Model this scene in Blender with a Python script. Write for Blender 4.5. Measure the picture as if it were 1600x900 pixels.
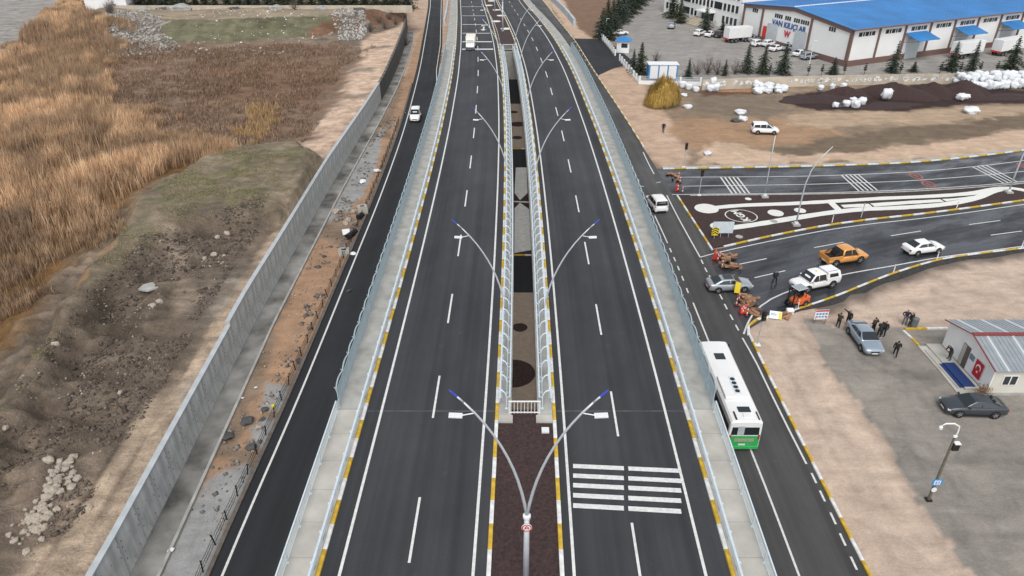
import bpy, bmesh, math, random
import numpy as np
from mathutils import Vector, Matrix

for o in list(bpy.data.objects):
    bpy.data.objects.remove(o, do_unlink=True)
S = bpy.context.scene
COL = S.collection
R = math.radians

# ---------------------------------------------------------------- camera
CAM_H = 38.0; PITCH = R(30.5); FPX = 1100.0
cam = bpy.data.cameras.new('camera')
cam.sensor_fit = 'HORIZONTAL'; cam.sensor_width = 36.0; cam.lens = 36.0 * FPX / 1600.0
cam.clip_start = 0.5; cam.clip_end = 5000
camo = bpy.data.objects.new('camera', cam); COL.objects.link(camo)
camo.location = (0, 0, CAM_H); camo.rotation_euler = (R(90) - PITCH, 0, 0)
S.camera = camo

# ---------------------------------------------------------------- light: bright overcast winter day
SUN_EL, SUN_AZ = R(55), R(182)          # azimuth measured from +Y towards +X
w = bpy.data.worlds.new('World'); S.world = w; w.use_nodes = True
nt = w.node_tree; nt.nodes.clear()
sky = nt.nodes.new('ShaderNodeTexSky'); sky.sky_type = 'NISHITA'; sky.sun_disc = False
sky.sun_elevation = SUN_EL; sky.sun_rotation = SUN_AZ; sky.dust_density = 4.0; sky.air_density = 1.0; sky.altitude = 1700
hs = nt.nodes.new('ShaderNodeHueSaturation'); hs.inputs['Saturation'].default_value = 0.22
bg = nt.nodes.new('ShaderNodeBackground'); bg.inputs['Strength'].default_value = 0.15
ow = nt.nodes.new('ShaderNodeOutputWorld')
nt.links.new(sky.outputs[0], hs.inputs['Color']); nt.links.new(hs.outputs[0], bg.inputs[0]); nt.links.new(bg.outputs[0], ow.inputs[0])
sl = bpy.data.lights.new('sun', 'SUN'); sl.energy = 1.4; sl.angle = R(35); sl.color = (1.0, 0.965, 0.92)
so = bpy.data.objects.new('sun', sl); COL.objects.link(so)
sd = Vector((math.sin(SUN_AZ) * math.cos(SUN_EL), math.cos(SUN_AZ) * math.cos(SUN_EL), math.sin(SUN_EL)))
so.rotation_euler = (-sd).to_track_quat('-Z', 'Y').to_euler(); so.location = (0, 0, 90)
S.view_settings.view_transform = 'Standard'; S.view_settings.look = 'None'
S.view_settings.exposure = 0.6; S.view_settings.gamma = 1.0; S.view_settings.use_curve_mapping = False
S.render.engine = 'CYCLES'

# ---------------------------------------------------------------- pixel -> place
CP, SP = math.cos(PITCH), math.sin(PITCH)
def W(px, py, z=0.0):
    x = (px - 800) / FPX; y = -(py - 450) / FPX
    d = (x, CP + y * SP, -SP + y * CP)
    t = (z - CAM_H) / d[2]
    return (t * d[0], t * d[1], z)
def WX(pts, z=0.0):
    return [W(p[0], p[1], z)[:2] for p in pts]
KY = [-60, 0, 20, 40, 70, 100, 140, 170, 200, 240, 275, 320, 700]
KZ = [2.6, 4.6, 5.3, 5.8, 6.1, 6.2, 6.2, 5.5, 4.0, 1.6, .4, .12, .12]
_yy = np.arange(-60, 700, 1.0); _zz = np.interp(_yy, KY, KZ)
_k = np.hanning(31); _k /= _k.sum(); _zs = np.convolve(np.pad(_zz, 15, 'edge'), _k, 'valid')
def zd(Y): return float(np.interp(Y, _yy, _zs))
_cy = [-40, 0, 25, 40, 60, 80, 100, 130, 160, 200, 254, 330, 420]
_cx = [-3.2, -2.56, -2.1, -1.84, -1.67, -1.68, -1.87, -2.57, -3.95, -6.45, -10.2, -16.2, -24]
_cxs = np.convolve(np.pad(np.interp(_yy, _cy, _cx), 15, 'edge'), _k, 'valid')
def xc(Y): return float(np.interp(Y, _yy, _cxs))        # inner edge line of the left carriageway
OFF = dict(Lrail=-10.15, Lkerb=-8.35, Lel=-7.2, Ldash=-3.55, Lin=0.0, Lmk=0.85, Lge=1.85, Rge=3.65, Rmk=4.8, Rin=5.46, Rdash=9.0, Rout=12.55, Rkerb=14.0, Rrail=15.85)
def DP(Y, off, dz=0.0): return (xc(Y) + off, Y, zd(Y) + dz)

# ---------------------------------------------------------------- noise in numpy
def _hash(ix, iy, s):
    n = (ix * 374761393 + iy * 668265263 + s * 1274126177) & 0xFFFFFFFF
    n = ((n ^ (n >> 13)) * 1274126177) & 0xFFFFFFFF
    return ((n ^ (n >> 16)) & 0xFFFF) / 65535.0
def vnoise(x, y, s=0):
    x = np.asarray(x, float); y = np.asarray(y, float)
    ix = np.floor(x).astype(np.int64); iy = np.floor(y).astype(np.int64)
    fx = x - ix; fy = y - iy; fx = fx * fx * (3 - 2 * fx); fy = fy * fy * (3 - 2 * fy)
    a = _hash(ix, iy, s); b = _hash(ix + 1, iy, s); c = _hash(ix, iy + 1, s); d = _hash(ix + 1, iy + 1, s)
    return (a * (1 - fx) + b * fx) * (1 - fy) + (c * (1 - fx) + d * fx) * fy
def fbm(x, y, s=0, o=4):
    r = 0; a = .5; t = 0
    for i in range(o):
        r = r + a * vnoise(x * 2 ** i + 17.3 * i, y * 2 ** i - 9.1 * i, s + i); t += a; a *= .5
    return r / t - .5
def poly_sd(poly, X, Y):                                # >0 inside
    px = np.array([p[0] for p in poly]); py = np.array([p[1] for p in poly])
    ins = np.zeros(X.shape, bool); dm = np.full(X.shape, 1e9)
    n = len(px)
    for i in range(n):
        x1, y1, x2, y2 = px[i], py[i], px[(i + 1) % n], py[(i + 1) % n]
        if y1 != y2:
            c = ((y1 > Y) != (y2 > Y)) & (X < (x2 - x1) * (Y - y1) / (y2 - y1) + x1); ins ^= c
        dx, dy = x2 - x1, y2 - y1; l = dx * dx + dy * dy + 1e-9
        t = np.clip(((X - x1) * dx + (Y - y1) * dy) / l, 0, 1)
        dm = np.minimum(dm, np.hypot(X - x1 - t * dx, Y - y1 - t * dy))
    return np.where(ins, dm, -dm)
def sstep(a, b, x):
    t = np.clip((x - a) / (b - a), 0, 1); return t * t * (3 - 2 * t)

# ---------------------------------------------------------------- materials
MATS = {}
def srgb(r, g, b):
    f = lambda c: (c / 255 / 12.92) if c / 255 <= .04045 else ((c / 255 + .055) / 1.055) ** 2.4
    return (f(r), f(g), f(b), 1)
def mat(name, col, rough=.7, metal=0.0, var=.18, scale=6.0, bump=0.0, bscale=None, spec=.5, attr=None, coat=0.0, alpha=None, trans=0.0, emit=None, detail=5):
    """principled material: colour x object-space noise, optional vertex colour attribute, fine bump"""
    if name in MATS: return MATS[name]
    m = bpy.data.materials.new(name); m.use_nodes = True; MATS[name] = m
    t = m.node_tree; N = t.nodes; L = t.links
    b = N['Principled BSDF']
    b.inputs['Roughness'].default_value = rough; b.inputs['Metallic'].default_value = metal
    b.inputs['Specular IOR Level'].default_value = spec
    if coat: b.inputs['Coat Weight'].default_value = coat; b.inputs['Coat Roughness'].default_value = .08
    if trans: b.inputs['Transmission Weight'].default_value = trans
    if emit: b.inputs['Emission Color'].default_value = emit[0]; b.inputs['Emission Strength'].default_value = emit[1]
    b.inputs['Base Color'].default_value = col
    if var > 0 or attr:
        tc = N.new('ShaderNodeTexCoord'); nz = N.new('ShaderNodeTexNoise'); nz.inputs['Scale'].default_value = scale; nz.inputs['Detail'].default_value = detail
        L.new(tc.outputs['Object'], nz.inputs['Vector'])
        mr = N.new('ShaderNodeMapRange'); mr.inputs['From Min'].default_value = .25; mr.inputs['From Max'].default_value = .75
        mr.inputs['To Min'].default_value = 1 - var; mr.inputs['To Max'].default_value = 1 + var
        L.new(nz.outputs[0], mr.inputs['Value'])
        mx = N.new('ShaderNodeVectorMath'); mx.operation = 'SCALE'
        if attr:
            a = N.new('ShaderNodeAttribute'); a.attribute_name = attr; L.new(a.outputs['Color'], mx.inputs[0])
        else: mx.inputs[0].default_value = col[:3]
        L.new(mr.outputs[0], mx.inputs['Scale']); L.new(mx.outputs[0], b.inputs['Base Color'])
    if bump:
        tc2 = N.new('ShaderNodeTexCoord'); n2 = N.new('ShaderNodeTexNoise'); n2.inputs['Scale'].default_value = bscale or scale * 4; n2.inputs['Detail'].default_value = 6
        L.new(tc2.outputs['Object'], n2.inputs['Vector'])
        bp = N.new('ShaderNodeBump'); bp.inputs['Strength'].default_value = 1.0; bp.inputs['Distance'].default_value = bump
        L.new(n2.outputs[0], bp.inputs['Height']); L.new(bp.outputs[0], b.inputs['Normal'])
    return m

def asphalt(name, col, worn=.35, wet=0.0):
    """asphalt: UV u = metres across, v = metres along; wheel tracks, patches, fine aggregate, seams"""
    if name in MATS: return MATS[name]
    m = bpy.data.materials.new(name); m.use_nodes = True; MATS[name] = m
    t = m.node_tree; N = t.nodes; L = t.links; b = N['Principled BSDF']
    uv = N.new('ShaderNodeUVMap'); uv.uv_map = 'UVMap'
    def noise(scale, detail=4, sx=1, sy=1, rough=.6):
        mp = N.new('ShaderNodeMapping'); mp.inputs['Scale'].default_value = (sx, sy, 1); L.new(uv.outputs[0], mp.inputs[0])
        n = N.new('ShaderNodeTexNoise'); n.inputs['Scale'].default_value = scale; n.inputs['Detail'].default_value = detail; n.inputs['Roughness'].default_value = rough
        L.new(mp.outputs[0], n.inputs['Vector']); return n.outputs[0]
    def rng(v, a, b_, c, d):
        r = N.new('ShaderNodeMapRange'); r.inputs['From Min'].default_value = a; r.inputs['From Max'].default_value = b_; r.inputs['To Min'].default_value = c; r.inputs['To Max'].default_value = d
        L.new(v, r.inputs['Value']); return r.outputs[0]
    def mul(a, b_):
        x = N.new('ShaderNodeMath'); x.operation = 'MULTIPLY'; L.new(a, x.inputs[0]); L.new(b_, x.inputs[1]); return x.outputs[0]
    tracks = rng(noise(1.0, 2, .9, .008), .3, .7, 1 - worn * .48, 1 + worn * .55)
    streak = rng(noise(1.0, 3, 2.6, .05), .3, .7, 1 - worn * .10, 1 + worn * .12)
    patch = rng(noise(.12, 4, 1, .5), .35, .65, 1 - worn * .35, 1 + worn * .4)
    grain = rng(noise(14, 3), .3, .7, .84, 1.16)
    spots = rng(noise(.55, 7, 1, 1, .8), .60, .80, 1.0, 1.0 + worn * 1.5)
    f = mul(mul(mul(tracks, streak), mul(patch, grain)), spots)
    mx = N.new('ShaderNodeVectorMath'); mx.operation = 'SCALE'; mx.inputs[0].default_value = col[:3]; L.new(f, mx.inputs['Scale']); L.new(mx.outputs[0], b.inputs['Base Color'])
    ro = rng(noise(.16, 5, 1, .6), .38, .62, .75 - wet * .5, .88)
    L.new(ro, b.inputs['Roughness']); b.inputs['Specular IOR Level'].default_value = .35 + .2 * wet
    bp = N.new('ShaderNodeBump'); bp.inputs['Distance'].default_value = .006; L.new(noise(40, 2), bp.inputs['Height']); L.new(bp.outputs[0], b.inputs['Normal'])
    return m

M = dict(
    white_paint=mat('white_road_paint', (.60, .60, .58, 1), .6, var=.18, scale=4.5, bump=.003, bscale=60),
    kerb_white=mat('kerb_white_paint', (.62, .62, .60, 1), .6, var=.24, scale=4, bump=.004, bscale=30),
    kerb_yellow=mat('kerb_yellow_paint', (.50, .325, .03, 1), .6, var=.3, scale=4, bump=.004, bscale=30),
    concrete=mat('concrete', (.34, .335, .31, 1), .85, var=.26, scale=.9, bump=.01, bscale=14),
    conc_wall=mat('concrete_wall', (.40, .43, .44, 1), .85, var=.2, scale=.7, bump=.01, bscale=10),
    conc_dark=mat('concrete_weathered', (.19, .185, .17, 1), .9, var=.85, scale=.35, bump=.01, bscale=9),
    conc_old=mat('concrete_old_wall', (.10, .10, .095, 1), .9, var=.3, scale=.5, bump=.01, bscale=9),
    sidewalk=mat('sidewalk_concrete', (.40, .385, .345, 1), .85, var=.25, scale=.55, bump=.006, bscale=16),
    galv=mat('galvanised_steel', (.60, .68, .72, 1), .4, .15, var=.1, scale=3),
    galv_teal=mat('bluegrey_painted_steel', (.33, .41, .44, 1), .45, .1, var=.12, scale=3),
    pole=mat('pole_grey_paint', (.50, .53, .56, 1), .4, .3, var=.06, scale=2),
    lamp_head=mat('lamp_head_grey', (.72, .74, .74, 1), .4, .1, var=.05),
    blue_tip=mat('blue_tip_paint', (.03, .07, .55, 1), .35, var=.05),
    gravel_red=mat('volcanic_gravel', (.040, .022, .020, 1), .95, var=.55, scale=5, bump=.05, bscale=14, detail=8),
    gravel_white=mat('white_gravel', (.66, .66, .62, 1), .9, var=.16, scale=9, bump=.03, bscale=18),
    black=mat('black_plastic', (.012, .012, .013, 1), .5, var=.1),
    rubber=mat('tyre_rubber', (.016, .016, .016, 1), .8, var=.2),
    rim=mat('alloy_rim', (.50, .51, .53, 1), .35, .3, var=.05),
    glass=mat('vehicle_glass', (.012, .018, .022, 1), .06, var=0, spec=.8),
    glass_b=mat('building_glass', (.03, .035, .04, 1), .12, var=.2, scale=.6, spec=.8),
    red=mat('red_plastic', (.55, .035, .02, 1), .5, var=.15),
    orange=mat('orange_plastic', (.62, .12, .025, 1), .5, var=.15),
    yellow=mat('yellow_plastic', (.72, .55, .02, 1), .5, var=.08),
    chrome=mat('chrome', (.7, .7, .7, 1), .15, 1, var=0),
    lamp_red=mat('tail_lamp_red', (.35, .01, .008, 1), .2, var=0, spec=.7),
    lamp_clear=mat('headlamp_clear', (.6, .62, .64, 1), .1, var=0, spec=.8),
    plate=mat('plate_white', (.7, .7, .7, 1), .4, var=0),
    white=mat('white_enamel', (.74, .74, .73, 1), .35, var=.04, scale=1),
    wood=mat('brown_timber', (.26, .135, .07, 1), .8, var=.35, scale=3, bump=.02, bscale=12),
)

# ---------------------------------------------------------------- mesh helpers
class MB:
    def __init__(s): s.v = []; s.f = []; s.m = []; s.cur = 0; s.smooth = False
    def add(s, vs, fs, mi=None):
        b = len(s.v); s.v += [tuple(v) for v in vs]; s.f += [tuple(b + i for i in f) for f in fs]
        s.m += [s.cur if mi is None else mi] * len(fs); return s
    def box(s, c, d, rz=0.0, mi=None, rx=0.0, ry=0.0):
        hx, hy, hz = d[0] / 2, d[1] / 2, d[2] / 2
        Mx = Matrix.Rotation(rz, 3, 'Z') @ Matrix.Rotation(ry, 3, 'Y') @ Matrix.Rotation(rx, 3, 'X')
        vs = [Mx @ Vector((x * hx, y * hy, z * hz)) + Vector(c) for x, y, z in ((-1,-1,-1),(1,-1,-1),(1,1,-1),(-1,1,-1),(-1,-1,1),(1,-1,1),(1,1,1),(-1,1,1))]
        return s.add(vs, [(0,3,2,1),(4,5,6,7),(0,1,5,4),(1,2,6,5),(2,3,7,6),(3,0,4,7)], mi)
    def hexa(s, vs, mi=None):    # 4 bottom ccw, 4 top ccw
        return s.add(vs, [(0,3,2,1),(4,5,6,7),(0,1,5,4),(1,2,6,5),(2,3,7,6),(3,0,4,7)], mi)
    def tube(s, pts, r, n=8, mi=None, cap=True):
        pts = [Vector(p) for p in pts]; rs = r if isinstance(r, (list, tuple)) else [r] * len(pts)
        vs = []; up = Vector((0, 0, 1))
        t0 = (pts[1] - pts[0]).normalized(); a = Vector((1, 0, 0)) if abs(t0.x) < .9 else Vector((0, 1, 0))
        u = t0.cross(a).normalized()
        for i, p in enumerate(pts):
            t = ((pts[min(i + 1, len(pts) - 1)] - pts[max(i - 1, 0)])).normalized()
            u = (u - t * u.dot(t)).normalized(); vv = t.cross(u)
            vs += [p + (u * math.cos(2 * math.pi * k / n) + vv * math.sin(2 * math.pi * k / n)) * rs[i] for k in range(n)]
        fs = []
        for i in range(len(pts) - 1):
            for k in range(n):
                fs.append((i * n + k, i * n + (k + 1) % n, (i + 1) * n + (k + 1) % n, (i + 1) * n + k))
        if cap: fs += [tuple(range(n - 1, -1, -1)), tuple((len(pts) - 1) * n + k for k in range(n))]
        return s.add(vs, fs, mi)
    def bar(s, a, b, wx, mi=None): return s.tube([a, b], wx, 4, mi)
    def prism(s, poly, z0, z1, mi=None):
        n = len(poly); vs = [(p[0], p[1], z0) for p in poly] + [(p[0], p[1], z1) for p in poly]
        ar = sum(poly[i][0] * poly[(i + 1) % n][1] - poly[(i + 1) % n][0] * poly[i][1] for i in range(n))
        fs = [tuple(range(n - 1, -1, -1)), tuple(range(n, 2 * n))] + [(i, (i + 1) % n, n + (i + 1) % n, n + i) for i in range(n)]
        if ar < 0: fs = [tuple(reversed(f)) for f in fs]
        return s.add(vs, fs, mi)
    def lathe(s, prof, n=16, c=(0, 0, 0), mi=None, axis='Z'):
        vs = []
        for r, z in prof:
            for k in range(n):
                a = 2 * math.pi * k / n; x, y = r * math.cos(a), r * math.sin(a)
                p = (x, y, z) if axis == 'Z' else ((x, z, y) if axis == 'Y' else (z, x, y))
                vs.append((p[0] + c[0], p[1] + c[1], p[2] + c[2]))
        m = len(prof)
        fs = [(i * n + k, i * n + (k + 1) % n, (i + 1) * n + (k + 1) % n, (i + 1) * n + k) for i in range(m - 1) for k in range(n)]
        fs += [tuple(range(n - 1, -1, -1)), tuple((m - 1) * n + k for k in range(n))]
        if axis == 'Y': fs = [tuple(reversed(f)) for f in fs]
        return s.add(vs, fs, mi)
    def loft(s, rings, cap=True, mi=None):
        n = len(rings[0]); vs = [p for r in rings for p in r]
        fs = [(i * n + k, i * n + (k + 1) % n, (i + 1) * n + (k + 1) % n, (i + 1) * n + k) for i in range(len(rings) - 1) for k in range(n)]
        if cap: fs += [tuple(range(n - 1, -1, -1)), tuple((len(rings) - 1) * n + k for k in range(n))]
        return s.add(vs, fs, mi)
    def mesh(s, name, mats):
        me = bpy.data.meshes.new(name); me.from_pydata(s.v, [], s.f)
        for m in (mats if isinstance(mats, (list, tuple)) else [mats]): me.materials.append(m)
        if any(s.m): me.polygons.foreach_set('material_index', s.m)
        return me
    def build(s, name, mats, parent=None, loc=None, rz=0.0, smooth=False, bevel=0.0, seg=2, fixn=False, ang=40):
        me = s.mesh(name, mats)
        if bevel or fixn:
            bm = bmesh.new(); bm.from_mesh(me)
            if fixn: bmesh.ops.recalc_face_normals(bm, faces=bm.faces)
            if bevel:
                es = [e for e in bm.edges if len(e.link_faces) == 2 and e.calc_face_angle(0) > R(ang)]
                bmesh.ops.bevel(bm, geom=es, offset=bevel, segments=seg, affect='EDGES', profile=.6, clamp_overlap=True)
            bm.to_mesh(me); bm.free()
        if smooth: me.shade_smooth()
        return link(name, me, parent, loc, rz)
def link(name, me, parent=None, loc=None, rz=0.0):
    o = bpy.data.objects.new(name, me); COL.objects.link(o)
    if parent: o.parent = parent
    if loc is not None: o.location = loc
    if rz: o.rotation_euler = (0, 0, rz)
    return o
def tag(o, label=None, cat=None, group=None, kind=None):
    if label: o['label'] = label
    if cat: o['category'] = cat
    if group: o['group'] = group
    if kind: o['kind'] = kind
    return o
def empty(name, loc, rz, label, cat, group=None):
    o = bpy.data.objects.new(name, None); COL.objects.link(o); o.location = loc; o.rotation_euler = (0, 0, rz); o.empty_display_size = .3
    return tag(o, label, cat, group)
def copy_tree(o, parent=None):
    c = o.copy(); COL.objects.link(c); c.parent = parent
    for ch in list(o.children): copy_tree(ch, c)
    return c
def sheet(name, poly, z, m, kind='structure', parent=None, uvdir=(0, 1), thick=0.0):
    mb = MB()
    n = len(poly)
    ar = sum(poly[i][0] * poly[(i + 1) % n][1] - poly[(i + 1) % n][0] * poly[i][1] for i in range(n))
    if ar < 0: poly = poly[::-1]
    if thick: mb.prism(poly, z - thick, z)
    else: mb.add([(p[0], p[1], z) for p in poly], [tuple(range(n))])
    me = mb.mesh(name, m); uv = me.uv_layers.new(name='UVMap')
    for l in me.loops:
        c = me.vertices[l.vertex_index].co; uv.data[l.index].uv = (c.x * uvdir[1] - c.y * uvdir[0], c.x * uvdir[0] + c.y * uvdir[1])
    o = link(name, me, parent)
    if kind and not parent: o['kind'] = kind
    return o
def strip(name, A, B, m, kind='structure', parent=None, dz=0.0, skirt=0.0):
    """surface between two 3-D polylines; UV u across, v along"""
    n = len(A); v = []; uvs = []; s = 0
    for i in range(n):
        a, b = Vector(A[i]), Vector(B[i])
        if i: s += ((a + b) / 2 - (Vector(A[i - 1]) + Vector(B[i - 1])) / 2).length
        v += [(a.x, a.y, a.z + dz), (b.x, b.y, b.z + dz)]; uvs += [(0, s), ((b - a).length, s)]
    f = [(2 * i, 2 * i + 1, 2 * i + 3, 2 * i + 2) for i in range(n - 1)]
    if skirt:
        k = len(v)
        for i in range(n):
            v += [(A[i][0], A[i][1], A[i][2] + dz - skirt), (B[i][0], B[i][1], B[i][2] + dz - skirt)]; uvs += [uvs[2 * i], uvs[2 * i + 1]]
        for i in range(n - 1):
            f += [(k + 2 * i, 2 * i, 2 * i + 2, k + 2 * i + 2), (2 * i + 1, k + 2 * i + 1, k + 2 * i + 3, 2 * i + 3)]
        f += [(0, k, k + 1, 1), (2 * n - 2, 2 * n - 1, k + 2 * n - 1, k + 2 * n - 2)]
    me = bpy.data.meshes.new(name); me.from_pydata(v, [], f); me.materials.append(m)
    uv = me.uv_layers.new(name='UVMap')
    for l in me.loops: uv.data[l.index].uv = uvs[l.vertex_index]
    o = link(name, me, parent)
    if kind and not parent: o['kind'] = kind
    return o
def resample(pts, step):
    """polyline -> evenly spaced smooth points (Catmull-Rom)"""
    P_ = [np.array(p, float) for p in pts]; P_ = [2 * P_[0] - P_[1]] + P_ + [2 * P_[-1] - P_[-2]]
    out = []
    for i in range(1, len(P_) - 2):
        p0, p1, p2, p3 = P_[i - 1:i + 3]
        for t in np.linspace(0, 1, 24, endpoint=False):
            out.append(.5 * (2 * p1 + (p2 - p0) * t + (2 * p0 - 5 * p1 + 4 * p2 - p3) * t * t + (3 * p1 - p0 - 3 * p2 + p3) * t ** 3))
    out.append(P_[-2]); out = np.array(out)
    s = np.r_[0, np.cumsum(np.linalg.norm(np.diff(out, axis=0), axis=1))]
    n = max(2, int(round(s[-1] / step)) + 1); q = np.linspace(0, s[-1], n)
    return [tuple(np.interp(q, s, out[:, k])[j] for k in range(out.shape[1])) for j in range(n)]
def offset_line(pts, d):
    out = []
    for i in range(len(pts)):
        a = pts[max(i - 1, 0)]; b = pts[min(i + 1, len(pts) - 1)]
        tx, ty = b[0] - a[0], b[1] - a[1]; l = math.hypot(tx, ty) or 1
        out.append((pts[i][0] + ty / l * d, pts[i][1] - tx / l * d) + tuple(pts[i][2:]))
    return out
def seg_line(name, pts, width, z, m, parent):
    """painted line along a 2-D/3-D polyline"""
    P3 = [(p[0], p[1], (p[2] if len(p) > 2 else 0) + z) for p in pts]
    return strip(name, offset_line(P3, -width / 2), offset_line(P3, width / 2), m, None, parent)
random.seed(7); np.random.seed(7)

# ================================================================ SETTING: ground and terrain
ALB = 0.92
def C(r, g, b, k=ALB): return np.array([c * k for c in srgb(r, g, b)[:3]])
def soil(name, con=.3, big=.0, speck=.35):
    """earth: vertex colour x warped blotches x stretched drag marks x pale grit, with two scales of relief"""
    m = bpy.data.materials.new(name); m.use_nodes = True; MATS[name] = m
    t = m.node_tree; N = t.nodes; L = t.links; b = N['Principled BSDF']; b.inputs['Roughness'].default_value = .95; b.inputs['Specular IOR Level'].default_value = .2
    tc = N.new('ShaderNodeTexCoord')
    def noise(scale, detail, sx=1, sy=1, rough=.6, dist=0):
        mp = N.new('ShaderNodeMapping'); mp.inputs['Scale'].default_value = (sx, sy, 1); L.new(tc.outputs['Object'], mp.inputs[0])
        n = N.new('ShaderNodeTexNoise'); n.inputs['Scale'].default_value = scale; n.inputs['Detail'].default_value = detail; n.inputs['Roughness'].default_value = rough; n.inputs['Distortion'].default_value = dist
        L.new(mp.outputs[0], n.inputs['Vector']); return n.outputs[0]
    def rng(v, a, b_, c, d):
        r = N.new('ShaderNodeMapRange'); r.inputs['From Min'].default_value = a; r.inputs['From Max'].default_value = b_; r.inputs['To Min'].default_value = c; r.inputs['To Max'].default_value = d
        L.new(v, r.inputs['Value']); return r.outputs[0]
    def mul(a, b_):
        x = N.new('ShaderNodeMath'); x.operation = 'MULTIPLY'; L.new(a, x.inputs[0]); L.new(b_, x.inputs[1]); return x.outputs[0]
    f = mul(rng(noise(.35, 10, 1, 1, .72, .8), .32, .68, 1 - con, 1 + con), rng(noise(.6, 6, .35, 1.6, .65, .4), .35, .65, 1 - con * .55, 1 + con * .5))
    f = mul(f, rng(noise(5.5, 6, 1, 1, .75), .3, .7, 1 - con * .6, 1 + con * .6))
    f = mul(f, rng(noise(2.6, 9, 1, 1, .85), .63, .76, 1, 1 + speck))
    at = N.new('ShaderNodeAttribute'); at.attribute_name = 'Col'
    mx = N.new('ShaderNodeVectorMath'); mx.operation = 'SCALE'; L.new(at.outputs['Color'], mx.inputs[0]); L.new(f, mx.inputs['Scale']); L.new(mx.outputs[0], b.inputs['Base Color'])
    bp = N.new('ShaderNodeBump'); bp.inputs['Distance'].default_value = .05; L.new(noise(6, 6), bp.inputs['Height'])
    if big:
        b2 = N.new('ShaderNodeBump'); b2.inputs['Distance'].default_value = big; L.new(noise(1.1, 8, 1, 1, .68, .5), b2.inputs['Height']); L.new(b2.outputs[0], bp.inputs['Normal'])
    L.new(bp.outputs[0], b.inputs['Normal']); return m
M['ground'] = soil('soil_ground', .20, .04, .22); M['earth'] = soil('soil_earth', .34, .38, .45)
M['far_ground'] = mat('far_soil', (.20, .155, .115, 1), .95, var=.35, scale=.05, spec=.2)
g = sheet('ground', [(-2500, -2500), (2500, -2500), (2500, 2500), (-2500, 2500)], -.35, M['far_ground'])

def grid_mesh(name, X, Y, Z, col, m, keep=None):
    ny, nx = X.shape
    me = bpy.data.meshes.new(name)
    co = np.stack([X, Y, Z], -1).reshape(-1, 3)
    idx = np.arange(nx * ny).reshape(ny, nx)
    q = np.stack([idx[:-1, :-1], idx[:-1, 1:], idx[1:, 1:], idx[1:, :-1]], -1).reshape(-1, 4)
    if (X[0, 1] - X[0, 0]) * (Y[1, 0] - Y[0, 0]) < 0: q = q[:, ::-1]
    if keep is not None:
        kk = keep[:-1, :-1].reshape(-1); q = q[kk]
    me.vertices.add(len(co)); me.vertices.foreach_set('co', co.astype(np.float32).ravel())
    me.loops.add(q.size); me.loops.foreach_set('vertex_index', q.astype(np.int32).ravel())
    me.polygons.add(len(q)); me.polygons.foreach_set('loop_start', (np.arange(len(q)) * 4).astype(np.int32))
    me.update(calc_edges=True); me.validate()
    at = me.color_attributes.new('Col', 'FLOAT_COLOR', 'POINT')
    c4 = np.ones((len(co), 4), np.float32); c4[:, :3] = col.reshape(-1, 3); at.data.foreach_set('color', c4.ravel())
    me.materials.append(m); me.shade_smooth()
    return link(name, me)
def spaced(a, b, d0, d1):
    out = [a]; 
    while out[-1] < b:
        t = (out[-1] - a) / (b - a); out.append(out[-1] + d0 + (d1 - d0) * t)
    return np.array(out)
def paint(col, X, Y, poly, c, soft=.8, wob=1.5, ws=.35, s=1, k=1.0):
    d = poly_sd(poly, X, Y) + fbm(X * ws, Y * ws, s, 5) * 2 * wob
    a = (sstep(-soft, soft, d) * k)[..., None]; return col * (1 - a) + np.array(c) * a

# ---- retaining wall line on the left (base) and its top
_wb = [(-23.4, 0), (-24.0, 28.9), (-24.8, 48.2), (-25.2, 57.9), (-25.5, 91.6), (-25.3, 120), (-25.4, 145), (-26.1, 165), (-27.4, 188), (-29.9, 212), (-36, 250), (-60, 330), (-90, 430)]
def wallx(Y): return np.interp(Y, [p[1] for p in _wb], [p[0] for p in _wb])
def walltop(Y): return np.interp(Y, [0, 51.4, 51.6, 70, 95, 120, 137, 165, 190, 212], [3.45, 3.45, 3.85, 3.75, 3.9, 3.6, 3.4, 4.1, 4.2, 3.7])

# ---- left terrain
u = spaced(.14, 190, .30, 1.9); yv = spaced(2, 400, .30, 1.6)
U, YY = np.meshgrid(u, yv)
XX = wallx(YY) - U
zb = walltop(YY) - .35
nz1 = fbm(XX * .12, YY * .12, 3, 5); nz2 = fbm(XX * .6, YY * .6, 9, 4); nz3 = fbm(XX * 1.8, YY * 1.8, 12, 3)
PLAT = WX([(-60, 700), (0, 622), (60, 545), (120, 455), (185, 365), (235, 288), (330, 250), (400, 222), (470, 222), (497, 240), (470, 290), (430, 325), (375, 338), (300, 345), (262, 362), (215, 400), (150, 445), (105, 505), (70, 560), (35, 615), (0, 665), (-60, 760)], 5.2)
dpl = poly_sd(PLAT, XX, YY) + fbm(XX * .25, YY * .25, 5, 4) * 2.2
dpl = dpl + fbm(XX * .9, YY * .9, 6, 3) * 1.4
plat = sstep(-1.6, 1.1, dpl)
REED = WX([(-330, 480), (-260, 250), (-60, 120), (30, 78), (70, 50), (100, 12), (135, 3), (150, 30), (190, 75), (172, 120), (190, 170), (262, 185), (280, 222), (398, 226), (392, 245), (325, 268), (232, 296), (178, 352), (112, 432), (55, 505), (0, 570), (-80, 640)], 2.6)
dre = poly_sd(REED, XX, YY)
MARSH = WX([(170, 75), (500, 72), (570, 82), (545, 110), (525, 150), (503, 190), (480, 222), (400, 232), (280, 226), (255, 200), (185, 175), (165, 120)], 2.8)
dma = poly_sd(MARSH, XX, YY)
Z = zb + plat * (2.1 + nz1 * 2.0) - sstep(-2, 3, dre) * 1.0 - sstep(-3, 3, dma) * .6
lump = sstep(2.2, 4.5, U) * sstep(-9, -1.5, -np.abs(U - 10)) 
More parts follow.
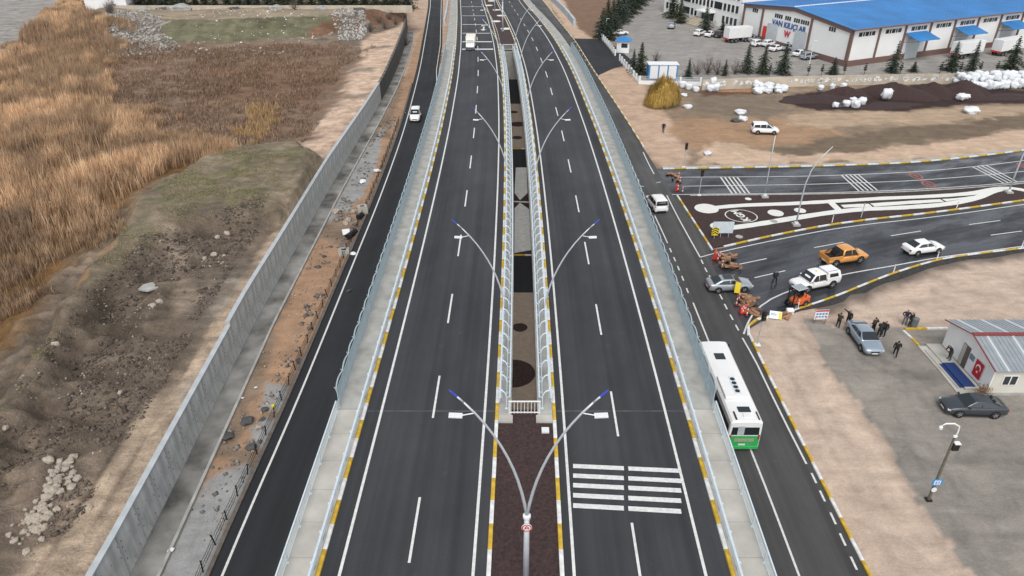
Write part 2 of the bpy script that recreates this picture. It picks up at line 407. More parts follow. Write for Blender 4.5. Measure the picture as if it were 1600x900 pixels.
rdg = 1 - np.abs(fbm(XX * .33, YY * .33, 15, 4)) * 4
bankm = sstep(5.0, 8, U) * (1 - sstep(20, 27, U)) * (YY < 88) * (1 - plat)
Z += rdg * .55 * bankm + nz2 * (.12 + 1.5 * bankm) + nz3 * .10 * sstep(2, 4, U) + nz1 * .6 * sstep(4, 9, U)
Z += nz3 * .5 * plat * (1 - plat) * 4
# far embankment whose face looks towards the road
fe = WX([(60, 78), (160, 72), (260, 70), (380, 70), (500, 62), (600, 44), (640, 36)], 3.2)
fy = np.interp(XX, [p[0] for p in fe], [p[1] for p in fe]) + fbm(XX * .1, YY * 0, 8, 3) * 4
emb = sstep(0, 11, YY - fy)
Z += emb * (3.4 + nz1 * .5) * np.interp(XX, [-140, -110, -30, -24], [0.2, 1, 1, .6])
# tyre ruts on the track behind the wall
rut = np.exp(-((U - 1.9 - nz1) / .22) ** 2) + np.exp(-((U - 3.6 - nz1) / .22) ** 2)
Z -= rut * .10 * (YY < 130)
Z = np.where(U < .5, zb, Z)
col = np.zeros(XX.shape + (3,)) + C(124, 110, 96)
mott = fbm(XX * .35, YY * .35, 21, 5)[..., None]
col = col * (1 + mott * .9)
TR = WX([(10, 930), (92, 815), (182, 700), (255, 610), (330, 500), (378, 410), (440, 325), (492, 275), (512, 215), (560, 165), (640, 20), (600, 300), (400, 600), (200, 905)], 3.3)
col = paint(col, XX, YY, TR, C(180, 160, 138), 1.0, 1.5, .5, 31, .95)
rr = (rut * (.5 + fbm(XX * .9, YY * .12, 44, 3)) * (YY < 130))[..., None]
col = col * (1 - np.clip(rr, 0, .6) * .75) 
pud = sstep(.12, .2, fbm(XX * .28, YY * .07, 61, 3)) * (U > 1.0) * (U < 5) * (YY < 70)
col = col * (1 - pud[..., None] * .55) + C(176, 170, 158) * pud[..., None] * .55
col = paint(col, XX, YY, WX([(468, 222), (500, 182), (525, 150), (545, 106), (570, 92), (565, 66), (625, 45), (635, 30), (600, 130), (545, 200), (500, 262)], 3.2), C(198, 172, 150), 1.0, 1.6, .3, 33)
for (a, b) in ((520, 105), (565, 110), (590, 78), (555, 150)):
    q = W(a, b, 3.2); col = paint(col, XX, YY, [(q[0] - 2.5, q[1] - 1.5), (q[0] + 2, q[1] - 1), (q[0] + 2.5, q[1] + 2), (q[0] - 2, q[1] + 1.6)], C(128, 120, 108), .8, 1.2, .6, 39, .8)
col = paint(col, XX, YY, PLAT, C(126, 115, 95), 2.0, 3.2, .5, 35, .75)
gmix = sstep(.0, .2, fbm(XX * .5, YY * .5, 52, 4)) * sstep(0, 2, dpl)
col = col * (1 - gmix[..., None] * .55) + C(112, 112, 78) * gmix[..., None] * .55
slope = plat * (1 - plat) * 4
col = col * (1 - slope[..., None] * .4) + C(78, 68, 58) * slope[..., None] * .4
col = col * (1 + .5 * fbm(XX * 1.1, YY * 1.1, 91, 4)[..., None])
col = paint(col, XX, YY, WX([(232, 400), (300, 350), (400, 345), (480, 300), (440, 330), (400, 400), (350, 480), (290, 560), (200, 640), (120, 760), (60, 840), (30, 800), (60, 640), (130, 520)], 3.4), C(104, 92, 80), 1.2, 2.8, .5, 37, .8)
col = col * (1 + bankm[..., None] * np.clip(.35 * nz3 * 2 + .5 * (rdg - .6), -.3, .35)[..., None])
col = paint(col, XX, YY, WX([(245, 350), (275, 348), (310, 470), (275, 500)], 3.6), C(142, 127, 111), .6, .6, .5, 38, .85)
# gravelly pale strip at the foot of the reeds
edge = np.exp(-((dpl + 0.0) / 1.0) ** 2) * (dre > -4) * (fbm(XX * .4, YY * .4, 71, 3) > -.05)
col = col * (1 - edge[..., None] * .6) + C(160, 128, 92) * edge[..., None] * .6
col = paint(col, XX, YY, REED, C(120, 92, 60), 2, 2, .3, 41)
col = paint(col, XX, YY, MARSH, C(128, 107, 90), 2, 4, .3, 42)
col = paint(col, XX, YY, WX([(330, 100), (480, 95), (540, 120), (480, 170), (380, 165), (320, 140)], 2.8), C(120, 94, 74), 3, 4, .25, 43, .8)
e3 = emb[..., None]
ec = np.zeros_like(col) + C(150, 136, 116)
face = (emb * (1 - emb) * 4 > .22) | ((emb > .02) & (emb < .97))
gx = fbm(XX * .16, YY * .3, 77, 4)
green = C(106, 103, 82) * (1 + .5 * fbm(XX * .55, YY * .08, 92, 4)[..., None] + .3 * gx[..., None])
rub = np.where((fbm(XX * 1.4, YY * 1.4, 78, 2) > .05)[..., None], C(160, 152, 144), C(112, 102, 92))
fx0, fx1, fx2 = W(150, 50, 4.5)[0], W(262, 50, 4.5)[0], W(505, 45, 4.5)[0]
fx3, fx4 = W(525, 45, 4.5)[0], W(565, 45, 4.5)[0]
wob = fbm(XX * .2, YY * .2, 79, 4) * 10
facec = np.where(((XX + wob > fx1) & (XX + wob < fx2))[..., None], green, np.where((((XX + wob > fx0) & (XX + wob <= fx1)) | ((XX + wob > fx3) & (XX + wob < fx4)))[..., None], rub, C(120, 92, 74) * (1 + gx[..., None])))
col = np.where((emb > .99)[..., None], ec * (1 + mott * .5), np.where((emb > .03)[..., None], facec, col))
# paved road in the far corner
LR0 = WX([(-300, 200), (-300, -40), (60, -40), (98, 0), (55, 45), (0, 92)], 2.6)
col = paint(col, XX, YY, LR0, C(150, 146, 140), .5, .3, .3, 81)
Z = np.where(poly_sd(LR0, XX, YY) > -2, np.maximum(Z * .0 + 2.6, 0), Z)
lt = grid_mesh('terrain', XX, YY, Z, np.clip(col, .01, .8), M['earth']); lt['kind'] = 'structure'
LT = (u, yv, Z)
def zleft(x, y):
    y = np.asarray(y, float); uu = wallx(y) - np.asarray(x, float)
    i = np.clip(np.searchsorted(yv, y) - 1, 0, len(yv) - 2); j = np.clip(np.searchsorted(u, uu) - 1, 0, len(u) - 2)
    ty = np.clip((y - yv[i]) / (yv[i + 1] - yv[i]), 0, 1); tx = np.clip((uu - u[j]) / (u[j + 1] - u[j]), 0, 1)
    return (Z[i, j] * (1 - tx) + Z[i, j + 1] * tx) * (1 - ty) + (Z[i + 1, j] * (1 - tx) + Z[i + 1, j + 1] * tx) * ty

# ---- right terrain (z = 0 plain: verges, site yard, dirt lot, works yard)
xr = spaced(13.0, 240, .32, 1.6); yr = spaced(4, 380, .30, 1.5)
X2, Y2 = np.meshgrid(xr, yr)
c2 = np.zeros(X2.shape + (3,)) + C(138, 120, 101)
m2 = fbm(X2 * .25, Y2 * .25, 101, 5); m3 = fbm(X2 * .9, Y2 * .9, 105, 4)
c2 = c2 * (1 + .55 * m2[..., None] + .25 * m3[..., None])
FENCE0 = W(965, 70); 
WORKS = WX([(962, 60), (1000, 122), (1100, 131), (1300, 121), (1640, 116), (1900, 108), (1900, -40), (960, -40)])
YARDN = C(146, 142, 137)
yard = YARDN * (1 + .22 * fbm(X2 * .07, Y2 * .12, 111, 5)[..., None])
dW = poly_sd(WORKS, X2, Y2); c2 = np.where((dW > 0)[..., None], yard, c2)
FIELD = WX([(862, -30), (1005, -30), (985, 15), (950, 45), (925, 60), (905, 52), (880, 20)])
c2 = paint(c2, X2, Y2, FIELD, C(124, 100, 82), 1, 1.5, .2, 112)
SANDF = WX([(848, -10), (868, -20), (905, 45), (928, 60), (897, 62)])
c2 = paint(c2, X2, Y2, SANDF, C(190, 164, 142), .8, .8, .4, 113)
VERGE = WX([(925, 110), (985, 104), (1012, 140), (1045, 185), (1062, 215), (1080, 240), (1075, 262), (1035, 264), (1003, 230)])
c2 = paint(c2, X2, Y2, VERGE, C(186, 160, 138), .8, .9, .5, 114)
c2 = paint(c2, X2, Y2, WX([(1035, 182), (1120, 190), (1200, 184), (1290, 190), (1315, 205), (1260, 225), (1150, 232), (1085, 238)]), C(160, 130, 103), 1.2, 3.4, .25, 115, .9)
c2 = paint(c2, X2, Y2, WX([(1120, 222), (1220, 240), (1330, 236), (1450, 222), (1640, 198), (1640, 234), (1400, 252), (1075, 258), (1085, 240)]), C(188, 163, 140), .5, 3.0, .3, 116)
c2 = paint(c2, X2, Y2, WX([(1205, 235), (1290, 215), (1420, 198), (1600, 180), (1640, 186), (1600, 200), (1440, 222), (1310, 238), (1215, 246)]), C(112, 98, 82), .5, 3.0, .35, 117)
c2 = paint(c2, X2, Y2, WX([(1230, 178), (1340, 172), (1520, 165), (1640, 168), (1600, 178), (1420, 195), (1290, 200), (1225, 196)]), C(172, 150, 126), .5, 3.0, .35, 118, .85)
c2 = paint(c2, X2, Y2, WX([(1075, 140), (1225, 150), (1240, 172), (1190, 185), (1075, 175)]), C(118, 106, 92), .5, 3.0, .35, 119, .8)
c2 = paint(c2, X2, Y2, WX([(1095, 143), (1180, 140), (1180, 147), (1100, 150)]), C(88, 58, 44), .8, 1, .5, 120, .8)
c2 = paint(c2, X2, Y2, WX([(1226, 152), (1262, 144), (1335, 141), (1400, 133), (1500, 131), (1600, 141), (1640, 150), (1640, 160), (1500, 164), (1420, 174), (1360, 172), (1290, 172), (1240, 166)]), C(48, 36, 36), .7, 1.5, .4, 121, .95)
# site yard: compacted grey gravel, pinkish sand round it
SITE = WX([(1258, 500), (1300, 508), (1440, 508), (1640, 505), (1800, 620), (2000, 905), (1900, 1100), (1560, 960), (1515, 900), (1440, 792), (1395, 700), (1340, 625), (1285, 560), (1270, 530)])
SND = C(188, 168, 151)
near = (Y2 < 84) & (X2 > 20)
dsz = poly_sd(SITE, X2, Y2)
nearc = np.where((dsz + fbm(X2 * .5, Y2 * .5, 131, 4) * 1.6 > 0)[..., None], C(140, 134, 126) * (1 + .22 * m2[..., None] + .12 * m3[..., None]), SND * (1 + .16 * fbm(X2 * .08, Y2 * .16, 136, 5)[..., None] + .12 * m3[..., None] + .10 * fbm(X2 * 2.2, Y2 * 2.2, 137, 2)[..., None]))
tr = sstep(.10, .2, fbm(X2 * .12, Y2 * .5, 133, 3)) * (dsz > 1)
nearc = nearc * (1 - .16 * tr[..., None])
c2 = np.where(near[..., None], nearc, c2)
for TRK in ([(1560, 905), (1500, 800), (1440, 700), (1400, 600), (1395, 540)], [(1640, 760), (1540, 700), (1470, 640), (1420, 590), (1360, 560)], [(1430, 905), (1370, 800), (1310, 690), (1262, 600), (1235, 530)], [(1640, 470), (1540, 465), (1430, 480), (1330, 492)], [(1640, 430), (1560, 440), (1470, 455)]):
    P_ = resample(WX(TRK), 2.0); dmin = np.full(X2.shape, 9.0); sel = (Y2 < 84)
    for (xa, ya), (xb, yb) in zip(P_[:-1], P_[1:]):
        l2 = (xb - xa) ** 2 + (yb - ya) ** 2; tt = np.clip(((X2 - xa) * (xb - xa) + (Y2 - ya) * (yb - ya)) / l2, 0, 1); dmin = np.minimum(dmin, np.hypot(X2 - xa - tt * (xb - xa), Y2 - ya - tt * (yb - ya)))
    tk = np.exp(-((dmin - .75) / .22) ** 2) * (.5 + fbm(X2 * .5, Y2 * .5, 160, 3)) * near
    c2 = c2 * (1 - .22 * np.clip(tk, 0, 1)[..., None])
bed = (np.exp(-((dsz + .3) / .5) ** 2) * near)[..., None]; c2 = c2 * (1 - .18 * bed)
Z2 = -.06 + m3 * .05 * np.clip(-dW / 4, 0, 1) + np.where(near, fbm(X2 * .4, Y2 * .4, 140, 4) * .10 * (dsz < 0), m2 * .18 * (dW < -3) * (Y2 > 95))
Z2 = np.where(dW > -2, -.05, np.minimum(Z2, .05))

# ================================================================ SETTING: roads at ground level
A_MAIN = asphalt('asphalt_main', (.036, .0375, .041, 1), .55)
A_NEW = asphalt('asphalt_fresh', (.020, .0215, .024, 1), .45)
A_RF = asphalt('asphalt_frontage', (.058, .057, .056, 1), .55, .3)
A_SIDE = asphalt('asphalt_side_wet', (.027, .029, .034, 1), 1.0, 1.35)

LFX = [(-17.9, 2), (-18.2, 28.9), (-17.95, 48), (-17.95, 70), (-18.0, 90.7), (-18.5, 115), (-19.4, 136), (-20.8, 162), (-22.6, 188), (-25.3, 225), (-28.4, 262), (-36, 330)]
LFL = resample(LFX, 3.0)
def lfx(Y): return float(np.interp(Y, [p[1] for p in LFL], [p[0] for p in LFL]))
def lfr(Y): return float(np.interp(Y, [0, 130, 160, 187, 262, 330], [xc(0) - 10.7, xc(130) - 10.7, -16.4, -17.9, -24.1, -31.7])) if Y > 130 else xc(Y) - 10.62
ys = [2 + 3 * i for i in range(110)]
lf = strip('frontage_road', [(lfx(y) - .75, y, 0) for y in ys], [(lfr(y), y, 0) for y in ys], A_NEW)
seg_line('edge_line', [(lfx(y), y) for y in ys], .17, .006, M['white_paint'], lf)
seg_line('edge_line', [(lfr(y) - .5, y) for y in ys if y > 140], .15, .006, M['white_paint'], lf)

_rk = [(22.3, 2), (22.35, 40), (22.5, 54), (22.55, 60), (22.4, 80), (21.6, 100), (21.1, 109), (20.0, 130), (18.1, 161), (16.3, 194), (13.6, 225), (10.5, 262), (3.6, 330)]
RKL = resample(_rk, 3.0)
def rkx(Y): return float(np.interp(Y, [p[1] for p in RKL], [p[0] for p in RKL]))
rf = strip('frontage_road', [(xc(y) + 16.35, y, .004) for y in ys], [(rkx(y), y, .004) for y in ys], A_RF)
def px_line(name, pts, width, parent, z=.012, m=None, step=2.0, zz=0.0):
    P2 = resample(WX(pts), step); return seg_line(name, P2, width, z, m or M['white_paint'], parent)
px_line('lane_line', [(1083, 473), (1095, 503), (1108, 535)], .15, rf)
px_line('lane_line', [(1140, 620), (1173, 703), (1200, 771), (1248, 898), (1290, 1010)], .15, rf)
px_line('lane_line', [(1023, 337), (1033, 358), (1043, 380)], .14, rf)
px_line('edge_line', [(1041.7, 305), (1058, 337), (1076, 370), (1094, 402)], .15, rf)
px_line('edge_line', [(1160, 528), (1181.7, 566.7), (1200, 605), (1228, 662), (1260, 725)], .15, rf)
px_line('edge_line', [(1005, 238), (1013, 255), (1022, 272)], .15, rf)
def dashes(cs, parent, ln=1.0, wd=.15, z=.012):
    wp = WX(cs)
    for i, (x, y) in enumerate(wp):
        a = wp[max(i - 1, 0)]; b = wp[min(i + 1, len(wp) - 1)]; t = Vector((b[0] - a[0], b[1] - a[1])).normalized() * ln / 2
        seg_line('lane_dash', [(x - t.x, y - t.y), (x + t.x, y + t.y)], wd, z, M['white_paint'], parent)
dashes([(1047.7, 391), (1054, 405), (1060, 419), (1066.7, 435), (1074, 454)], rf)
dashes([(1097, 409), (1103, 421.7), (1110, 434), (1126.7, 464), (1134, 479), (1143, 495.7), (1151.7, 512)], rf)
dashes([(1271.7, 747), (1285, 775), (1301.7, 810), (1316.7, 843), (1334, 880)], rf)
dashes([(988, 263), (993, 273), (997.5, 282), (1001.7, 291), (1029, 285)], rf, .8)
dashes([(835, 8), (843, 17.5), (851, 28), (859, 39)], rf, 2.2)
dashes([(897, 66), (901, 72), (905.5, 79), (910, 86), (915, 94), (920, 101)], rf, .9)

UK = resample(WX([(1036, 264.5), (1130, 263), (1240, 261), (1330, 258.5), (1420, 254.7), (1510, 246.5), (1600, 235.5), (1750, 213), (1950, 178)]), 1.75)
IT = resample(WX([(1058, 306), (1150, 305), (1240, 304), (1330, 302.5), (1420, 299.5), (1510, 294), (1600, 286.7), (1750, 271), (1950, 245)]), 1.75)
IB = resample(WX([(1113, 391), (1200, 371), (1288, 354), (1360, 344), (1433, 336), (1520, 325), (1600, 314), (1750, 294), (1950, 265)]), 1.75)
LK = resample(WX([(1167, 524), (1166.5, 512), (1172, 502), (1188, 497), (1225, 488.5), (1300, 464), (1350, 444), (1400, 425), (1467, 405.5), (1530, 396), (1600, 387.5), (1750, 370), (1950, 345)]), 1.75)
def even(A, n): 
    q = np.linspace(0, len(A) - 1, n); i = np.arange(len(A))
    return [tuple(np.interp(t, i, [p[k] for p in A]) for k in range(2)) for t in q]
ur = strip('side_road', [(p[0], p[1], -.002) for p in even([(20.4, UK[0][1])] + UK, 60)], [(p[0], p[1], -.002) for p in even([(21.0, IT[0][1])] + IT, 60)], A_SIDE)
lr = strip('side_road', [(p[0], p[1], -.002) for p in even([(21.6, IB[0][1] + .5)] + IB, 60)], [(p[0], p[1], -.002) for p in even([(21.8, LK[0][1])] + LK, 60)], A_SIDE)
jn = sheet('junction', [(20.4, UK[0][1] + .4), (UK[1][0], UK[1][1]), (IT[1][0], IT[1][1]), (IB[0][0] + .2, IB[0][1]), (IB[1][0], IB[1][1]), (LK[6][0], LK[6][1]), (LK[3][0], LK[3][1]), (21.6, LK[0][1])], -.010, A_RF)
for pts in ([(1058, 277), (1240, 275.6), (1330, 273), (1420, 269), (1510, 261.5), (1600, 251), (1750, 230)], [(1066, 291), (1240, 288.5), (1330, 286), (1420, 282.5), (1510, 276), (1600, 267.5), (1750, 249)], [(1050, 304), (1240, 302), (1330, 300), (1420, 296.5), (1510, 291), (1600, 283.5), (1750, 267)]):
    px_line('lane_line', pts, .16, ur, .010)
def bars(pa, pb, n, parent, wd=.22):
    A0, A1 = WX(pa); B0, B1 = WX(pb)
    for i in range(n):
        t = i / (n - 1)
        seg_line('hatch_bar', [(A0[0] + (A1[0] - A0[0]) * t, A0[1] + (A1[1] - A0[1]) * t), (B0[0] + (B1[0] - B0[0]) * t, B0[1] + (B1[1] - B0[1]) * t)], wd, .014, M['white_paint'], parent)
bars([(1126, 277), (1152, 277)], [(1144, 302.5), (1171, 302)], 5, ur)
bars([(1315, 274), (1341, 273)], [(1342, 298.5), (1371, 297.5)], 5, ur)
bars([(1520, 261), (1541, 258.5)], [(1568, 286), (1589, 284)], 4, ur)
px_line('edge_line', [(1094, 402), (1120, 395), (1200, 377.5), (1290, 360), (1360, 350), (1433, 342), (1520, 331), (1600, 319.5), (1750, 300)], .16, lr, .010)
px_line('edge_line', [(1162, 522), (1172, 497), (1185, 482), (1200, 470), (1230, 456), (1270, 443), (1313, 430), (1400, 414.5), (1463, 403), (1530, 394), (1597, 385), (1750, 366)], .17, lr, .010)
for a, b in (((1155, 413), (1198, 404)), ((1179, 434), (1227, 423)), ((1272, 387), (1318, 378.5)), ((1392, 368.5), (1439, 361)), ((1514, 351), (1563, 344.5)), ((1548, 367.5), (1597, 361)), ((1640, 334), (1690, 326))):
    px_line('lane_dash', [a, ((a[0] + b[0]) / 2, (a[1] + b[1]) / 2), b], .15, lr, .010)
# red speed-limit roundels painted on the upper lane
M['paint_red'] = mat('road_paint_red', (.24, .085, .07, 1), .6, var=.4, scale=4)
for (x, y) in ((1431, 275), (1451, 288), (1600, 259)):
    q = W(x, y)
    n = 28; ro, ri = (.95, .6); vs = []; fs = []
    for k in range(n):
        a = 2 * math.pi * k / n; vs += [(q[0] + ro * math.cos(a), q[1] + 1.35 * ro * math.sin(a), .016), (q[0] + ri * math.cos(a), q[1] + 1.35 * ri * math.sin(a), .016)]
        fs.append((2 * k, (2 * k + 2) % (2 * n), (2 * k + 3) % (2 * n), 2 * k + 1))
    MB().add(vs, fs).build('speed_roundel', M['paint_red'], ur, fixn=True)
    MB().box((q[0], q[1], .012), (.5, .9, .006), .5).build('roundel_digits', MATS['road_paint_red'], ur)
drv = sheet('driveway', WX([(893, 60), (935, 61), (962, 73), (992, 98), (960, 106), (934, 118), (925, 108)]), .008, A_NEW)

# terrain must stay below the carriageways
for L_, s_ in ((UK, 1),):
    pass
ROADP = [[(13, 2)] + [(rkx(y) + .25, y) for y in ys] + [(0, 330)], UK + IB[::-1], [(20, IB[0][1])] + IB + LK[::-1]]
for P_ in ROADP:
    Z2 = np.where(poly_sd(P_, X2, Y2) > -.25, -.12, Z2)
DRV = WX([(893, 60), (935, 61), (962, 73), (992, 98), (960, 106), (934, 118), (925, 108)])
Z2 = np.where(poly_sd(DRV, X2, Y2) > -.6, -.05, Z2)
# dark damp soil along the outside of the lower kerb
dlk = poly_sd([(20, IB[0][1])] + IB + LK[::-1], X2, Y2)
wet = sstep(-3.2 , -1.2, dlk + fbm(X2 * .6, Y2 * .6, 150, 4) * 2.2) * (dlk < 0) * (Y2 < 110) * (X2 > 31)
c2 = c2 * (1 - wet[..., None] * .72) + C(52, 50, 48) * wet[..., None] * .72
rt = grid_mesh('terrain', X2, Y2, Z2, np.clip(c2, .01, .8), M['ground']); rt['kind'] = 'structure'

# strip of dirt and broken concrete between retaining wall and road; plain under the bridge
tv = np.r_[np.linspace(0, .22, 34), np.linspace(.23, 1, 60)]; yv3 = spaced(2, 330, .25, 1.1)
T3, Y3 = np.meshgrid(tv, yv3); X3 = wallx(Y3) + T3 * (14.2 - wallx(Y3))
c3 = np.zeros(X3.shape + (3,)) + C(134, 116, 99)
n3 = fbm(X3 * .5, Y3 * .5, 201, 5); c3 = c3 * (1 + .7 * n3[..., None])
c3 = np.where((Y3 > 155)[..., None], C(182, 158, 138) * (1 + .3 * n3[..., None]), c3)
OR = C(166, 134, 108)
for P_ in ([(305, 790), (340, 715), (362, 722), (335, 790)], [(478, 380), (505, 372), (548, 396), (540, 425), (490, 530), (430, 620), (395, 700), (370, 700), (390, 640), (430, 520)], [(540, 330), (560, 300), (590, 215), (610, 215), (580, 310), (560, 345)], [(610, 200), (650, 60), (665, 45), (640, 160), (615, 225)], [(560, 355), (575, 340), (575, 385), (550, 390)]):
    c3 = paint(c3, X3, Y3, WX(P_), OR, .5, .9, .6, 203, .9)
for P_ in ([(248, 905), (262, 858), (300, 790), (332, 742), (388, 722), (397, 735), (352, 830), (322, 905)], [(390, 668), (410, 655), (440, 655), (425, 690), (395, 700)], [(535, 300), (560, 240), (600, 200), (590, 250), (570, 300), (540, 330)], [(500, 330), (530, 300), (540, 320), (515, 350)], [(415, 600), (450, 598), (446, 640), (405, 640)]):
    c3 = paint(c3, X3, Y3, WX(P_), C(150, 151, 150), .3, .5, .7, 205, .95)
Z3 = np.where(Y3 > 0, -.06 + n3 * .12, 0) + fbm(X3 * 1.6, Y3 * 1.6, 207, 3) * .16 * (X3 < -19.4) * (Y3 < 150)
Z3 = np.where((X3 > np.vectorize(lfx)(Y3) - 1.3), -.10, np.minimum(Z3, .06))
v3 = grid_mesh('verge', X3, Y3, Z3, np.clip(c3, .01, .8), M['ground']); v3['kind'] = 'structure'

# ================================================================ retaining wall and drainage channel
def weep(name, base):
    m = mat(name, base, .88, var=.22, scale=.8, bump=.008, bscale=12)
    t = m.node_tree; N = t.nodes; L = t.links; b = N['Principled BSDF']; src = b.inputs['Base Color'].links[0].from_socket
    tc = N.new('ShaderNodeTexCoord'); mp = N.new('ShaderNodeMapping'); mp.inputs['Scale'].default_value = (0, 1.9, 1.9); L.new(tc.outputs['Object'], mp.inputs[0])
    vo = N.new('ShaderNodeTexVoronoi'); vo.inputs['Scale'].default_value = 1.0; vo.inputs['Randomness'].default_value = .35; L.new(mp.outputs[0], vo.inputs['Vector'])
    r = N.new('ShaderNodeMapRange'); r.inputs['From Min'].default_value = .10; r.inputs['From Max'].default_value = .16; r.inputs['To Min'].default_value = .25; r.inputs['To Max'].default_value = 1; L.new(vo.outputs['Distance'], r.inputs['Value'])
    n2 = N.new('ShaderNodeTexNoise'); n2.inputs['Scale'].default_value = .9; mp2 = N.new('ShaderNodeMapping'); mp2.inputs['Scale'].default_value = (0, 3, .25); L.new(tc.outputs['Object'], mp2.inputs[0]); L.new(mp2.outputs[0], n2.inputs['Vector'])
    r2 = N.new('ShaderNodeMapRange'); r2.inputs['From Min'].default_value = .35; r2.inputs['From Max'].default_value = .7; r2.inputs['To Min'].default_value = 1.1; r2.inputs['To Max'].default_value = .78; L.new(n2.outputs[0], r2.inputs['Value'])
    x = N.new('ShaderNodeMath'); x.operation = 'MULTIPLY'; L.new(r.outputs[0], x.inputs[0]); L.new(r2.outputs[0], x.inputs[1])
    s = N.new('ShaderNodeVectorMath'); s.operation = 'SCALE'; L.new(src, s.inputs[0]); L.new(x.outputs[0], s.inputs['Scale']); L.new(s.outputs[0], b.inputs['Base Color'])
    return m
WM1 = weep('retaining_wall_concrete', (.53, .54, .525, 1)); WM2 = weep('old_retaining_wall_concrete', (.085, .085, .08, 1))
wall = empty('retaining_wall', (wallx(60), 60, 0), 0, 'long pale grey concrete retaining wall holding back the dirt track, with weep holes', 'wall')
PL = 2.55
k = 0; y = 1.0
while y < 210:
    y1 = y + PL; ym = (y + y1) / 2; x0, x1 = float(wallx(y)), float(wallx(y1)); L_ = math.hypot(x1 - x0, PL); h = float(walltop(ym))
    old = ym > 137
    pr = .012 * ((k % 3) - 1)
    mb = MB(); mb.box((0, 0, h / 2 - .15), (.30, L_ - .055, h + .3))
    o = mb.build('wall_panel', WM2 if old else WM1, wall, ((x0 + x1) / 2 - .15 + pr - wall.location.x, ym - wall.location.y, 0), math.atan2(-(x1 - x0), PL), bevel=.012, seg=1)
    cp = MB(); cp.box((0, 0, h + .06), (.42, L_ - .004, .12)); cp.build('coping', M['conc_wall'] if not old else M['conc_dark'], wall, ((x0 + x1) / 2 - .15 - wall.location.x, ym - wall.location.y, 0), math.atan2(-(x1 - x0), PL))
    y = y1; k += 1
yc = np.arange(2, 205, 2.5)
ch = strip('drain_channel', [(wallx(q) + .02, q, .035) for q in yc], [(wallx(q) + 1.75, q, .035) for q in yc], M['conc_dark'], skirt=.2)
strip('channel_lip', [(wallx(q) + 1.76, q, .16) for q in yc], [(wallx(q) + 1.98, q, .16) for q in yc], M['concrete'], None, ch, skirt=.3)

# ================================================================ kerbs
STONE = MB().box((0, 0, 0), (.22, 1.72, .30)).mesh('kerb_stone', M['kerb_white'])
def kerb_mesh(wd, ht, ln, m):
    mb = MB(); mb.box((0, 0, 0), (wd, ln, ht)); me = mb.mesh('kerb_stone', m)
    bm = bmesh.new(); bm.from_mesh(me); bmesh.ops.bevel(bm, geom=[e for e in bm.edges if all(v.co.z > 0 for v in e.verts)], offset=.03, segments=2, affect='EDGES'); bm.to_mesh(me); bm.free(); return me
KW = kerb_mesh(.24, .34, 1.73, M['kerb_white']); KYM = kerb_mesh(.24, .34, 1.73, M['kerb_yellow']); KC = kerb_mesh(.24, .34, 1.73, M['concrete'])
def kerb_run(name, pts, top, plain=False, start=0, label=None, phase=None):
    """pts: points about 1.75 m apart (3-D or 2-D); a kerb of alternately white and yellow stones"""
    P3 = [Vector((p[0], p[1], p[2] if len(p) > 2 else 0)) for p in pts]
    root = bpy.data.objects.new(name, None); COL.objects.link(root); root.location = P3[0]; root['kind'] = 'structure'
    for i in range(len(P3) - 1):
        a, b = P3[i], P3[i + 1]; d = b - a; mid = (a + b) / 2
        me = KC if plain else (KYM if (i + start) % 2 else KW)
        o = bpy.data.objects.new('kerb_stone', me); COL.objects.link(o); o.parent = root
        o.location = (mid.x - P3[0].x + random.uniform(-.008, .008), mid.y - P3[0].y, mid.z - P3[0].z + top - .17 + random.uniform(-.006, .006))
        o.rotation_euler = (math.atan2(d.z, math.hypot(d.x, d.y)), 0, math.atan2(-d.x, d.y)); o.scale = (1, d.length / 1.75, 1)
    return root
kerb_run('kerb', offset_line(resample([p for p in _rk if p[1] < 55] + [(22.55, 56.2)], 1.75), .12), .15)
kerb_run('kerb', offset_line(LK, .12)[0:40], .15)
kerb_run('kerb', offset_line(LK, .12)[40:], .15, start=1)
kerb_run('kerb', offset_line(UK, -.12), .15)
IL = resample([IT[0], tuple((np.array(IT[0]) + IB[0]) / 2), IB[0]], 1.75)
kerb_run('kerb', offset_line(IB, -.12)[1:], .15); kerb_run('kerb', IL, .15)
kerb_run('kerb', offset_line(IT, .12)[1:], .14, plain=True)
kerb_run('kerb', offset_line(resample([p for p in RKL if p[1] > 108], 1.75), .12)[:52], .15)
kerb_run('kerb', offset_line(resample([p for p in RKL if p[1] > 198], 1.75), .12), .15)
# pale concrete edging behind the upper kerb
strip('footway', [(p[0], p[1], .12) for p in offset_line(UK, -.26)], [(p[0], p[1], .12) for p in offset_line(UK, -.95)][:], M['concrete'], skirt=.2)

# ================================================================ planted island with white gravel design
random.seed(77)
_bl = [(p[0], p[1]) for p in offset_line(LK, .26)][4:]; _bo = [(p[0], p[1]) for p in offset_line(LK, 1)][4:]
_bw = [.75 * (.35 + 1.1 * float(vnoise(np.array([i * .8]), np.array([3.0]), 8)[0])) * min(1, i / 6 + .3) for i in range(len(_bl))]
strip('base_course', [(a[0], a[1], .075) for a in _bl], [(a[0] + (b[0] - a[0]) / .74 * w_, a[1] + (b[1] - a[1]) / .74 * w_, -.02) for a, b, w_ in zip(_bl, _bo, _bw)], mat('bitumen_base', (.030, .029, .028, 1), .9, var=.5, scale=2.2, bump=.05, bscale=7))
isl = sheet('island', [tuple(p) for p in offset_line(IT, .28)] + [tuple(p) for p in offset_line(IB, -.28)][::-1], .10, M['gravel_red'])
def blob(pts, z, m, parent, name='gravel_band', step=1.0):
    P2 = resample(WX(pts + [pts[0]], .1), step)[:-1]
    return sheet(name, P2, z, m, None, parent)
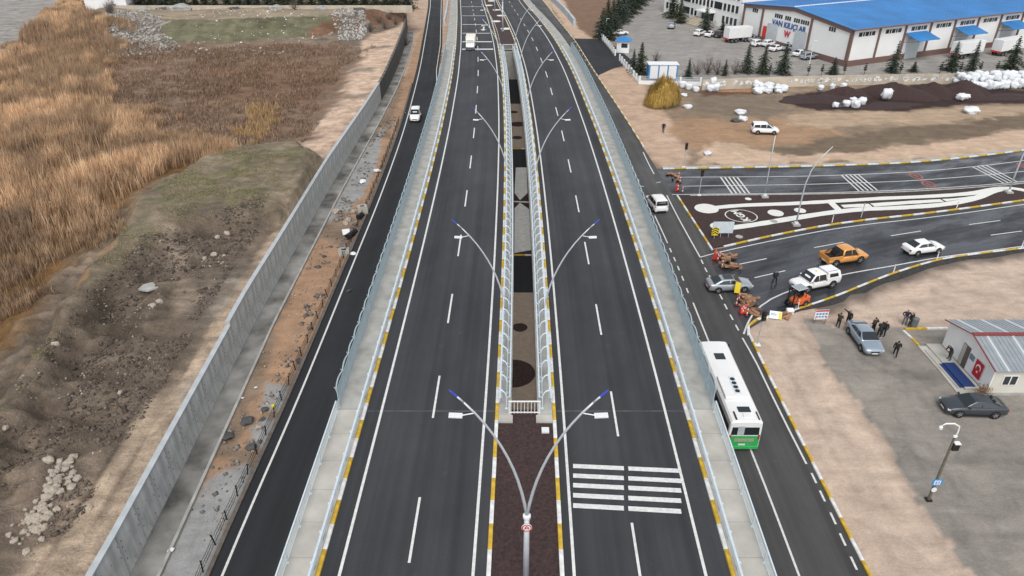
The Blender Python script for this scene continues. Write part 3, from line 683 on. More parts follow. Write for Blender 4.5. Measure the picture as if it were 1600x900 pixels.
def band(pts, wd, parent, z=.13):
    P2 = resample(WX(pts, .1), 1.2); ws = wd if isinstance(wd, (list, tuple)) else [wd, wd]
    n = len(P2); A = []; B = []
    for i in range(n):
        a = P2[max(i - 1, 0)]; b = P2[min(i + 1, n - 1)]; l = math.hypot(b[0] - a[0], b[1] - a[1]); nx, ny = -(b[1] - a[1]) / l, (b[0] - a[0]) / l
        h = np.interp(i / (n - 1), np.linspace(0, 1, len(ws)), ws) / 2 + random.uniform(-.04, .04)
        A.append((P2[i][0] + nx * h, P2[i][1] + ny * h, z)); B.append((P2[i][0] - nx * h, P2[i][1] - ny * h, z))
    return strip('gravel_band', A, B, M['gravel_white'], None, parent, skirt=.04)
def disc(px, py, r, z, m, parent, name='gravel_disc', pz=.1, ry=None, n=32):
    q = W(px, py, pz); P2 = [(q[0] + (r + random.uniform(-.03, .03)) * math.cos(2 * math.pi * k / n), q[1] + ((ry or r) + random.uniform(-.03, .03)) * math.sin(2 * math.pi * k / n)) for k in range(n)]
    return sheet(name, P2, z, m, None, parent, thick=.03)
band([(1102, 326), (1160, 321), (1240, 318), (1320, 313.5), (1380, 310), (1450, 307), (1510, 303), (1536, 299), (1560, 294.5), (1585, 294.5), (1610, 300)], 1.0, isl)
band([(1128, 358), (1180, 351), (1240, 341), (1300, 332), (1350, 327), (1400, 325), (1470, 320), (1520, 311), (1550, 299), (1572, 294.5)], 1.1, isl, .134)
band([(1297, 315.5), (1306, 324), (1313, 331)], .9, isl, .138)
band([(1316, 322.5), (1338, 321.5), (1360, 321)], [.9, 1.0], isl, .138)
band([(1363, 320.5), (1420, 316.5), (1472, 313.5)], [1.0, .9], isl, .138)
band([(1475, 313), (1500, 310.5), (1530, 306)], [.7, .2], isl, .138)
disc(1104, 326, 1.55, .142, M['gravel_white'], isl, ry=1.5); disc(1125, 354, 1.2, .146, M['gravel_white'], isl)
disc(1212, 333, 1.0, .14, M['gravel_white'], isl); disc(1250, 329, .75, .14, M['gravel_white'], isl); disc(1169, 311, .42, .14, M['gravel_white'], isl)
disc(1155, 370, .45, .14, M['concrete'], isl, 'manhole_cover'); disc(1209, 346, .45, .15, M['concrete'], isl, 'manhole_cover')
# round emblem with three letters laid in white gravel
q = W(1158, 337.5, .1); er = 2.05; n = 40; ey = 1.0
vs = []; fs = []
for k in range(n):
    a = 2 * math.pi * k / n
    for r in (er, er - .13): vs.append((q[0] + r * math.cos(a), q[1] + r * math.sin(a) * .95, .14))
    fs.append((2 * k, (2 * k + 2) % (2 * n), (2 * k + 3) % (2 * n), 2 * k + 1))
MB().add(vs, fs).build('emblem_ring', M['gravel_white'], isl, fixn=True)
def text(body, size, m, parent=None, name='lettering', loc=(0, 0, 0), rot=(0, 0, 0), ext=.01, bold=0.0):
    cu = bpy.data.curves.new(name, 'FONT'); cu.body = body; cu.size = size; cu.extrude = ext; cu.align_x = 'CENTER'; cu.align_y = 'CENTER'; cu.offset = bold; cu.resolution_u = 3
    ob = bpy.data.objects.new('tmp_text', cu); COL.objects.link(ob)
    dg = bpy.context.evaluated_depsgraph_get(); me = bpy.data.meshes.new_from_object(ob.evaluated_get(dg)); bpy.data.objects.remove(ob, do_unlink=True)
    me.materials.clear(); me.materials.append(m); o = link(name, me, parent); o.location = loc; o.rotation_euler = rot; return o
for i, chx in enumerate('KGM'):
    text(chx, 1.45, M['gravel_white'], isl, 'emblem_letter', (q[0] + (.3 - i * .3) * 1.0, q[1] + (i - 1) * 1.12 + .0, .145), (0, 0, R(105)), .01, .05)

# ================================================================ main road on its ramp and bridge
def D(px, py):
    z = 5.8
    for i in range(60):
        q = W(px, py, z); z = .5 * z + .5 * zd(q[1])
    return W(px, py, zd(q[1]))
B0, B1 = 37.9, 152.5
YM = [-12 + 2.0 * i for i in range(172)]
def lane(a, b, dz=0.0, y0=-12, y1=330):
    yy_ = [y0] + [y for y in YM if y0 < y < y1] + [y1]
    return [DP(y, a, dz) for y in yy_], [DP(y, b, dz) for y in yy_]
lc = strip('carriageway', *lane(OFF['Lkerb'], OFF['Lmk']), A_MAIN)
rc = strip('carriageway', *lane(OFF['Rmk'], OFF['Rkerb']), A_MAIN)
for par, nm in ((lc, 'Lel'), (lc, 'Lin'), (rc, 'Rin'), (rc, 'Rout')):
    a, b = lane(OFF[nm] - .085, OFF[nm] + .085, .007); strip('edge_line', a, b, M['white_paint'], None, par)
for par, nm, s0, per in ((lc, 'Ldash', 25.6, 11.6), (rc, 'Rdash', 23.7, 11.7)):
    for i in range(-3, 25):
        y0 = s0 + per * i
        if y0 > 320: break
        a, b = lane(OFF[nm] - .075, OFF[nm] + .075, .007, y0, y0 + 4.6); strip('lane_dash', a, b, M['white_paint'], None, par)
for yl, yr_ in zip((728, 743, 758, 773.7, 789.7), (736, 751.7, 766.7, 782.7, 799.3)):
    a = D(892, yl); b = D(1067, yr_)
    for f0, f1 in ((.02, .475), (.515, .985)):
        p = [(a[0] + (b[0] - a[0]) * f, a[1] + (b[1] - a[1]) * f) for f in (f0, f1)]
        seg_line('rumble_bar', [(x, y, zd(y)) for x, y in p], .36, .010, M['white_paint'], rc)
for yb, wd in ((10.5, .5), (24.7, .5), (38.3, .6), (52, .6), (65.3, 1.0), (77, 1.2)):
    y = D(745, yb)[1]
    seg_line('rumble_bar', [DP(y, OFF['Lel'] + .3), DP(y, OFF['Lin'] - .3)], wd, .010, M['white_paint'], lc)
for (x, y) in ((734, 58), (755.5, 45)):
    q = D(x, y)
    poly = [(-.14, -2.6), (.14, -2.6), (.14, .9), (.55, .9), (0, 2.6), (-.55, .9), (-.14, .9)]
    sh = [(q[0] + p[0] * 1.4, q[1] - p[1] * 1.3) for p in poly]
    MB().add([(p[0], p[1], zd(p[1]) + .012) for p in sh], [tuple(range(7))]).build('lane_arrow', M['white_paint'], lc, fixn=True)
# dark construction joint across the road at each end of the bridge
M['joint'] = mat('joint_filler', (.07, .07, .07, 1), .7, var=.4, scale=2)
for y in (B0, B1):
    for par, a, b in ((lc, 'Lkerb', 'Lmk'), (rc, 'Rmk', 'Rkerb')):
        strip('expansion_joint', [DP(y - .06, OFF[a], .004), DP(y + .06, OFF[a], .004)], [DP(y - .06, OFF[b], .004), DP(y + .06, OFF[b], .004)], M['joint'], None, par)

# concrete body of the bridge: one thing, two decks, fascias and piers
br = empty('bridge', (xc(95) + 2.7, 95, 0), 0, 'long concrete road bridge carrying two carriageways over the side roads', 'bridge')
def solid(name, offs, y0, y1, top, bot, m, parent, n=40):
    """closed body between lateral offsets; bot: height below road or None for down to the ground"""
    yy_ = np.linspace(y0, y1, n); rings = []
    for y in yy_:
        zt = zd(y) + top; zb_ = (zd(y) - bot) if bot is not None else -.2
        rings.append([(xc(y) + offs[0] - parent.location.x, y - parent.location.y, zb_), (xc(y) + offs[1] - parent.location.x, y - parent.location.y, zb_), (xc(y) + offs[1] - parent.location.x, y - parent.location.y, zt), (xc(y) + offs[0] - parent.location.x, y - parent.location.y, zt)])
    return MB().loft(rings).build(name, m, parent, fixn=True)
solid('deck_slab', (OFF['Lrail'] - .35, OFF['Lge']), B0 + .02, B1, -.05, 1.25, M['concrete'], br)
solid('deck_slab', (OFF['Rge'], OFF['Rrail'] + .35), B0 + .02, B1, -.05, 1.25, M['concrete'], br)
for y in (38.6, 66.5, 95.2, 124, 151.8):
    for a, b in ((-9.0, 1.2), (4.4, 14.8)):
        for f in ((.12, .5, .88) if 40 < y < 150 else (.5,)):
            x = xc(y) + a + (b - a) * f - br.location.x
            if 40 < y < 150: MB().lathe([(.6, -.2), (.6, zd(y) - 2.2)], 16, (x, y - 95, 0)).build('pier', M['concrete'], br, smooth=False)
        if 40 < y < 150: MB().box((xc(y) + (a + b) / 2 - br.location.x, y - 95, zd(y) - 1.75), (b - a + .6, 1.5, .98)).build('pier_cap', M['concrete'], br, bevel=.05)
rampA = empty('ramp', (xc(10) + 2.7, 10, 0), 0, 'solid approach ramp with concrete side walls leading up to the bridge, median planted', 'ramp')
solid('ramp_body', (OFF['Lrail'] - .35, OFF['Rrail'] + .35), -12, B0, -.05, None, M['concrete'], rampA)
rampB = empty('ramp', (xc(240) + 2.7, 240, 0), 0, 'far approach ramp with concrete side walls descending beyond the bridge', 'ramp')
solid('ramp_body', (OFF['Lrail'] - .35, OFF['Rrail'] + .35), B1 + .02, 300, -.05, None, M['concrete'], rampB)

# footways: cast slabs on the near ramp, continuous on the bridge
for nm, a, b in (('L', OFF['Lrail'] - .33, OFF['Lkerb'] - .13), ('R', OFF['Rkerb'] + .13, OFF['Rrail'] + .33)):
    fw = bpy.data.objects.new('sidewalk', None); COL.objects.link(fw); fw['kind'] = 'structure'; fw.location = DP(20, (a + b) / 2)
    y = B0
    while y > -12:
        y0 = y - 2.42; A, B = lane(a, b, .15 + random.uniform(-.004, .004), y0 + .025, y)
        A = [tuple(Vector(p) - fw.location) for p in A]; B = [tuple(Vector(p) - fw.location) for p in B]
        strip('paving_slab', A, B, M['sidewalk'], None, fw, skirt=.2); y = y0
    y = B0 + .05
    while y < 318:
        y1 = y + 5.7; A, B = lane(a, b, .15, y, y1 - .02)
        A = [tuple(Vector(p) - fw.location) for p in A]; B = [tuple(Vector(p) - fw.location) for p in B]
        strip('paving_slab', A, B, MATS['concrete'], None, fw, skirt=.2); y = y1
for a, b in ((OFF['Lmk'] + .13, OFF['Lge']), (OFF['Rge'], OFF['Rmk'] - .13)):
    A, B = lane(a, b, .15, B0 - .6, B1); strip('maintenance_walk', A, B, M['concrete'], skirt=.2)
# stepped concrete end blocks of the median opening
for s, a, b in ((1, OFF['Lmk'] + .13, OFF['Lge'] + .1), (-1, OFF['Rge'] - .1, OFF['Rmk'] - .13)):
    A, B = lane(a, b, .19, B0 - 1.3, B0 - .62); strip('maintenance_walk', A, B, M['sidewalk'], skirt=.25)
md1 = strip('median', *lane(OFF['Lmk'] + .12, OFF['Rmk'] - .12, .07, -12, B0), M['gravel_red'])
md2 = strip('median', *lane(OFF['Lmk'] + .12, OFF['Rmk'] - .12, .07, B1, 330), M['gravel_red'])
for (x, y) in ((775, 34), (790, 45.6), (783, 25), (776, 16), (763.7, 9), (768, 2)):
    q = D(x, y); n = 28
    z_ = [zd(q[1] + 1.15 * math.sin(2 * math.pi * k / n)) for k in range(n)]
    MB().add([(q[0] + 1.25 * math.cos(2 * math.pi * k / n), q[1] + 1.9 * math.sin(2 * math.pi * k / n), zd(q[1] + 1.9 * math.sin(2 * math.pi * k / n)) + .12) for k in range(n)], [tuple(range(n))]).build('gravel_disc', M['gravel_white'], md2)
q = D(852, 675); tag(MB().box((0, 0, .1), (.5, .42, .22)).build('junction_box', M['lamp_head'], None, (q[0], q[1], q[2] + .05), bevel=.03), 'small white cable pit cover lying in the dark gravel median', 'cable box')

# kerbs of the main road
def main_kerb(off, y0, y1, top=.17, start=0):
    pts = []; y = y0
    while y < y1: pts.append(DP(y, off)); y += 1.745
    return kerb_run('kerb', pts, top, start=start)
for off in (OFF['Lkerb'], OFF['Rkerb']):
    main_kerb(off, -12, 142); main_kerb(off, 142.79 + .0, 300)
for off in (OFF['Lmk'], OFF['Rmk']):
    main_kerb(off, -12, 142, start=1); main_kerb(off, 142.79, 300, start=1)

# ---------------------------------------------------------------- W-beam guardrails
def wbeam_mesh(L_):
    pr = [(0, .40), (.06, .45), (.06, .52), (.0, .575), (.0, .625), (.06, .68), (.06, .75), (-.04, .80)]
    mb = MB(); n = len(pr)
    vs = [(x, -L_ / 2, z) for x, z in pr] + [(x, L_ / 2, z) for x, z in pr] + [(x - .012, -L_ / 2, z) for x, z in pr] + [(x - .012, L_ / 2, z) for x, z in pr]
    fs = [(i, i + 1, n + i + 1, n + i) for i in range(n - 1)] + [(2 * n + i, 3 * n + i, 3 * n + i + 1, 2 * n + i + 1) for i in range(n - 1)] + [(n - 1, 3 * n - 1, 4 * n - 1, 2 * n - 1), (0, n, 3 * n, 2 * n)]
    mb.add(vs, fs); me = mb.mesh('beam', M['galv']); return me
BEAM = wbeam_mesh(3.98)
GPOST = MB().box((-.10, 0, .35), (.09, .12, .82)).box((-.04, 0, .6), (.06, .14, .2)).mesh('post', M['galv'])
def place(me, name, parent, a, b, off_z=0.0, flip=False):
    o = bpy.data.objects.new(name, me); COL.objects.link(o); o.parent = parent
    a, b = Vector(a), Vector(b); d = b - a; mid = (a + b) / 2 - parent.location
    o.location = (mid.x, mid.y, mid.z + off_z); rz = math.atan2(-d.x, d.y); pitch = math.atan2(d.z, math.hypot(d.x, d.y))
    o.rotation_euler = (pitch, 0, rz) if not flip else (-pitch, 0, rz + math.pi)
    return o
def guardrail(off, y0, y1, flip, label):
    root = empty('guardrail', DP(y0, off), 0, label, 'guardrail')
    y = y0
    while y < y1:
        place(BEAM, 'beam', root, DP(y, off, .1), DP(y + 4, off, .1), 0, flip)
        for q in (y + 1, y + 3): place(GPOST, 'post', root, DP(q - .5, off, .1), DP(q + .5, off, .1), 0, flip)
        y += 4
guardrail(OFF['Lkerb'] - .20, -10, 152, False, 'galvanised steel guardrail between the left sidewalk kerb and the carriageway')
guardrail(OFF['Rkerb'] + .20, -10, 152, True, 'galvanised steel guardrail along the right sidewalk beside the bus lane ramp')
guardrail(OFF['Lmk'] + .20, B0 + .3, 150, True, 'galvanised guardrail on the bridge edge left of the median gap')
guardrail(OFF['Rmk'] - .20, B0 + .3, 150, False, 'galvanised guardrail on the bridge edge right of the median gap')

# ---------------------------------------------------------------- railings
RP = MB(); RP.box((0, 0, .02), (.16, .16, .04)); RP.box((0, 0, .5), (.06, .06, 1.0)); NPOST = RP.mesh('post', M['galv'])
nb = MB(); L_ = 2.36
for z in (.15, .92): nb.box((0, 0, z), (.035, L_, .035))
nb.box((0, 0, 1.03), (.075, L_ + .05, .06))
for i in range(19): nb.box((0, -L_ / 2 + .06 + i * (L_ - .12) / 18, .535), (.018, .02, .75))
NBAY = nb.mesh('bay_panel', M['galv'])
def near_rail(off, label):
    root = empty('pedestrian_railing', DP(-10, off), 0, label, 'railing')
    y = B0 - .3
    while y > -11:
        place(NPOST, 'post', root, DP(y - .4, off, .15), DP(y + .4, off, .15)); place(NBAY, 'bay_panel', root, DP(y - 2.42, off, .15), DP(y, off, .15)); y -= 2.42
near_rail(OFF['Lrail'], 'low galvanised railing with thin balusters on the sidewalk beside the fresh black road')
near_rail(OFF['Rrail'], 'low galvanised railing with thin balusters on the sidewalk beside the green bus')
def bridge_bay(outer):
    mb = MB(); L_ = 2.0
    for z in (.14, .42, .70, .98, 1.26, 1.52): mb.box((0, 0, z), (.03, L_, .10))
    arc = [(-.05 - .06 * math.sin(math.pi * t), -L_ / 2 + L_ * t, 1.62 + .13 * math.sin(math.pi * t)) for t in np.linspace(0, 1, 9)]
    mb.tube(arc, .055, 6)
    mb.tube([(0, -L_ / 2 + L_ * t, .25 + 1.15 * t) for t in np.linspace(0, 1, 5)], .018, 4)
    mb.tube([(0, -L_ / 2 + L_ * t, 1.38 - .9 * math.sin(math.pi * t)) for t in np.linspace(0, 1, 9)], .018, 4)
    for i in range(17): mb.box((.0, -L_ / 2 + .06 + i * .1175, .85), (.02, .03, 1.42))
    return mb.mesh('bay_panel', M['galv_teal'])
OBAY = bridge_bay(True)
op = MB(); op.box((0, 0, .02), (.2, .2, .05)); op.tube([(0, 0, 0), (0, 0, 1.25), (-.06, 0, 1.6), (-.16, 0, 1.78)], [.045, .04, .035, .03], 6); OPOST = op.mesh('post', M['galv_teal'])
def bridge_rail(off, flip, label):
    root = empty('bridge_railing', DP(B0, off), 0, label, 'railing'); y = B0 + .25
    while y < B1 - 1.5:
        place(OPOST, 'post', root, DP(y - .4, off, .15), DP(y + .4, off, .15), 0, flip); place(OBAY, 'bay_panel', root, DP(y, off, .15), DP(y + 2.0, off, .15), 0, flip); y += 2.0
bridge_rail(OFF['Lrail'], False, 'tall blue-grey bridge railing with scalloped top beside the fresh black frontage road')
bridge_rail(OFF['Rrail'], True, 'tall blue-grey bridge railing with scalloped top on the sidewalk above the parked bus')
ib = MB(); L_ = 1.7
ib.tube([(0.22, -L_ / 2, 1.05), (0.22, L_ / 2, 1.05)], .055, 8)                # stout pipe on the gap side
for z in (.2, .55, .9): ib.tube([(0, -L_ / 2, z), (0, L_ / 2, z)], .024, 5)
ib.tube([(-.46, -L_ / 2, 1.62), (-.46, L_ / 2, 1.62)], .04, 6)
for i in range(14): ib.box((0, -L_ / 2 + .06 + i * .1215, .62), (.02, .03, 1.0))
IBAY = ib.mesh('bay_panel', M['galv'])
ip = MB(); ip.box((0, 0, .02), (.2, .2, .05)); ip.tube([(0, 0, 0), (0, 0, .95)] + [(-.46 + .46 * math.cos(t), 0, .95 + .67 * math.sin(t)) for t in np.linspace(.15, math.pi / 2, 8)], .048, 6); ip.tube([(0, 0, .98), (.22, 0, 1.05)], .025, 5); IPOST = ip.mesh('post', M['galv'])
def inner_rail(off, flip, label):
    root = empty('bridge_railing', DP(B0, off), 0, label, 'railing'); y = B0 + .1
    while y < B1 - 1:
        place(IPOST, 'post', root, DP(y - .4, off, .15), DP(y + .4, off, .15), 0, flip); place(IBAY, 'bay_panel', root, DP(y, off, .15), DP(y + 1.7, off, .15), 0, flip); y += 1.7
inner_rail(OFF['Lge'] - .34, False, 'galvanised railing with curved hoop posts along the left edge of the median gap')
inner_rail(OFF['Rge'] + .34, True, 'galvanised railing with curved hoop posts along the right edge of the median gap')
# cross railing closing the gap at the near and far end
for y, lb in ((B0 - .45, 'short white baluster railing closing the near end of the median gap'), (B1 + .3, 'short railing closing the far end of the median gap')):
    a, b = xc(y) + OFF['Lge'] - .1, xc(y) + OFF['Rge'] + .1; z0 = zd(y) + .16
    root = empty('end_railing', ((a + b) / 2, y, z0), 0, lb, 'railing'); w2 = (b - a) / 2
    MB().box((0, 0, 1.08), (2 * w2 + .2, .09, .07)).build('top_rail', M['white'], root, bevel=.01); MB().box((0, 0, .12), (2 * w2, .06, .06)).build('bottom_rail', M['white'], root)
    for i in range(9): MB().box((-w2 + .06 + i * (2 * w2 - .12) / 8, 0, .55), (.035, .03, 1.06)).build('baluster', M['white'], root)
    for s in (-1, 1): MB().box((s * (w2 + .05), 0, .54), (.07, .07, 1.08)).build('post', M['white'], root)
# far parapets
pb = empty('parapet', DP(B1, OFF['Rrail']), 0, 'pale concrete parapet wall on the far ramp where the right bridge railing ends', 'wall')
solid('wall', (OFF['Rrail'] - .12, OFF['Rrail'] + .3), B1 - 4, 300, 1.0, .3, M['conc_wall'], pb)
pb2 = empty('parapet', DP(B1, OFF['Lrail']), 0, 'low pale parapet on the far ramp where the left bridge railing ends', 'wall')
solid('wall', (OFF['Lrail'] - .2, OFF['Lrail'] + .1), B1 - 2, 300, .7, .3, M['conc_wall'], pb2)

# ================================================================ ground under the bridge, seen through the gap
up = sheet('underpass_road', [(-12.4, 36), (14.5, 36), (14.2, 156), (-14.5, 156)], .004, A_NEW)
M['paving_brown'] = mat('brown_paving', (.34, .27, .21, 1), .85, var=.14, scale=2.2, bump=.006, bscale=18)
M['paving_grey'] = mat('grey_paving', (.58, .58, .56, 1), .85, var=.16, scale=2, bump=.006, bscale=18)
def yrow(py): return W(812, py)[1]
def ui(name, ya, yb, m, label=None):
    y0, y1 = yrow(ya), yrow(yb); P_ = [(-9, y0), (11, y0), (11, y1), (-9, y1)]
    return sheet(name, P_, .11, m, thick=.15)
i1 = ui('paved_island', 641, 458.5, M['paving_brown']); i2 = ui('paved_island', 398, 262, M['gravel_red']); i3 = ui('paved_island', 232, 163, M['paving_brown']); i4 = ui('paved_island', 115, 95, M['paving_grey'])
for par, isl_y in ((i2, 398.5), (i3, 232.5)):
    pts = [(-9 + 1.75 * k, yrow(isl_y) - .1) for k in range(12)]; kerb_run('kerb', pts, .13)
a = [(xc(yrow(398)) + 2.1, yrow(397)), (xc(yrow(398)) + 3.35, yrow(397)), (xc(80) + 3.45, yrow(320)), (xc(90) + 3.3, yrow(263)), (xc(90) + 2.1, yrow(263)), (xc(80) + 2.0, yrow(320))]
disc_kw = dict(pz=.12)
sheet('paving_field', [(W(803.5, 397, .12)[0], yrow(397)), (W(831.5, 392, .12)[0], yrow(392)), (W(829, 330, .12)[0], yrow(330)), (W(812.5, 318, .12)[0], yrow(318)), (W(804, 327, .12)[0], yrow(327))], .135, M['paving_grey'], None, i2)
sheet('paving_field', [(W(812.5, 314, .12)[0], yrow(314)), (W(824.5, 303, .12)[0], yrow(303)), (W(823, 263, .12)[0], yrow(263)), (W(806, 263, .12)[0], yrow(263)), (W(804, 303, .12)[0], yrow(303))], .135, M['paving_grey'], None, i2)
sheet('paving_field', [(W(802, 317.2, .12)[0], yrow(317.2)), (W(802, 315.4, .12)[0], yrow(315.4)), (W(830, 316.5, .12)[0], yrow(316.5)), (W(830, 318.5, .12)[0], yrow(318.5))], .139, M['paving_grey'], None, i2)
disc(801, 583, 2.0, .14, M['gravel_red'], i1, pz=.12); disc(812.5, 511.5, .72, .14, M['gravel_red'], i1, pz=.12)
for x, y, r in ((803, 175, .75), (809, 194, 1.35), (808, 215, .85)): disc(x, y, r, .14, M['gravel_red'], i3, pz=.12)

# ================================================================ street lamps
def arm_pts(s, z0, z1, reach, n=12):
    out = []
    for t in np.linspace(0, 1, n):
        out.append((s * reach * (.35 * t + .65 * t ** 2.2), 0, z0 + (z1 - z0) * (1.18 * t - .18 * t * t)))
    return out
def lamp_arm(root, s, z0, z1, reach, r0=.085):
    p = arm_pts(s, z0, z1, reach); k = len(p)
    MB().tube(p[:-1], [r0 + (.045 - r0) * i / (k - 1) for i in range(k - 1)], 8).build('arm', M['pole'], root, smooth=True)
    e0 = tuple(np.array(p[-2]) * .45 + np.array(p[-1]) * .55); MB().tube([p[-2], e0], [.047, .045], 8).build('arm_end', M['pole'], root, smooth=True)
    MB().tube([e0, p[-1], tuple(np.array(p[-1]) + (np.array(p[-1]) - np.array(p[-2])) * .18)], [.048, .04, .02], 8).build('blue_tip', M['blue_tip'], root)
    a = Vector(p[-3]); hx = a.x + s * .62
    hd = MB(); hd.box((hx + s * .25, 0, a.z - .14), (.62, .29, .09), ry=-s * .05); hd.tube([a, (hx - s * .02, 0, a.z - .13)], .03, 6)
    hd.build('lamp_head', M['lamp_head'], root, bevel=.02)
def double_lamp(Y, label, z0=5.2, z1=13.0, reach=3.4):
    root = empty('street_lamp', DP(Y, 2.85), 0, label, 'street lamp', 'street lamps along the main road')
    MB().tube([(0, 0, 0), (0, 0, z0)], [.17, .13], 12).build('pole', M['pole'], root, smooth=True)
    MB().lathe([(.15, z0 - .12), (.2, z0 - .1), (.2, z0 + .05), (.13, z0 + .1)], 12).build('collar', M['lamp_head'], root)
    MB().box((0, 0, .1), (.5, .5, .2)).build('base_plate', M['pole'], root, bevel=.03)
    for s in (-1, 1): lamp_arm(root, s, z0, z1, reach)
    return root
r0 = double_lamp(24.3, 'double-armed grey street lamp in the gravel median carrying a small red roundel')
# small round sign on the pole
M['sign_white'] = mat('sign_white', (.72, .72, .72, 1), .4, var=.02); M['sign_red'] = mat('sign_red', (.5, .03, .03, 1), .4, var=.05); M['sign_blue'] = mat('sign_blue', (.03, .25, .55, 1), .4, var=.05)
sg = empty('round_sign', (r0.location.x, 24.08, r0.location.z + 4.6), 0, 'small round white and red emblem sign fixed between the lamp arms', 'sign')
MB().lathe([(.26, -.02), (.26, .02)], 24, axis='Y').build('disc', M['sign_white'], sg, fixn=True)
vs = []; fs = []; n = 24
for k in range(n):
    a = 2 * math.pi * k / n
    for r in (.25, .19): vs.append((r * math.cos(a), -.026, r * math.sin(a)))
    fs.append((2 * k, 2 * k + 1, (2 * k + 3) % (2 * n), (2 * k + 2) % (2 * n)))
MB().add(vs, fs).build('ring', M['sign_red'], sg, fixn=True)
em = MB(); em.box((-.075, -.03, .02), (.045, .012, .2), ry=.25); em.box((.075, -.03, .02), (.045, .012, .2), ry=-.25); em.box((0, -.03, -.04), (.2, .012, .035)); em.box((0, -.03, .09), (.05, .012, .1)); em.build('emblem', M['sign_red'], sg)
double_lamp(178, 'double-armed street lamp in the far median among the white gravel discs', 6.5, 13, 3.6)
double_lamp(222, 'farthest double-armed street lamp standing in the far median', 6.5, 13, 3.6)
names = {50: 'above the round black gravel bed', 80: 'beside the black and grey paving pattern', 110: 'above the far road under the bridge', 138: 'near the far end of the gap', 158: 'just beyond the gap end railing'}
for Y in (50, 80, 110, 138, 158):
    for s, off in ((-1, OFF['Lmk'] + .42), (1, OFF['Rmk'] - .42)):
        root = empty('street_lamp', DP(Y, off, .15), 0, 'single curved street lamp over %s carriageway, %s' % ('left' if s < 0 else 'right', names[Y]), 'street lamp', 'street lamps along the main road')
        MB().box((0, 0, .15), (.3, .3, .3)).build('base_plate', M['pole'], root, bevel=.03)
        lamp_arm(root, s, .2, 8.6, 4.1)

# ================================================================ vehicles (local +X is forward)
def paint_mat(name, col, metal=0.0): return mat('car_paint_' + name, col, .32, metal, var=.03, scale=1.5, coat=.6)
PAINT = dict(white=paint_mat('white', (.77, .77, .76, 1)), silver=paint_mat('silver', (.36, .39, .42, 1), .45), bluegrey=paint_mat('bluegrey', (.30, .36, .42, 1), .4),
             dark=paint_mat('dark_grey', (.045, .052, .062, 1), .3), orange=paint_mat('orange', (.68, .30, .07, 1), .1), black=paint_mat('black', (.012, .012, .014, 1)), green=paint_mat('green', (.03, .36, .09, 1)))
WHEELS = {}
def wheel_meshes(r, wd):
    k = (r, wd)
    if k not in WHEELS:
        t = MB().lathe([(r * .62, -wd / 2), (r * .94, -wd / 2), (r, -wd * .3), (r, wd * .3), (r * .94, wd / 2), (r * .62, wd / 2)], 22, axis='Y').mesh('wheel', M['rubber']); t.shade_smooth()
        rm = MB(); rm.lathe([(r * .63, -wd * .42), (r * .60, -wd * .5), (r * .2, -wd * .44), (r * .12, -wd * .5)], 20, axis='Y'); rm.lathe([(r * .12, wd * .5), (r * .2, wd * .44), (r * .60, wd * .5), (r * .63, wd * .42)], 20, axis='Y')
        for q in range(5):
            a = 2 * math.pi * q / 5
            for s in (-1, 1): rm.box((r * .38 * math.cos(a), s * wd * .49, r * .38 * math.sin(a)), (r * .5, .02, r * .11), ry=-a)
        WHEELS[k] = (t, rm.mesh('rim', M['rim']))
    return WHEELS[k]
def add_wheels(root, xs, track, r, wd=.22):
    t, rm = wheel_meshes(r, wd)
    for x in xs:
        for s in (-1, 1):
            o = link('wheel', t, root, (x, s * track, r)); link('rim', rm, o)
            MB().lathe([(r * 1.16, 0), (r * 1.16, s * .03)], 22, (x, s * (track + .085), r + .03), axis='Y').build('wheel_arch', M['black'], root, fixn=True)
def ring(w, zb, zs, zt, x):
    q = [(-.84, zb), (-.97, zb + .10), (-1.0, zb + .30), (-.985, zs), (-.90, zt - .02), (-.5, zt + .012), (0, zt + .02), (.5, zt + .012), (.90, zt - .02), (.985, zs), (1.0, zb + .30), (.97, zb + .10), (.84, zb)]
    return [(x, a * w, z) for a, z in q]
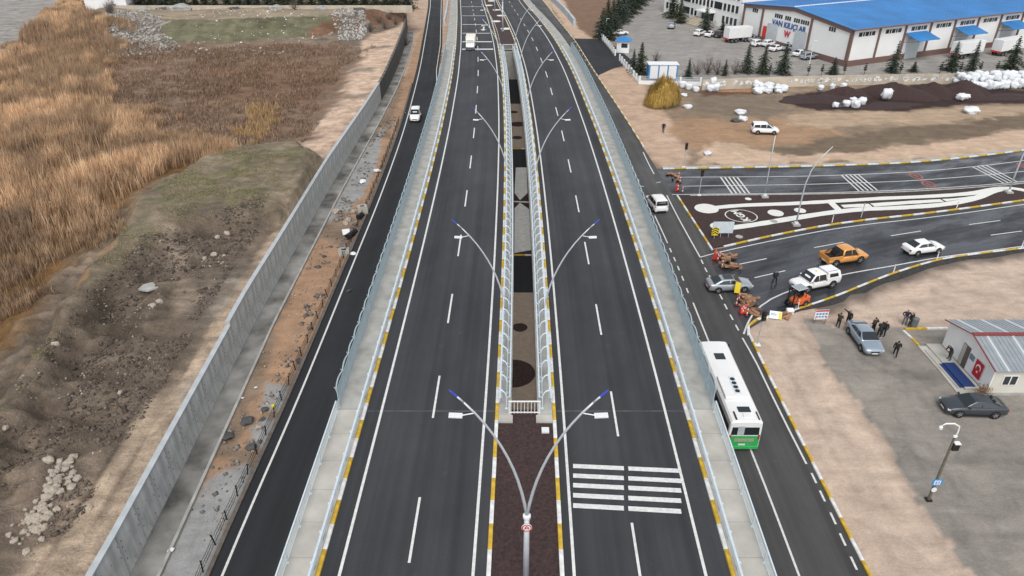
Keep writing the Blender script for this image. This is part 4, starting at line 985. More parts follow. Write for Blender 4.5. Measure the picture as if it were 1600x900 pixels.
CAR = {
 'sedan': dict(L=4.75, w=.91, H=1.45, belt=.95, wr=.335, wx=(-1.38, 1.42), body=[(-2.37, .70, .34, .72, .82), (-2.33, .82, .26, .80, .94), (-2.1, .88, .22, .86, 1.03), (-1.6, .905, .2, .90, 1.04), (-.9, .91, .2, .9, 1.0), (.3, .91, .2, .9, .98), (1.0, .905, .2, .88, .98), (1.6, .90, .2, .82, .90), (2.0, .87, .21, .74, .82), (2.28, .82, .25, .66, .75), (2.38, .70, .32, .56, .64)],
   cab=[(-1.95, 1.0), (-1.55, 1.17), (-1.12, 1.37), (-.7, 1.43), (-.1, 1.45), (.3, 1.42), (.75, 1.2), (1.18, .97)], wb=.83, wt=.60, win=[[(.82, 1.0), (-.12, 1.0), (-.12, 1.35), (.25, 1.36), (.40, 1.31)], [(-.2, 1.0), (-1.25, 1.0), (-1.38, 1.06), (-.95, 1.32), (-.2, 1.35)]], ws=((.34, 1.40), (1.12, 1.0)), rw=((-1.08, 1.38), (-1.86, 1.035))),
 'suv': dict(L=4.5, w=.92, H=1.68, belt=1.02, wr=.36, wx=(-1.32, 1.36), body=[(-2.25, .78, .36, .9, 1.0), (-2.2, .86, .28, .95, 1.06), (-1.6, .92, .24, .98, 1.06), (-.5, .92, .24, .98, 1.05), (.8, .92, .24, .97, 1.05), (1.4, .91, .24, .94, 1.01), (1.9, .88, .25, .84, .94), (2.18, .80, .28, .74, .82), (2.26, .68, .34, .6, .68)],
   cab=[(-2.16, 1.04), (-2.08, 1.3), (-1.9, 1.58), (-1.5, 1.65), (-.4, 1.69), (.2, 1.64), (.6, 1.4), (1.1, 1.05)], wb=.85, wt=.66, win=[[(.72, 1.08), (-.2, 1.08), (-.2, 1.55), (.12, 1.56), (.3, 1.48)], [(-.3, 1.08), (-1.15, 1.08), (-1.15, 1.55), (-.3, 1.56)], [(-1.24, 1.08), (-1.85, 1.12), (-1.75, 1.5), (-1.24, 1.55)]], ws=((.24, 1.61), (1.04, 1.08)), rw=((-1.93, 1.54), (-2.12, 1.12))),
 'van': dict(L=4.4, w=.91, H=1.85, belt=1.05, wr=.33, wx=(-1.32, 1.36), body=[(-2.2, .84, .36, 1.0, 1.1), (-2.15, .89, .28, 1.02, 1.12), (-1.4, .91, .24, 1.02, 1.12), (0, .91, .24, 1.0, 1.12), (.9, .91, .24, 1.0, 1.1), (1.4, .90, .24, .95, 1.04), (1.85, .88, .25, .86, .96), (2.12, .80, .28, .74, .84), (2.2, .68, .34, .6, .70)],
   cab=[(-2.19, 1.1), (-2.17, 1.55), (-2.08, 1.80), (-1.7, 1.86), (-.5, 1.87), (.15, 1.82), (.7, 1.5), (1.28, 1.1)], wb=.87, wt=.74, win=[[(.98, 1.14), (.05, 1.14), (.05, 1.68), (.2, 1.70), (.5, 1.5)], [(-.05, 1.14), (-.95, 1.14), (-.95, 1.68), (-.05, 1.69)], [(-1.05, 1.16), (-2.0, 1.2), (-1.96, 1.62), (-1.05, 1.67)]], ws=((.2, 1.78), (1.2, 1.14)), rw=((-2.10, 1.76), (-2.19, 1.2))),
 'pickup': dict(L=5.3, w=.95, H=1.96, belt=1.15, wr=.43, wx=(-1.62, 1.60), body=[(-2.62, .84, .46, .9, .86), (-2.58, .91, .40, .92, .88), (-1.5, .93, .36, .95, .88), (-.72, .93, .34, 1.0, .9), (-.66, .93, .34, 1.05, 1.15), (.6, .93, .34, 1.05, 1.15), (1.15, .92, .34, 1.02, 1.13), (1.8, .91, .36, .96, 1.06), (2.35, .91, .38, .90, 1.04), (2.58, .87, .42, .82, .96), (2.66, .80, .48, .70, .82)],
   cab=[(-.84, 1.14), (-.80, 1.55), (-.7, 1.86), (-.35, 1.94), (.35, 1.96), (.72, 1.88), (1.1, 1.52), (1.42, 1.15)], wb=.89, wt=.72, win=[[(1.14, 1.2), (.33, 1.2), (.33, 1.82), (.62, 1.81), (.74, 1.74)], [(.25, 1.2), (-.66, 1.2), (-.60, 1.74), (-.52, 1.81), (.25, 1.82)]], ws=((.74, 1.85), (1.36, 1.19)), rw=((-.74, 1.80), (-.82, 1.25))),
}
def quad_pane(name, root, pts, off, m):
    P_ = [Vector(p) for p in pts]; n = (P_[1] - P_[0]).cross(P_[2] - P_[0]).normalized()
    return MB().add([p + n * off for p in P_], [tuple(range(len(P_)))]).build(name, m, root)
def make_car(kind, paint, name, loc, rz, label, cat='car', group=None, extra=None):
    c = CAR[kind]; root = empty(name, loc, rz, label, cat, group); pm = PAINT[paint]
    mb = MB(); mb.loft([ring(w, zb, zs, zt, x) for x, w, zb, zs, zt in c['body']]); mb.build('body', pm, root, smooth=True, fixn=True)
    belt, wb, wt, Hh = c['belt'], c['wb'], c['wt'], c['H']
    def cw(z): return wb - (wb - wt) * max(0, min(1, (z - belt) / (Hh - belt)))
    rings = []
    for x, h in c['cab']:
        t = cw(h); rings.append([(x, -wb, belt - .03), (x, -cw((belt + h) / 2), (belt + h) / 2), (x, -t, h - .045), (x, -t * .82, h - .008), (x, -t * .4, h + .012), (x, t * .4, h + .012), (x, t * .82, h - .008), (x, t, h - .045), (x, cw((belt + h) / 2), (belt + h) / 2), (x, wb, belt - .03)])
    MB().loft(rings).build('cabin', pm, root, smooth=True, fixn=True)
    (x1, z1), (x2, z2) = c['ws']; a1, a2 = cw(z1) - .05, cw(z2) - .05
    quad_pane('windscreen', root, [(x2, -a2, z2), (x2, a2, z2), (x1, a1, z1), (x1, -a1, z1)], .04, M['glass'])
    (x1, z1), (x2, z2) = c['rw']; a1, a2 = cw(z1) - .07, cw(z2) - .07
    quad_pane('rear_window', root, [(x2, a2, z2), (x2, -a2, z2), (x1, -a1, z1), (x1, a1, z1)], .035, M['glass'])
    for s in (-1, 1):
        for wn in c['win']:
            MB().add([(x, s * (cw(z) + .014), z) for x, z in wn], [tuple(range(len(wn)))]).build('side_window', M['glass'], root, fixn=False)
        # lamps, mirror, sill, handle
        xb, wbk, _, zs, zt = c['body'][1]; MB().box((xb + .02, s * wbk * .84, zs - .05), (.14, .26, .18)).build('tail_lamp', M['lamp_red'], root, bevel=.02)
        xf, wf, _, zsf, ztf = c['body'][-2]; MB().box((xf - .06, s * wf * .82, zsf - .02), (.24, .30, .13), rz=s * -.45).build('headlamp', M['lamp_clear'], root, bevel=.02)
        xm = c['ws'][1][0] - .28; MB().box((xm, s * (wb + .14), belt + .10), (.12, .2, .14)).build('mirror', pm, root, bevel=.03)
        MB().box((0, s * c['w'] * .985, c['body'][3][2] + .06), (c['wx'][1] - c['wx'][0] - .85, .03, .12)).build('sill', M['black'], root)
        for xh in ((.1, -.85) if kind != 'pickup' else (.4, -.4)): MB().box((xh, s * (c['w'] + .003), belt - .13), (.17, .03, .03)).build('door_handle', pm, root)
    x0 = c['body'][0][0]; x9 = c['body'][-1][0]
    MB().box((x0 - .005, 0, c['body'][0][2] + .16), (.03, .52, .11)).build('number_plate', M['plate'], root)
    MB().box((x9 + .005, 0, c['body'][-1][2] + .05), (.03, .52, .10)).build('number_plate', M['plate'], root)
    MB().box((x9 - .02, 0, c['body'][-1][3] - .02), (.07, .8, .12)).build('grille', M['black'], root, bevel=.02)
    MB().box((x0 + .04, 0, c['body'][0][2] + .02), (.12, 1.3, .14)).build('bumper_trim', M['black'], root, bevel=.03)
    add_wheels(root, c['wx'], c['w'] - .085, c['wr'], .25)
    if kind == 'sedan' and paint == 'silver': quad_pane('sunroof', root, [(.25, -.46, 1.43), (.25, .46, 1.43), (-.75, .46, 1.44), (-.75, -.46, 1.44)], .03, M['glass'])
    return root
def car_by_wheels(pr, pf, near, **k):
    """place by the ground contacts of the two wheels on the side facing us; near = +1 left side, -1 right side faces us"""
    a, b = Vector(W(*pr)), Vector(W(*pf)); d = (b - a); rz = math.atan2(d.y, d.x); n = Vector((-math.sin(rz), math.cos(rz), 0))
    mid = (a + b) / 2 - n * near * .82
    return make_car(loc=(mid.x, mid.y, k.pop('z', .012 + (.09 if k['kind'] == 'pickup' else 0) * 0)), rz=rz, **k)
car_by_wheels((1122, 458), (1161, 456.5), -1, kind='sedan', paint='silver', name='car', label='silver sedan with dark sunroof crossing the barrier line at the junction')
op_ = car_by_wheels((1303, 417), (1342.7, 411), -1, kind='pickup', paint='orange', name='pickup_truck', label='orange double cab pickup with black roll bar over its bed', cat='pickup')
car_by_wheels((1432.7, 400), (1463, 396), -1, kind='sedan', paint='white', name='car', label='white sedan driving on the wet side road behind the orange pickup')
wp_ = car_by_wheels((1296.7, 450), (1261, 457.5), 1, kind='pickup', paint='white', name='pickup_truck', label='white double cab pickup with white canopy beside the forklift', cat='pickup')
car_by_wheels((1325, 521), (1345, 549), -1, kind='sedan', paint='bluegrey', name='car', label='light blue-grey sedan parked in the site yard among the standing men')
car_by_wheels((1552, 653.5), (1497.7, 651.5), 1, kind='sedan', paint='dark', name='car', label='dark grey sedan parked in front of the white site office')
car_by_wheels((1184.7, 210), (1207, 210.6), -1, kind='van', paint='white', name='van', label='white small van standing alone on the brown dirt lot', cat='van')
q = W(649.5, 186); make_car('van', 'white', 'van', (q[0], q[1], .01), R(-90) + .05, 'white small van driving on the fresh black frontage road', 'van')
q = W(1026, 327); make_car('van', 'white', 'van', (q[0], q[1] + .6, .012), R(98), 'white small van heading away on the frontage road beside the island', 'van')
# pickup beds
def bed(root, paint, cover):
    pm = PAINT[paint]
    for s in (-1, 1): MB().box((-1.70, s * .88, 1.06), (1.80, .10, .42)).build('bed_side', pm, root, bevel=.025)
    MB().box((-2.60, 0, 1.04), (.08, 1.70, .50)).build('tailgate', pm, root, bevel=.025)
    MB().box((-1.64, 0, .90), (1.80, 1.60, .06)).build('bed_floor', M['black'], root)
    if cover == 'bar':
        MB().tube([(-.95, -.74, 1.1), (-.9, -.62, 1.72), (-.9, .62, 1.72), (-.95, .74, 1.1)], .05, 8).build('roll_bar', M['black'], root)
        for s in (-1, 1): MB().tube([(-.9, s * .64, 1.68), (-1.4, s * .70, 1.45), (-1.9, s * .76, 1.18)], .05, 8).build('roll_bar', M['black'], root)
        MB().hexa([(-1.22, -.80, 1.0), (-.89, -.80, 1.0), (-.89, .80, 1.0), (-1.22, .80, 1.0), (-1.02, -.70, 1.62), (-.89, -.68, 1.78), (-.89, .68, 1.78), (-1.02, .70, 1.62)]).build('bed_cover', M['black'], root)
    else:
        v = [(-2.6, -.90, 1.26), (-.86, -.90, 1.26), (-.86, .90, 1.26), (-2.6, .90, 1.26), (-2.42, -.72, 1.92), (-.86, -.72, 1.98), (-.86, .72, 1.98), (-2.42, .72, 1.92)]
        MB().hexa(v).build('canopy', pm, root, bevel=.06, seg=3, smooth=False)
        for s in (-1, 1):
            MB().add([(-1.05, s * .893, 1.36), (-2.2, s * .893, 1.36), (-2.12, s * .80, 1.72), (-1.05, s * .80, 1.76)], [(0, 1, 2, 3)]).build('side_window', M['glass'], root)
            MB().tube([(-2.2, s * .66, 1.98), (-.9, s * .66, 2.02)], .02, 5).build('roof_rail', M['black'], root)
        MB().box((.2, .1, 2.0), (.12, .2, .08)).build('beacon', M['yellow'], root, bevel=.02)
bed(op_, 'orange', 'bar'); bed(wp_, 'white', 'canopy')

# ---- city bus
bus = empty('bus', (17.45, 45.15, .01), R(90), 'white and green city bus driving beside the right bridge railing', 'bus')
L_ = 10.5; hw = 1.25; hh = 3.0
def bring(x, s=1.0, t=0.0): return [(x, a * hw * s, z) for a, z in ((-.94, .38), (-1, .5), (-1, 1.35), (-.99, 2.45), (-.955, hh - .16 - t), (-.84, hh - .03 - t), (-.4, hh + .02 - t), (.4, hh + .02 - t), (.84, hh - .03 - t), (.955, hh - .16 - t), (.99, 2.45), (1, 1.35), (1, .5), (.94, .38))]
mb = MB(); mb.loft([bring(-L_ / 2 + .0, .95, .1), bring(-L_ / 2 + .1), bring(L_ / 2 - .15), bring(L_ / 2, .94, .12)]); mb.build('body', PAINT['white'], bus, fixn=True)
gp = MB()
for s in (-1, 1): gp.box((0, s * (hw + .006), .86), (L_ - .3, .02, .84))
gp.box((-L_ / 2 - .012, 0, 1.0), (.04, 2.3, 1.2)); gp.build('green_skirt', PAINT['green'], bus)
quad_pane('rear_window', bus, [(-L_ / 2 - .02, 1.05, 1.72), (-L_ / 2 - .02, -1.05, 1.72), (-L_ / 2 + .03, -1.0, 2.62), (-L_ / 2 + .03, 1.0, 2.62)], .02, M['glass'])
MB().box((-L_ / 2 - .04, .35, 2.15), (.03, .5, .8)).build('window_sticker', M['conc_wall'], bus)
MB().box((-L_ / 2 - .045, 0, 1.22), (.03, 1.5, .28)).build('engine_grille', mat('grille_beige', (.30, .30, .2, 1), .6), bus)
MB().box((-L_ / 2 - .045, .1, .78), (.03, .52, .12)).build('number_plate', M['plate'], bus)
text('TRZ', .16, M['chrome'], bus, 'badge', (-L_ / 2 - .05, .0, .98), (R(90), 0, R(-90)), .004) if False else None
MB().box((-L_ / 2 - .02, 0, .48), (.16, 2.36, .28)).build('bumper', PAINT['green'], bus, bevel=.05)
for s in (-1, 1):
    for i in range(7):
        if s < 0 and i in (2, 5): 
            MB().box((-L_ / 2 + .9 + i * 1.42, s * (hw + .004), 1.35), (1.25, .02, 1.85)).build('door', M['glass'], bus); continue
        MB().box((-L_ / 2 + .9 + i * 1.42, s * (hw - .004), 1.98), (1.32, .02, .92)).build('side_window', M['glass'], bus, bevel=.004, seg=1)
    MB().box((-L_ / 2 - .03, s * 1.08, 1.5), (.05, .12, .42)).build('tail_lamp', M['lamp_red'], bus)
    MB().box((L_ / 2 - .1, s * 1.42, 2.5), (.14, .14, .4)).build('mirror', M['black'], bus, bevel=.03)
quad_pane('windscreen', bus, [(L_ / 2 + .01, -1.05, 1.0), (L_ / 2 + .01, 1.05, 1.0), (L_ / 2 + .0, 1.0, 2.6), (L_ / 2 + .0, -1.0, 2.6)], .02, M['glass'])
MB().box((2.9, 0, hh + .03), (.85, .85, .07)).build('roof_hatch', M['glass'], bus, bevel=.03); MB().box((-3.9, -.1, hh + .03), (.62, .95, .07)).build('roof_hatch', M['glass'], bus, bevel=.03)
ac = MB(); ac.box((-1.35, .12, hh + .13), (2.7, 1.75, .24)); ac = ac.build('air_conditioner', PAINT['white'], bus, bevel=.08, seg=3)
MB().box((-1.25, -.1, hh + .262), (2.15, .50, .03)).build('fan_tray', M['galv'], ac)
for i in range(4): MB().lathe([(.19, hh + .26), (.19, hh + .30), (.07, hh + .30), (.05, hh + .29)], 16, (-2.0 + i * .5, -.1, 0)).build('fan', M['black'], ac)
MB().box((-4.55, -.15, hh + .04), (.55, .6, .09)).build('roof_panel', M['white'], bus, bevel=.03); MB().box((-4.6, .75, hh + .03), (.9, .12, .07)).build('roof_vent', M['black'], bus); MB().box((-4.6, -.95, hh - .0), (.9, .10, .07)).build('roof_vent', M['black'], bus)
add_wheels(bus, (-3.0, 3.1), hw - .13, .48, .3)

# ---- small box truck on the bridge
q = D(735, 78); bt = empty('box_truck', (q[0], q[1] + 1.5, zd(q[1] + 1.5) + .01), R(-90), 'small white box truck driving on the bridge towards the rumble bars', 'truck')
bt.rotation_euler = (0, -.0, R(-90))
MB().box((-1.05, 0, 1.62), (3.5, 2.0, 1.75)).build('cargo_box', mat('cargo_cream', (.72, .69, .58, 1), .5, var=.05), bt, bevel=.05)
MB().loft([[(x, a * w, z) for a, z in ((-.95, .4), (-1, .6), (-1, zt * .6 + .2), (-.88, zt), (.88, zt), (1, zt * .6 + .2), (1, .6), (.95, .4))] for x, w, zt in ((.72, .92, 2.1), (1.3, .92, 2.12), (1.85, .9, 1.35), (2.35, .88, 1.18), (2.55, .78, .95))]).build('cab', PAINT['white'], bt, fixn=True, bevel=.03)
quad_pane('windscreen', bt, [(1.83, -.76, 1.42), (1.83, .76, 1.42), (1.37, .72, 2.04), (1.37, -.72, 2.04)], .03, M['glass'])
for s in (-1, 1):
    MB().add([(.85, s * .925, 1.3), (1.6, s * .915, 1.3), (1.3, s * .87, 1.9), (.85, s * .87, 1.9)], [(0, 1, 2, 3)]).build('side_window', M['glass'], bt)
    MB().box((2.5, s * .66, .85), (.12, .28, .18)).build('headlamp', M['lamp_clear'], bt, bevel=.02); MB().box((1.75, s * 1.1, 1.5), (.1, .18, .26)).build('mirror', M['black'], bt)
MB().box((2.56, 0, .62), (.1, 1.6, .26)).build('bumper', M['black'], bt, bevel=.03); MB().box((-.3, 0, .6), (4.6, 1.0, .2)).build('chassis', M['black'], bt)
add_wheels(bt, (-1.75, 1.75), .82, .34, .24)

# ---- forklift at the barrier
fk = empty('forklift', (*W(1241, 478)[:2], .01), R(205), 'orange and dark forklift with raised roof guard at the edge of the side road', 'forklift')
mb = MB(); mb.hexa([(-1.25, -.58, .35), (.45, -.58, .35), (.45, .58, .35), (-1.25, .58, .35), (-1.15, -.55, 1.1), (.3, -.55, .78), (.3, .55, .78), (-1.15, .55, 1.1)]); mb.build('body', M['orange'], fk, bevel=.09, seg=3)
MB().box((-1.25, 0, .72), (.4, 1.1, .72)).build('counterweight', M['orange'], fk, bevel=.1, seg=3)
for x, y in ((-.85, -.48), (-.85, .48), (.35, -.48), (.35, .48)): MB().tube([(x, y, .8), (x * .75, y, 2.12)], .035, 6).build('guard_post', M['black'], fk)
MB().box((-.18, 0, 2.15), (1.25, 1.05, .06)).build('roof_guard', M['galv'], fk, bevel=.02)
for i in range(6): MB().box((-.68 + i * .2, 0, 2.195), (.04, 1.0, .03)).build('roof_bar', M['black'], fk)
MB().box((-.45, 0, 1.15), (.5, .5, .14)).build('seat', M['black'], fk, bevel=.05); MB().box((-.68, 0, 1.45), (.12, .5, .55)).build('seat_back', M['black'], fk, bevel=.05)
MB().tube([(.2, 0, .8), (-.02, 0, 1.3)], .03, 6).build('steering_column', M['black'], fk)
for s in (-1, 1):
    MB().box((.72, s * .36, 1.15), (.1, .09, 2.1)).build('mast', M['black'], fk); MB().box((1.35, s * .3, .12), (1.25, .13, .05)).build('fork', M['black'], fk)
for z in (.35, .75, 2.05): MB().box((.80, 0, z), (.06, .9, .12)).build('carriage_bar', M['black'], fk)
add_wheels(fk, (-.85, .45), .50, .32, .24)

# ---- works yard: parked cars and trucks
Wd = dict(g='cars parked in the works yard')
lot = [('sedan', 'white', 968, 54.5, 15, 'white hatch-roofed car parked behind the gatehouse by the dark conifers'), ('suv', 'silver', 1049, 43.5, 75, 'silver car parked at the foot of the office steps'),
       ('suv', 'white', 1093, 55, 50, 'white car beside the steps, first of the trio near the office'), ('sedan', 'white', 1110, 56.5, 50, 'white sedan in the middle of the trio near the office steps'), ('suv', 'black', 1124.5, 57.5, 50, 'black car between the white sedan and the white box truck'),
       ('sedan', 'silver', 1179, 64, 35, 'silver car half hidden behind the white box truck'), ('suv', 'white', 1183.5, 71.5, 35, 'white car parked by the warehouse nearest the box truck'), ('suv', 'white', 1201, 72, 35, 'white car second from the box truck below the facade lettering'),
       ('sedan', 'white', 1213, 79, 35, 'white sedan third from the box truck along the facade'), ('sedan', 'silver', 1233, 78, 35, 'silver car behind the conifer along the facade'), ('sedan', 'white', 1250, 87, 35, 'white sedan near the lamp mast in the works yard'), ('suv', 'silver', 1263, 92, 25, 'silver estate car at the end of the row by the lamp mast')]
for kind, pc, x, y, a, lb in lot:
    q = W(x, y); make_car(kind, pc, 'car', (q[0], q[1], .0), R(a), lb, 'car', Wd['g'])
def box_trailer(px, py, rz, L_, label, name='box_trailer', cat='trailer'):
    q = W(px, py); root = empty(name, (q[0], q[1], 0), rz, label, cat)
    MB().box((0, 0, 2.45), (L_, 2.5, 2.6)).build('cargo_box', M['white'], root, bevel=.05); MB().box((0, 0, 1.0), (L_ - .4, 1.1, .25)).build('chassis', M['black'], root)
    MB().box((-L_ / 2 - .03, 0, 1.0), (.12, 2.4, .35)).build('rear_bumper', M['red'], root)
    for s in (-1, 1): MB().box((-L_ / 2 - .01, s * .62, 2.45), (.05, 1.18, 2.5)).build('rear_door', M['lamp_head'], root, bevel=.01)
    add_wheels(root, (-L_ / 2 + 1.2, -L_ / 2 + 2.4, L_ / 2 - 1.6), 1.05, .48, .3); return root
box_trailer(1151, 65, R(20), 7.0, 'white box truck body parked beside the row of cars at the warehouse', 'box_truck', 'truck')
box_trailer(1508, 89, R(25), 8.5, 'white box trailer under the middle blue awning behind the conifers')
box_trailer(1572, 84, R(28), 9.5, 'long white box trailer next to the last blue awning')
box_trailer(1640, 80, R(28), 9.5, 'white box trailer at the edge of the yard beyond the last awning')

# ================================================================ site office
M['panel_white'] = mat('sandwich_panel_white', (.78, .78, .77, 1), .5, var=.06, scale=.8)
M['panel_cream'] = mat('sandwich_panel_cream', (.58, .56, .49, 1), .55, var=.06, scale=.8)
M['roof_grey'] = mat('trapezoid_roof_grey', (.34, .37, .39, 1), .4, .4, var=.12, scale=1.2)
M['roof_light'] = mat('trapezoid_roof_light', (.62, .66, .68, 1), .4, .3, var=.08, scale=1.2)
M['red_trim'] = mat('dark_red_trim', (.20, .03, .025, 1), .5, var=.1)
M['carpet'] = mat('blue_carpet', (.010, .032, .13, 1), .95, var=.2, scale=5)
off = empty('site_office', (40, 46.7, 0), 0, 'white prefabricated site office with grey ribbed roof and a red flag on its wall', 'building')
OW, OL, EV, RG = 7.1, 22.0, 2.75, 3.75
MB().prism([(0, 0), (OL, 0), (OL, OW), (0, OW)], -.1, .22).build('plinth', M['concrete'], off)
gv = [(0.02, 0.02, .2), (0.02, OW - .02, .2), (0.02, OW - .02, EV), (0.02, OW / 2, RG - .05), (0.02, .02, EV)]
MB().add(gv + [(x + .1, y, z) for x, y, z in gv], [(0, 4, 3, 2, 1), (5, 6, 7, 8, 9)] + [(i, (i + 1) % 5, 5 + (i + 1) % 5, 5 + i) for i in range(5)]).build('gable_wall', M['panel_white'], off, fixn=True)
MB().box((OL / 2, .07, (EV + .2) / 2), (OL - .26, .1, EV - .2)).build('side_wall', M['panel_cream'], off)
MB().box((OL / 2, OW - .07, (EV + .2) / 2), (OL - .26, .1, EV - .2)).build('side_wall', M['panel_white'], off)
for s in (0, 1):
    y0, y1 = (-.35, OW / 2) if s == 0 else (OW + .35, OW / 2); zl = EV - .02
    rf_ = MB(); rf_.hexa([(-.25, y0, zl - .05), (OL, y0, zl - .05), (OL, y1, RG - .03), (-.25, y1, RG - .03), (-.25, y0, zl), (OL, y0, zl), (OL, y1, RG + .02), (-.25, y1, RG + .02)])
    rfo = rf_.build('roof', M['roof_grey'], off, fixn=True)
    n = 62
    for i in range(n):
        x = -.2 + (OL + .2) * i / (n - 1); wide = i % 6 == 3
        if x > 16: break
        MB().hexa([(x - (.09 if wide else .035), y0, zl + .001), (x + (.09 if wide else .035), y0, zl + .001), (x + (.09 if wide else .035), y1, RG + .021), (x - (.09 if wide else .035), y1, RG + .021), (x - .02, y0, zl + .05), (x + .02, y0, zl + .05), (x + .02, y1, RG + .065), (x - .02, y1, RG + .065)]).build('roof_rib', M['roof_light'] if wide else M['roof_grey'], rfo)
MB().box((OL / 2 - .12, OW / 2, RG + .06), (OL + .3, .42, .07)).build('ridge_cap', M['red_trim'], off)
for s in (0, 1):
    y0, y1 = (-.36, OW / 2) if s == 0 else (OW + .36, OW / 2)
    MB().tube([(-.28, y0, EV - .03), (-.28, y1, RG + .03)], .06, 4).build('verge_trim', M['red_trim'], off)
MB().box((.0, 3.9, 1.28), (.05, 1.0, 2.1)).build('door', mat('door_shadow', (.10, .09, .08, 1), .6), off)
MB().box((-.035, 4.2, 1.28), (.05, .5, 2.05)).build('door_leaf', mat('door_beige', (.42, .40, .36, 1), .6), off, bevel=.01)
MB().box((-.02, 2.95, 1.75), (.04, .62, .5)).build('plaque', mat('plaque_bluegrey', (.14, .20, .25, 1), .4), off)
wn = MB().box((1.55, 0.0, 1.55), (1.3, .06, 1.0)).build('window', M['white'], off, bevel=.01)
for x in (1.25, 1.85): MB().box((x, -.035, 1.55), (.48, .03, .84)).build('pane', M['glass_b'], wn)
wn = MB().box((6.5, 0.0, 1.55), (1.3, .06, 1.0)).build('window', M['white'], off, bevel=.01)
for x in (6.2, 6.8): MB().box((x, -.035, 1.55), (.48, .03, .84)).build('pane', M['glass_b'], wn)
# flag on the wall: red field, white crescent and star
fl = empty('flag', (39.93, 46.7 + 1.75, 1.35), 0, 'red national flag with white crescent and star hung on the office wall', 'flag')
MB().box((0, 0, 0), (.02, 1.05, 1.55)).build('cloth', mat('flag_red', (.42, .012, .02, 1), .7, var=.1), fl)
n = 28; co = []; ci = []
cres = [(.34 * math.cos(t), .34 * math.sin(t)) for t in np.linspace(R(35), R(325), 24)] + [(.085 + .27 * math.cos(t), .27 * math.sin(t)) for t in np.linspace(R(318), R(42), 24)]
MB().add([(-.016, b * .95, .16 - a * .95) for a, b in cres], [tuple(range(len(cres)))]).build('crescent', M['sign_white'], fl)
star = [((.17 if k % 2 == 0 else .068) * math.cos(math.pi * k / 5), (.17 if k % 2 == 0 else .068) * math.sin(math.pi * k / 5)) for k in range(10)]
MB().add([(-.018, b, -.26 - a) for a, b in star], [tuple(range(10))]).build('star', M['sign_white'], fl)
st = sheet('concrete_path', WX([(1434, 541), (1448, 541), (1466, 545), (1480, 560), (1530, 612), (1500, 620), (1468, 580)]), .05, M['sidewalk'], thick=.15)
sp = empty('entrance_steps', (38.9, 50.3, 0), 0, 'concrete entrance platform with steps along the office gable wall', 'steps')
MB().box((.35, .3, .12), (1.3, 6.6, .24)).build('platform', M['sidewalk'], sp, bevel=.02); MB().box((-.55, .0, .06), (.5, 5.6, .14)).build('step', M['sidewalk'], sp, bevel=.02)
cpt = MB(); cpt.box((39.15, 49.2, .26), (.85, 3.4, .03)); cpt.box((38.48, 49.2, .145), (.44, 3.4, .02)); cpt.box((38.57, 49.2, .2), (.02, 3.4, .13)); cpt.box((38.67, 49.2, .262), (.22, 3.4, .022)); tag(cpt.build('carpet', M['carpet'], None), 'blue carpet laid on the platform before the office door', 'carpet')
kerb_run('kerb', resample(WX([(1414, 514), (1447, 513.5), (1481, 513)]), 1.75), .12, start=1)
kerb_run('kerb', resample(WX([(1412, 516), (1424, 527), (1437, 541)]), 1.75), .04)
bs = MB(); random.seed(4)
# bundled dry plants by the door
pl = empty('dry_shrub', (39.4, 46.3, 0), 0, 'brown dry potted shrub beside the office corner under the flag', 'shrub')
MB().lathe([(.28, 0), (.36, .45), (.32, .45)], 14).build('pot', M['wood'], pl)
for i in range(160):
    a = random.uniform(0, 6.28); e = random.uniform(.3, 1.4); l = random.uniform(.4, .9); p = Vector((math.cos(a) * math.cos(e), math.sin(a) * math.cos(e), math.sin(e))) * l + Vector((0, 0, .45))
    t = Vector((random.uniform(-1, 1), random.uniform(-1, 1), random.uniform(-1, 1))).normalized() * .14; s_ = t.cross(p).normalized() * .08
    bs.add([p - s_, p + s_, p + t], [(0, 1, 2)])
bs.build('foliage', mat('dry_leaf', (.20, .12, .06, 1), .9, var=.4, scale=6), pl)
MB().lathe([(.28, 0), (.3, .95), (.32, .97), (.3, 1.0)], 14)
tag(MB().lathe([(.30, 0), (.33, .95), (.35, .97), (.33, 1.02), (.1, 1.08)], 14).build('litter_bin', mat('bin_grey', (.12, .14, .15, 1), .5), None, (*W(1427, 511)[:2], 0)), 'grey litter bin beside the two men at the kerb', 'bin')

# ================================================================ signs, lights and posts at the junction
def traffic_light(px, py, label, h=3.1):
    q = W(px, py); root = empty('traffic_light', (q[0], q[1], .05), 0, label, 'traffic light')
    MB().tube([(0, 0, 0), (0, 0, h)], .055, 8).build('pole', M['pole'], root); MB().box((0, 0, .06), (.5, .5, .14)).build('base_plate', M['lamp_head'], root, bevel=.02)
    hd = MB().box((0, -.16, h + .25), (.36, .3, 1.0)).build('signal_head', M['black'], root, bevel=.03)
    for z, c in ((.3, (.12, .01, .01, 1)), (0, (.12, .08, .01, 1)), (-.3, (.01, .09, .03, 1))):
        MB().lathe([(.12, -.02), (.12, .02)], 14, (0, -.33, h + .25 + z), axis='Y').build('lens', mat('lens%g' % z, c, .3, var=0), hd, fixn=True)
        MB().box((0, -.40, h + .39 + z), (.28, .2, .02)).build('visor', M['black'], hd)
traffic_light(1183, 540, 'traffic light on the sandy corner between the side road and the bus'); traffic_light(1068, 262, 'traffic light at the edge of the dirt lot beyond the upper kerb'); traffic_light(1092, 306, 'traffic light at the top edge of the gravel island')
bd = empty('sign_board', (*W(1131.5, 372)[:2], .1), 0, 'blank pale blue sign board on two thin posts in the gravel island', 'sign')
for x in (-.5, .45): MB().tube([(x, 0, 0), (x, 0, 1.7)], .04, 6).build('post', M['pole'], bd)
MB().box((-.35, -.06, 1.35), (2.5, .04, 1.5)).build('panel', mat('board_paleblue', (.56, .62, .66, 1), .4, var=.12, scale=2), bd)
